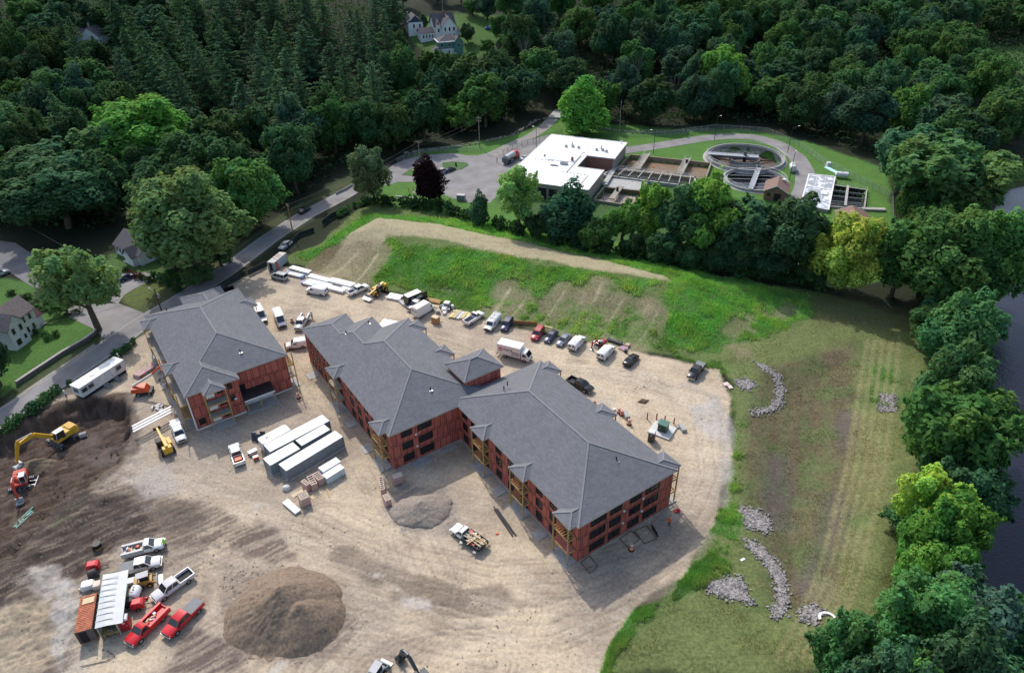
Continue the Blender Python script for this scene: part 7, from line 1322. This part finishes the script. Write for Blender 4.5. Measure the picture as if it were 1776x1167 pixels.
def lobes_crown(name, seed, nl, nleaf, rx=5.0, rz=5.2, zc=8.8, lr=(.30,.46), leaf=.40, shape='round'):
    rs = np.random.RandomState(seed); C = []; tries = 0
    while len(C) < nl and tries < 4000:
        tries += 1; d = rs.randn(3); d /= np.linalg.norm(d); d[2] = d[2]*.95+.05; r = rs.uniform(.30,.80); c = d*r
        if shape == 'oval' and c[2] < -.2: c[:2] *= .8
        if shape == 'cone': c[:2] *= np.clip(1.05-(c[2]+.7)*.62,.15,1)
        if all(np.linalg.norm(c-k[:3]) > .24 for k in C): C.append(np.array([*c, rs.uniform(*lr)*(1-.25*max(c[2],0))]))
    C = np.array(C); w_ = C[:,3]**2; k = rs.choice(len(C), nleaf, p=w_/w_.sum()); d = rs.randn(nleaf,3); d[:,2] += .25; d /= np.linalg.norm(d,axis=1,keepdims=True)
    rad = C[k,3]*(1-.45*rs.rand(nleaf)**2.2); wob = 1+.18*np.sin(d[:,0]*5+k)*np.cos(d[:,1]*6+k*2); p = C[k,:3]+d*(rad*wob)[:,None]
    p = p*np.array([rx,rx,rz])+np.array([0,0,zc]); nr = d*1.0+np.array([0,0,.45])+rs.randn(nleaf,3)*.42; v, q = leaf_quads(p, nr, leaf*(.55+.9*rs.rand(nleaf)), rs)
    # loose sprays that break the outline
    ns, per = 70, max(20,nleaf//260); ks = rs.choice(len(C), ns); ds = rs.randn(ns,3); ds[:,2] += .35; ds /= np.linalg.norm(ds,axis=1,keepdims=True); f_ = rs.rand(ns*per)**.8; kk = np.repeat(ks,per); d2 = np.repeat(ds,per,0)
    p2 = C[kk,:3]+d2*(C[kk,3]*(.75+.75*f_*np.repeat(rs.uniform(.5,1.1,ns),per)))[:,None]+rs.randn(ns*per,3)*(.055*(1.15-f_))[:,None]; p2 = p2*np.array([rx,rx,rz])+np.array([0,0,zc])
    sel = rs.choice(nleaf, ns*per, replace=False); p[sel] = p2; nr[sel] = d2+np.array([0,0,.6])+rs.randn(ns*per,3)*.5; k = k.copy(); k[sel] = kk; v, q = leaf_quads(p, nr, leaf*(.55+.9*rs.rand(nleaf)), rs)
    tone = (.72+.5*rs.rand(nleaf))*(.85+.3*rs.rand(len(C))[k]); hue = rs.rand(len(C))[k]*.18-.09+rs.randn(nleaf)*.05-.02
    col = np.stack([tone*(1+hue*1.5),tone,tone*(1-hue),np.ones(nleaf)],1); return mesh_data(name, v, q, np.repeat(col,4,0), LEAF), C*np.array([rx,rx,rz,1])+np.array([0,0,zc,0])
def trunk_mesh(name, C, seed, r0=.34, h=9.0):
    rr = random.Random(seed); m = MB(); m.cyl((0,0,-.5),(rr.uniform(-.2,.2),rr.uniform(-.2,.2),h*.45), r0, r0*.72, n=8); m.cyl((0,0,h*.45),(rr.uniform(-.6,.6),rr.uniform(-.6,.6),h), r0*.7, r0*.3, n=7)
    for c in sorted(C.tolist(), key=lambda c: c[2])[:11]: s = Vector((0,0,h*rr.uniform(.32,.7))); e = Vector(c[:3]); mid = s.lerp(e,.5)+Vector((0,0,.5)); m.cyl(s,mid,r0*.38,r0*.26,n=6); m.cyl(mid,e,r0*.26,r0*.08,n=6)
    o = m.build(name, BARK, None, 60); me = o.data; bpy.data.objects.remove(o); return me
def pine_mesh(name, seed, nb=24, H_=24.0, R_=5.0):
    rs = np.random.RandomState(seed); P_ = []; Nn = []; S_ = []; B_ = []
    for i in range(nb):
        f = i/(nb-1); z = H_*(.12+.86*f)+rs.uniform(-.15,.15); k = int(rs.randint(5,8)*(1-.3*f)); L0 = R_*((1-f)**.72*.95+.12)
        for j in range(k):
            a = 2*math.pi*(j+rs.rand()*.7)/k+i*1.9; L_ = L0*rs.uniform(.62,1.2); n = max(16,int(120*L_/R_)); t = rs.rand(n)**.6
            up = .10+.16*f; x = t*L_; zz = z+x*up+.4*np.sin(t*3)*.5-.25*t; wd = .22+.85*t*(1.08-t)*2.2*L_/R_
            y = rs.randn(n)*wd*.5; p = np.stack([x*math.cos(a)-y*math.sin(a), x*math.sin(a)+y*math.cos(a), zz+rs.randn(n)*.16-np.abs(y)*.12],1)
            P_.append(p); nr = np.tile([.35*math.cos(a),.35*math.sin(a),1.0],(n,1))+rs.randn(n,3)*.32; Nn.append(nr*1.0); S_.append(.17+.22*rs.rand(n)); B_.append(np.full(n,.8+.4*rs.rand()))
    n = 30; P_.append(np.stack([rs.randn(n)*.3,rs.randn(n)*.3,H_*(.95+.07*rs.rand(n))],1)); Nn.append(rs.randn(n,3)); S_.append(np.full(n,.35)); B_.append(np.ones(n))
    p = np.concatenate(P_); s = np.concatenate(S_); b = np.concatenate(B_); v, q = leaf_quads(p, np.concatenate(Nn), s, rs, .5, .5); tone = b*(.75+.5*rs.rand(len(p))); col = np.stack([tone,tone,tone*1.05,np.ones(len(p))],1)
    m = MB(); m.cyl((0,0,-.5),(0,0,H_*.96),.36,.05,n=7); o = m.build('trunk',BARK,None,60); tm = o.data; bpy.data.objects.remove(o)
    return mesh_data(name, v, q, np.repeat(col,4,0), NEEDLE), tm
KIND = {}
def addkind(k, lst): KIND[k] = lst
addkind('round', [(lambda c: (c[0], trunk_mesh('trunk', c[1], i)))(lobes_crown('crown', 10+i, 20+i%3*4, 14000, 5.0, 6.4, 7.3, (.22,.40), .27)) for i in range(5)])
addkind('oval', [(lambda c: (c[0], trunk_mesh('trunk', c[1], i)))(lobes_crown('crown', 30+i, 20, 12000, 4.3, 6.8, 7.4, (.24,.40), .26, shape='oval')) for i in range(4)])
addkind('fine', [(lambda c: (c[0], trunk_mesh('trunk', c[1], i)))(lobes_crown('crown', 50+i, 34, 20000, 5.0, 6.5, 7.4, (.18,.33), .22)) for i in range(4)])
addkind('airy', [(lambda c: (c[0], trunk_mesh('trunk', c[1], i, .42)))(lobes_crown('crown', 70+i, 28, 11000, 5.0, 5.9, 8.1, (.17,.28), .23)) for i in range(3)])
addkind('cone', [(lambda c: (c[0], trunk_mesh('trunk', c[1], i)))(lobes_crown('crown', 80+i, 26, 13000, 4.8, 6.9, 7.2, (.24,.36), .24, 'cone')) for i in range(2)])
addkind('bush', [(lambda c: (c[0], trunk_mesh('trunk', c[1], i, .1, 2.2)))(lobes_crown('crown', 90+i, 11, 1500, 1.7, 1.5, 1.25, (.34,.5), .17)) for i in range(4)])
addkind('pine', [pine_mesh('crown', 40+i, 19+i%4*2, 24.0, 4.5+.5*(i%3)) for i in range(5)])
NOM = {'round':(14.0,10.0),'oval':(14.4,8.6),'fine':(14.1,10.0),'airy':(14.2,10.0),'cone':(14.2,9.2),'bush':(2.8,3.4),'pine':(24.4,9.4)}
for k_,l_ in KIND.items():                               # the real height and width of each kind
    z_ = []; w__ = []
    for cr,_ in l_: a_ = np.empty(len(cr.vertices)*3,np.float32); cr.vertices.foreach_get('co',a_); a_ = a_.reshape(-1,3); z_.append(a_[:,2].max()); w__.append(2*np.percentile(np.hypot(a_[:,0],a_[:,1]),95))
    NOM[k_] = (float(np.mean(z_)),float(np.mean(w__)))
trs = random.Random(21); tcount = [0]
def tree(kind, p, h, w_, col, label, cat='tree', name='broadleaf_tree', group=None, lean=0.0):
    v = trs.choice(KIND[kind]); H0_, W0 = NOM[kind]; t = thing(name, label, cat, p, trs.uniform(0,6.283), group); t.scale = (w_/W0*trs.uniform(.93,1.07), w_/W0*trs.uniform(.93,1.07), h/H0_*1.0); t.rotation_euler = (trs.uniform(-.03,.03)+lean, trs.uniform(-.03,.03), t.rotation_euler.z)
    for nm, me in (('trunk',v[1]),('crown',v[0])): o = bpy.data.objects.new(nm, me); COL.objects.link(o); o.parent = t
    k = trs.uniform(.88,1.14)*1.22; o.color = (col[0]*k*trs.uniform(.92,1.1), col[1]*k, col[2]*k*trs.uniform(.9,1.2), 1); return t
def mpp(p): return F/((p.y*math.cos(TH)-(p.z-HC)*math.sin(TH)))                # photo pixels per metre at a point
DG = (0.052,0.102,0.042); MG = (0.074,0.149,0.045); LG = (0.131,0.254,0.061); YG = (0.166,0.263,0.052); BG_ = (0.060,0.116,0.063); PN = (.062,.122,.056)
def T(kind, base, top, wpx, col, label, dz=0, **k):
    col = tuple(c*1.8 for c in col) if 'purple' not in label else col
    p = at(*base); h = zfor(p, top); return tree(kind, p, h, wpx/mpp(p+Vector((0,0,h*.6))), col, label, **k)
T('fine',(350,486),286,188,(.078,.125,.047),'huge broad tree beside the road above the grey roofed house'); T('airy',(172,573),415,124,(.105,.15,.058),'pale green airy tree on the corner beside the white house'); T('fine',(440,395),265,110,(.05,.11,.028),'fresh green tree right of the huge broad roadside tree')
for q_,h_,w_,lab_ in (((305,466),9,8,'leafy tree at the left foot of the huge broad tree'),((385,462),10,11,'leafy tree at the right foot of the huge broad tree'),((345,492),6,8,'low leafy growth at the trunk of the huge broad tree')): tree('fine', at(*q_), h_, w_, (.10,.165,.06), lab_)
T('fine',(650,352),246,68,(.075,.105,.042),'olive green tree between the road and the plant lawn',name='broadleaf_tree'); T('cone',(745,348),264,54,(.022,.010,.014),'dark purple leaved tree beside the plant lot',name='purple_tree'); T('cone',(1008,236),130,88,(.085,.19,.03),'bright green tree standing behind the white roofed plant')
T('airy',(899,402),284,85,(.105,.18,.045),'pale yellow green tree covering the left corner of the white roof'); T('cone',(985,418),312,92,(.032,.072,.034),'dark green tree at the near corner of the white roofed building'); T('airy',(1078,432),343,62,(.065,.13,.032),'thin young tree before the churning tank'); T('oval',(1122,432),312,66,(.095,.185,.028),'bright yellow green tree before the aeration basin'); T('round',(1170,445),322,92,(.038,.082,.032),'dark green tree right of the bright one in the plant row')
T('airy',(1215,455),296,118,(.075,.155,.034),'light green tree with a forked pale trunk in the plant row'); T('round',(1298,466),332,120,(.034,.07,.036),'dark tree before the brick hut in the plant row'); T('round',(1372,478),342,125,(.030,.06,.030),'darkest tree at the right end of the plant row'); T('round',(1250,462),375,80,(.032,.065,.03),'low dark tree in shade within the plant row'); T('fine',(1452,506),358,108,(.17,.222,.042),'yellow leaved tree before the brown roofed brick building',name='yellow_tree')
T('oval',(1545,515),372,95,(.055,.115,.03),'slender leaning trunked tree at the edge of the river wood'); 
for i,q in enumerate(((935,414),(1035,440),(1100,448),(1146,456),(1192,464),(1242,472),(1335,484),(1402,492),(1270,476))):
    tree('fine' if i%2 else 'round', at(*q), (8,10,7,9,8,10,9,8,7)[i], (8,8,7,9,8,9,10,8,8)[i], ((.05,.10,.042),(.07,.14,.045),(.045,.09,.04))[i%3], 'small leafy tree filling the gaps of the row before the plant', name='young_tree', group='small trees filling the row before the plant')
RIV = 'broadleaf trees along the river bank'
for i,(k_,b_,tp,wd,c_) in enumerate((('fine',(1610,540),352,160,(.05,.10,.03)),('fine',(1690,545),350,150,(.062,.13,.03)),('round',(1625,395),222,190,(.05,.095,.036)),('round',(1570,330),200,120,(.04,.08,.034)),('round',(1640,640),505,110,(.045,.11,.045)),('oval',(1620,575),500,62,(.045,.105,.04)),
   ('fine',(1625,760),590,120,(.045,.10,.035)),('round',(1625,840),655,175,(.042,.092,.026)),('fine',(1625,870),735,110,(.038,.085,.030)),('fine',(1640,930),800,120,(.034,.075,.03)),('airy',(1585,985),828,130,(.14,.215,.032)),('fine',(1600,1010),848,130,(.06,.135,.028)),
   ('fine',(1585,1050),905,130,(.065,.15,.026)),('airy',(1622,1085),990,110,(.10,.165,.03)),('fine',(1560,1175),1005,150,(.055,.125,.036)),('round',(1640,1190),1010,150,(.035,.07,.045)),('fine',(1440,1220),1065,110,(.05,.115,.034)),('fine',(1530,1260),1130,120,(.075,.15,.036)),('round',(1720,1230),1060,160,(.042,.10,.042)),('fine',(1775,1190),1040,130,(.045,.12,.038)),('round',(1650,1290),1120,160,(.04,.09,.04)),('fine',(1480,1290),1110,120,(.036,.08,.034)),('round',(1590,1290),1090,130,(.036,.08,.034)))):
    T(k_,b_,tp,wd,c_,'tree in the belt between the mown basin and the river',group=RIV,name='riverbank_tree')
for i,(b_,tp,wd) in enumerate((((910,130),62,40),((1165,190),130,40),((1100,172),95,30))):
    p = at(*b_); h = zfor(p,tp); t = thing('bare_tree',('bare grey branching tree above the bridge deck','bare grey tree in the dark wood behind the plant','thin bare tree in the wood right of the lane')[i],'tree',p); m = MB(); m.cyl((0,0,0),(0,0,h*.55),.22,.12); rr = random.Random(i)
    for k in range(16): z = h*rr.uniform(.3,.6); a = rr.uniform(0,6.28); e = Vector((math.cos(a)*rr.uniform(1,3),math.sin(a)*rr.uniform(1,3),h*rr.uniform(.7,1))); m.cyl((0,0,z),e,.09,.03,n=5); m.cyl(Vector((0,0,z)).lerp(e,.6),e+Vector((rr.uniform(-1,1),rr.uniform(-1,1),rr.uniform(0,1.5))),.05,.02,n=4)
    m.build('trunk', mat('bare bark',(.20,.17,.16),.9), t)
# woods: trees one by one, each at its own spot
placed = [(o.location.x,o.location.y,3.5) for o in COL.objects if o.parent is None and o.type == 'EMPTY' and ('tree' in o.name)]
def fill(poly, d, n, make, seed, avoid=(), dgrow=0.0):
    P_ = [at(*q) for q in poly]; AV = [[at(*q) for q in a] for a in avoid]; rr = random.Random(seed); xs = [p.x for p in P_]; ys = [p.y for p in P_]; c = np.array([(rr.uniform(min(xs),max(xs)),rr.uniform(min(ys),max(ys))) for _ in range(n)])
    ok = sdf(P_,c[:,0],c[:,1]) > 0
    for a in AV: ok &= sdf(a,c[:,0],c[:,1]) < 0
    for l_,w_ in ROADW: ok &= np.abs(pdist(l_,c[:,0],c[:,1])) > w_/2+2.2
    c = c[ok]; zz = hgt(c[:,0],c[:,1]); k = 0
    for (x,y),z in zip(c,zz):
        dd = d+dgrow*max(0,y-250)
        if any((x-a)**2+(y-b)**2 < (dd*.5+r_*.5)**2 if r_ > 0 else False for a,b,r_ in placed): continue
        u,v = PIX((x,y,z+16)); 
        if u < -55 or u > 1835 or v < -30: continue
        placed.append((x,y,dd)); make(Vector((x,y,z)), rr, u, v); k += 1
    return k
HOUSEGAP = [(690,158),(700,20),(800,10),(880,20),(880,110),(835,150)]
def wood_left(p, rr, u, v):
    u0,v0 = PIX(p); pine = rr.random() < (.88 if 240 < u0 < 690 and v0 < 235 else (.35 if u0 < 240 and v0 < 200 else .06)) and (u0 > 60)
    if pine: tree('pine', p, rr.uniform(21,30), rr.uniform(12,16), PN if rr.random()<.7 else (.074,.145,.06), 'dark pine in the dense stand behind the road', name='pine_tree', group='pines in the dense stand behind the road')
    else:
        h = rr.uniform(16,23); tree(rr.choice(('round','fine','round','oval')), p, h, rr.uniform(13,18), rr.choice((DG,DG,BG_,MG,(.06,.115,.042))), 'dark broadleaf tree in the wood behind the road', group='broadleaf trees in the wood behind the road')
n1 = fill([(-420,330),(-60,400),(0,415),(60,398),(150,405),(205,395),(300,410),(390,410),(470,385),(560,322),(620,285),(660,268),(720,250),(800,232),(870,220),(925,195),(945,183),(905,150),(850,110),(690,120),(700,30),(690,-60),(-420,-60)], 10.0, 2600, wood_left, 5, (HOUSEGAP,[(150,95),(150,70),(195,70),(195,95)],[(180,470),(190,420),(270,430),(290,480)]), .012)
def wood_right(p, rr, u, v):
    h = rr.uniform(17,24); tree(rr.choice(('round','fine','fine','oval')), p, h, rr.uniform(13,18), rr.choice((DG,MG,MG,BG_,(.08,.16,.05),(.065,.14,.06))), 'green broadleaf tree in the wood behind the treatment plant', group='broadleaf trees in the wood behind the treatment plant')
n2 = fill([(965,175),(1020,208),(1060,215),(1180,216),(1250,211),(1330,214),(1400,238),(1450,252),(1500,262),(1560,300),(1610,330),(1700,300),(1776,240),(1900,240),(1900,-60),(880,-60),(885,20),(900,140)], 11.5, 2600, wood_right, 6, ([(1650,74),(1900,66),(1900,265),(1745,240)],HOUSEGAP), .014)
def wood_river(p, rr, u, v): tree(rr.choice(('round','fine')), p, rr.uniform(12,17), rr.uniform(9,12), rr.choice((MG,(.08,.165,.055),(.085,.18,.05))), 'green tree in the river wood beside the plant lawn', group='trees in the river wood beside the plant lawn', name='riverbank_tree')
n3 = fill([(1570,330),(1680,310),(1690,400),(1660,560),(1640,560),(1590,520),(1560,430)], 8.0, 500, wood_river, 8)
n4 = fill([(1600,590),(1630,590),(1635,700),(1615,830),(1585,960),(1575,1150),(1540,1260),(1430,1260),(1540,1060),(1580,900),(1590,740)], 7.5, 400, lambda p,rr,u,v: tree(rr.choice(('round','fine')), p, rr.uniform(8,11), rr.uniform(8,10), rr.choice((MG,(.07,.15,.055),DG)), 'tree in the belt between the mown basin and the river', group=RIV, name='riverbank_tree'), 9)
n5 = fill([(690,158),(835,150),(900,190),(860,222),(740,246),(690,250)], 7.5, 300, lambda p,rr,u,v: tree('fine', p, rr.uniform(8,12), rr.uniform(8,11), rr.choice((LG,(.10,.21,.05),MG)), 'light green tree below the hillside houses', group='light green trees below the hillside houses', name='young_tree'), 11)
print('trees', n1, n2, n3, n4, n5)
for (b_,w_,h,c_,lab) in (((735,52),5,8,DG,'dark cypress before the white house with red door'),((845,35),12,15,BG_,'broad dark tree behind the blue car'),((812,75),8,9,DG,'round dark tree right of the teal house'),((700,15),12,17,BG_,'dark tree behind the hillside houses at left'),((800,5),13,18,DG,'dark tree behind the white hillside house'),((870,70),11,12,MG,'mid green tree right of the blue car'),((745,-5),13,18,BG_,'tall dark tree at the top behind the houses')):
    p = at(*b_); tree('cone' if 'cypress' in lab else 'fine', p, h, w_, c_, lab)
for (b_,tp,wd,c_,lab) in (((270,300),160,170,(.075,.155,.03),'bright green crown rising from the dark wood at left'),((215,315),205,110,(.075,.12,.04),'yellowish green tree left of the bright crown in the wood'),((90,360),255,190,(.038,.075,.036),'broad dark tree behind the asphalt lot at left'),((10,300),170,130,(.05,.10,.04),'round tree at the left edge of the wood'),((1250,190),75,75,(.08,.155,.03),'bright leaved tree in the wood behind the clarifier'),((120,395),275,170,(.035,.07,.034),'broad blue green tree above the grey roofed house'),((1560,250),140,70,(.075,.14,.035),'yellow green tree at the right of the plant wood')):
    T('fine',b_,tp,wd,c_,lab)
for q_,h_,w_ in (((705,118),9,9),((712,135),10,10),((690,95),12,10),((735,140),8,9),((815,120),8,8),((845,95),7,8),((820,28),9,10),((880,88),9,9),((760,8),11,11)): tree('fine', at(*q_), h_, w_, ((.06,.12,.045),(.08,.16,.05))[h_%2], 'small green tree on the lawns of the hillside houses', name='young_tree', group='small trees on the lawns of the hillside houses')
# hedges and shrubs
def hedge(line, st, h, w_, cols, label, jit=.5, seed=1, grp=None, name='shrub'):
    rr = random.Random(seed); L_ = [at(*q) for q in line]
    for a,b in zip(L_[:-1],L_[1:]):
        n = max(1,int((b-a).length/st))
        for i in range(n): p = a.lerp(b,(i+rr.random()*.6)/n)+Vector((rr.uniform(-jit,jit),rr.uniform(-jit,jit),0)); p.z = hz(p.x,p.y)-.1; tree('bush', p, h*rr.uniform(.7,1.3), w_*rr.uniform(.8,1.25), rr.choice(cols), label, 'shrub', name, grp or label)
HC_ = ((.065,.15,.05),(.08,.17,.05),(.055,.13,.05))
hedge([(-40,800),(20,748),(60,715),(105,677)],1.3,2.2,2.6,HC_,'dark green shrub in the hedge between the road and the earth pit'); hedge([(118,668),(128,662)],1.2,1.5,2,HC_,'small shrub at the left end of the office trailer'); hedge([(196,622),(215,610),(240,592)],1.3,1.8,2.3,HC_,'shrub in the hedge behind the office trailer'); hedge([(585,378),(605,365),(625,355),(645,350)],1.6,2.3,2.8,HC_,'shrub at the roadside end of the mown slope',.8)
hedge([(655,352),(690,355),(720,360),(760,363),(800,374),(840,388),(880,402),(930,412)],2.2,3.8,4.0,((.045,.10,.03),(.055,.12,.035),(.035,.075,.03)),'leafy bush in the hedge between the slope and the plant lot',1.0,4); hedge([(960,425),(1040,440),(1140,455),(1260,475),(1350,485),(1430,500)],2.2,4.2,4.6,((.035,.075,.03),(.05,.11,.036),(.07,.15,.045)),'low shaded bush beneath the row of trees before the plant',1.2,5)
hedge([(56,575),(85,590),(110,575)],2.0,1.5,2.2,HC_,'garden shrub beside the white house',.8,6); hedge([(20,512),(45,520),(60,530),(85,540)],2.5,1.8,3.0,((.06,.11,.035),(.045,.09,.03)),'garden shrub behind the white house',1,7); hedge([(215,470),(245,485),(262,492)],2,1.6,2.2,((.04,.08,.028),(.14,.03,.03)),'shrub before the grey roofed house',.7,8); hedge([(270,480),(305,505),(300,478)],2.5,2.2,2.6,HC_,'shrub on the verge below the huge broad tree',1,9)
T('cone',(2,668),535,60,(.022,.045,.022),'dark evergreen at the left edge before the white house'); T('bush',(118,540),505,60,(.075,.14,.04),'pale green bush at the drive beside the white house',cat='shrub',name='shrub'); T('cone',(832,392),330,32,(.035,.075,.032),'small pointed conifer in the hedge of the plant lot'); T('round',(-45,660),560,90,(.03,.06,.028),'dark tree at the left picture edge beside the white house')

def under(poly, n, seed):                                # low growth that hides the wood's floor
    P_ = [at(*q) for q in poly]; rs = np.random.RandomState(seed); xs = [p.x for p in P_]; ys = [p.y for p in P_]; c = np.stack([rs.uniform(min(xs),max(xs),n*3),rs.uniform(min(ys),max(ys),n*3)],1); ok = sdf(P_,c[:,0],c[:,1]) > 2.0
    for l_,w_ in ROADW: ok &= np.abs(pdist(l_,c[:,0],c[:,1])) > w_/2+2.5
    for _,S_ in SHEETS: ok &= sdf(S_,c[:,0],c[:,1]) < -1.5
    ok &= sdf([at(*q) for q in HOUSEGAP],c[:,0],c[:,1]) < 0; c = c[ok][:n]; hh = (fbm(c[:,0],c[:,1],9,3,3)**1.5)*9*rs.rand(len(c)); return np.stack([c[:,0],c[:,1],hgt(c[:,0],c[:,1])+.2+hh],1)
pp = np.concatenate([under([(-420,330),(-60,400),(0,415),(60,398),(150,405),(205,395),(300,410),(390,410),(470,385),(560,322),(620,285),(660,268),(720,250),(800,232),(870,220),(925,195),(945,183),(905,150),(850,110),(690,120),(700,30),(690,-60),(-420,-60)],110000,1), under([(965,175),(1020,212),(1060,219),(1180,220),(1250,214),(1330,218),(1400,242),(1450,255),(1500,268),(1560,310),(1610,340),(1700,310),(1776,250),(1900,240),(1900,-60),(880,-60),(885,20),(900,140)],100000,2),
   under([(1560,320),(1610,340),(1700,310),(1712,420),(1690,600),(1660,800),(1640,1000),(1640,1200),(1540,1300),(1400,1300),(1520,1080),(1570,900),(1600,700),(1590,560),(1550,450)],40000,3)])
rs_ = np.random.RandomState(4); v_,q_ = leaf_quads(pp, np.array([0,0,1.0])+rs_.randn(len(pp),3)*.6, .35+.5*rs_.rand(len(pp)), rs_); tn = .6+.8*rs_.rand(len(pp)); cc = np.stack([.045*tn,.088*tn,.038*tn,np.ones(len(pp))],1)
o = mesh_from('undergrowth', v_, q_, LEAF, 'stuff', np.repeat(cc,4,0), False); o.color = (1,1,1,1); tag(o,'dark leafy undergrowth on the floor of the woods','undergrowth')
# grasses and weeds: nobody could count them
def grass(name, sel, n, hmin, hmax, label, seed, wk=.0008, tint=1.15):
    rs = np.random.RandomState(seed); ids = np.nonzero(sel)[0]; ids = ids[rs.randint(0,len(ids),n)]; y = gy[ids]; st = y*.004
    bx = gx[ids]+rs.randn(n)*st*.6; by = gy[ids]+rs.randn(n)*st*.6; bz = H0[ids]-.05; cl_ = fbm(bx,by,3.2,3,51); c2_ = fbm(bx,by,7.0,3,52); h = (hmin+(hmax-hmin)*rs.rand(n)**1.6)*np.clip(.15+2.2*(cl_-.2),.3,2.0); a = rs.rand(n)*6.283; wd = y*wk*(.6+.8*rs.rand(n)); lx = rs.randn(n)*h*.28; ly = rs.randn(n)*h*.28
    v = np.stack([np.stack([bx-np.cos(a)*wd,by-np.sin(a)*wd,bz],1),np.stack([bx+np.cos(a)*wd,by+np.sin(a)*wd,bz],1),np.stack([bx+lx,by+ly,bz+h],1)],1).reshape(-1,3); q = np.arange(n*3).reshape(n,3)
    c = CA[ids,:3]*(tint*(.78+.44*rs.rand(n,1)))*(1+rs.randn(n,1)*np.array([[.16,.04,-.05]])); c = c*(.62+.95*c2_[:,None])*(1+(cl_[:,None]-.5)*np.array([[1.0,.25,.1]])); c = np.concatenate([np.clip(c,.005,.6),np.ones((n,1))],1); o = mesh_from(name, v, q, GRASSM, 'stuff', np.repeat(c,3,0), False); tag(o,label,'grass'); o.color = (1,1,1,1); return o
GRASSM = leafmat('grass blades', .35); inview = np.abs(gx) < gy*.93
gr = (CA[:,1] > CA[:,0]*1.45)&(CA[:,3] > .6)&inview&(gy < 235); grass('tall_grass', gr, 230000, .15,.75,'tall fresh green grass on the slope and round the site edge', 1, tint=2.5)
dr = (CA[:,3] > .55)&(CA[:,1] <= CA[:,0]*1.45)&(CA[:,0] > .06)&inview&(gy < 215); grass('dry_grass', dr, 160000, .04,.22,'short brown and olive grass of the basin and mown strips', 2, tint=1.4)
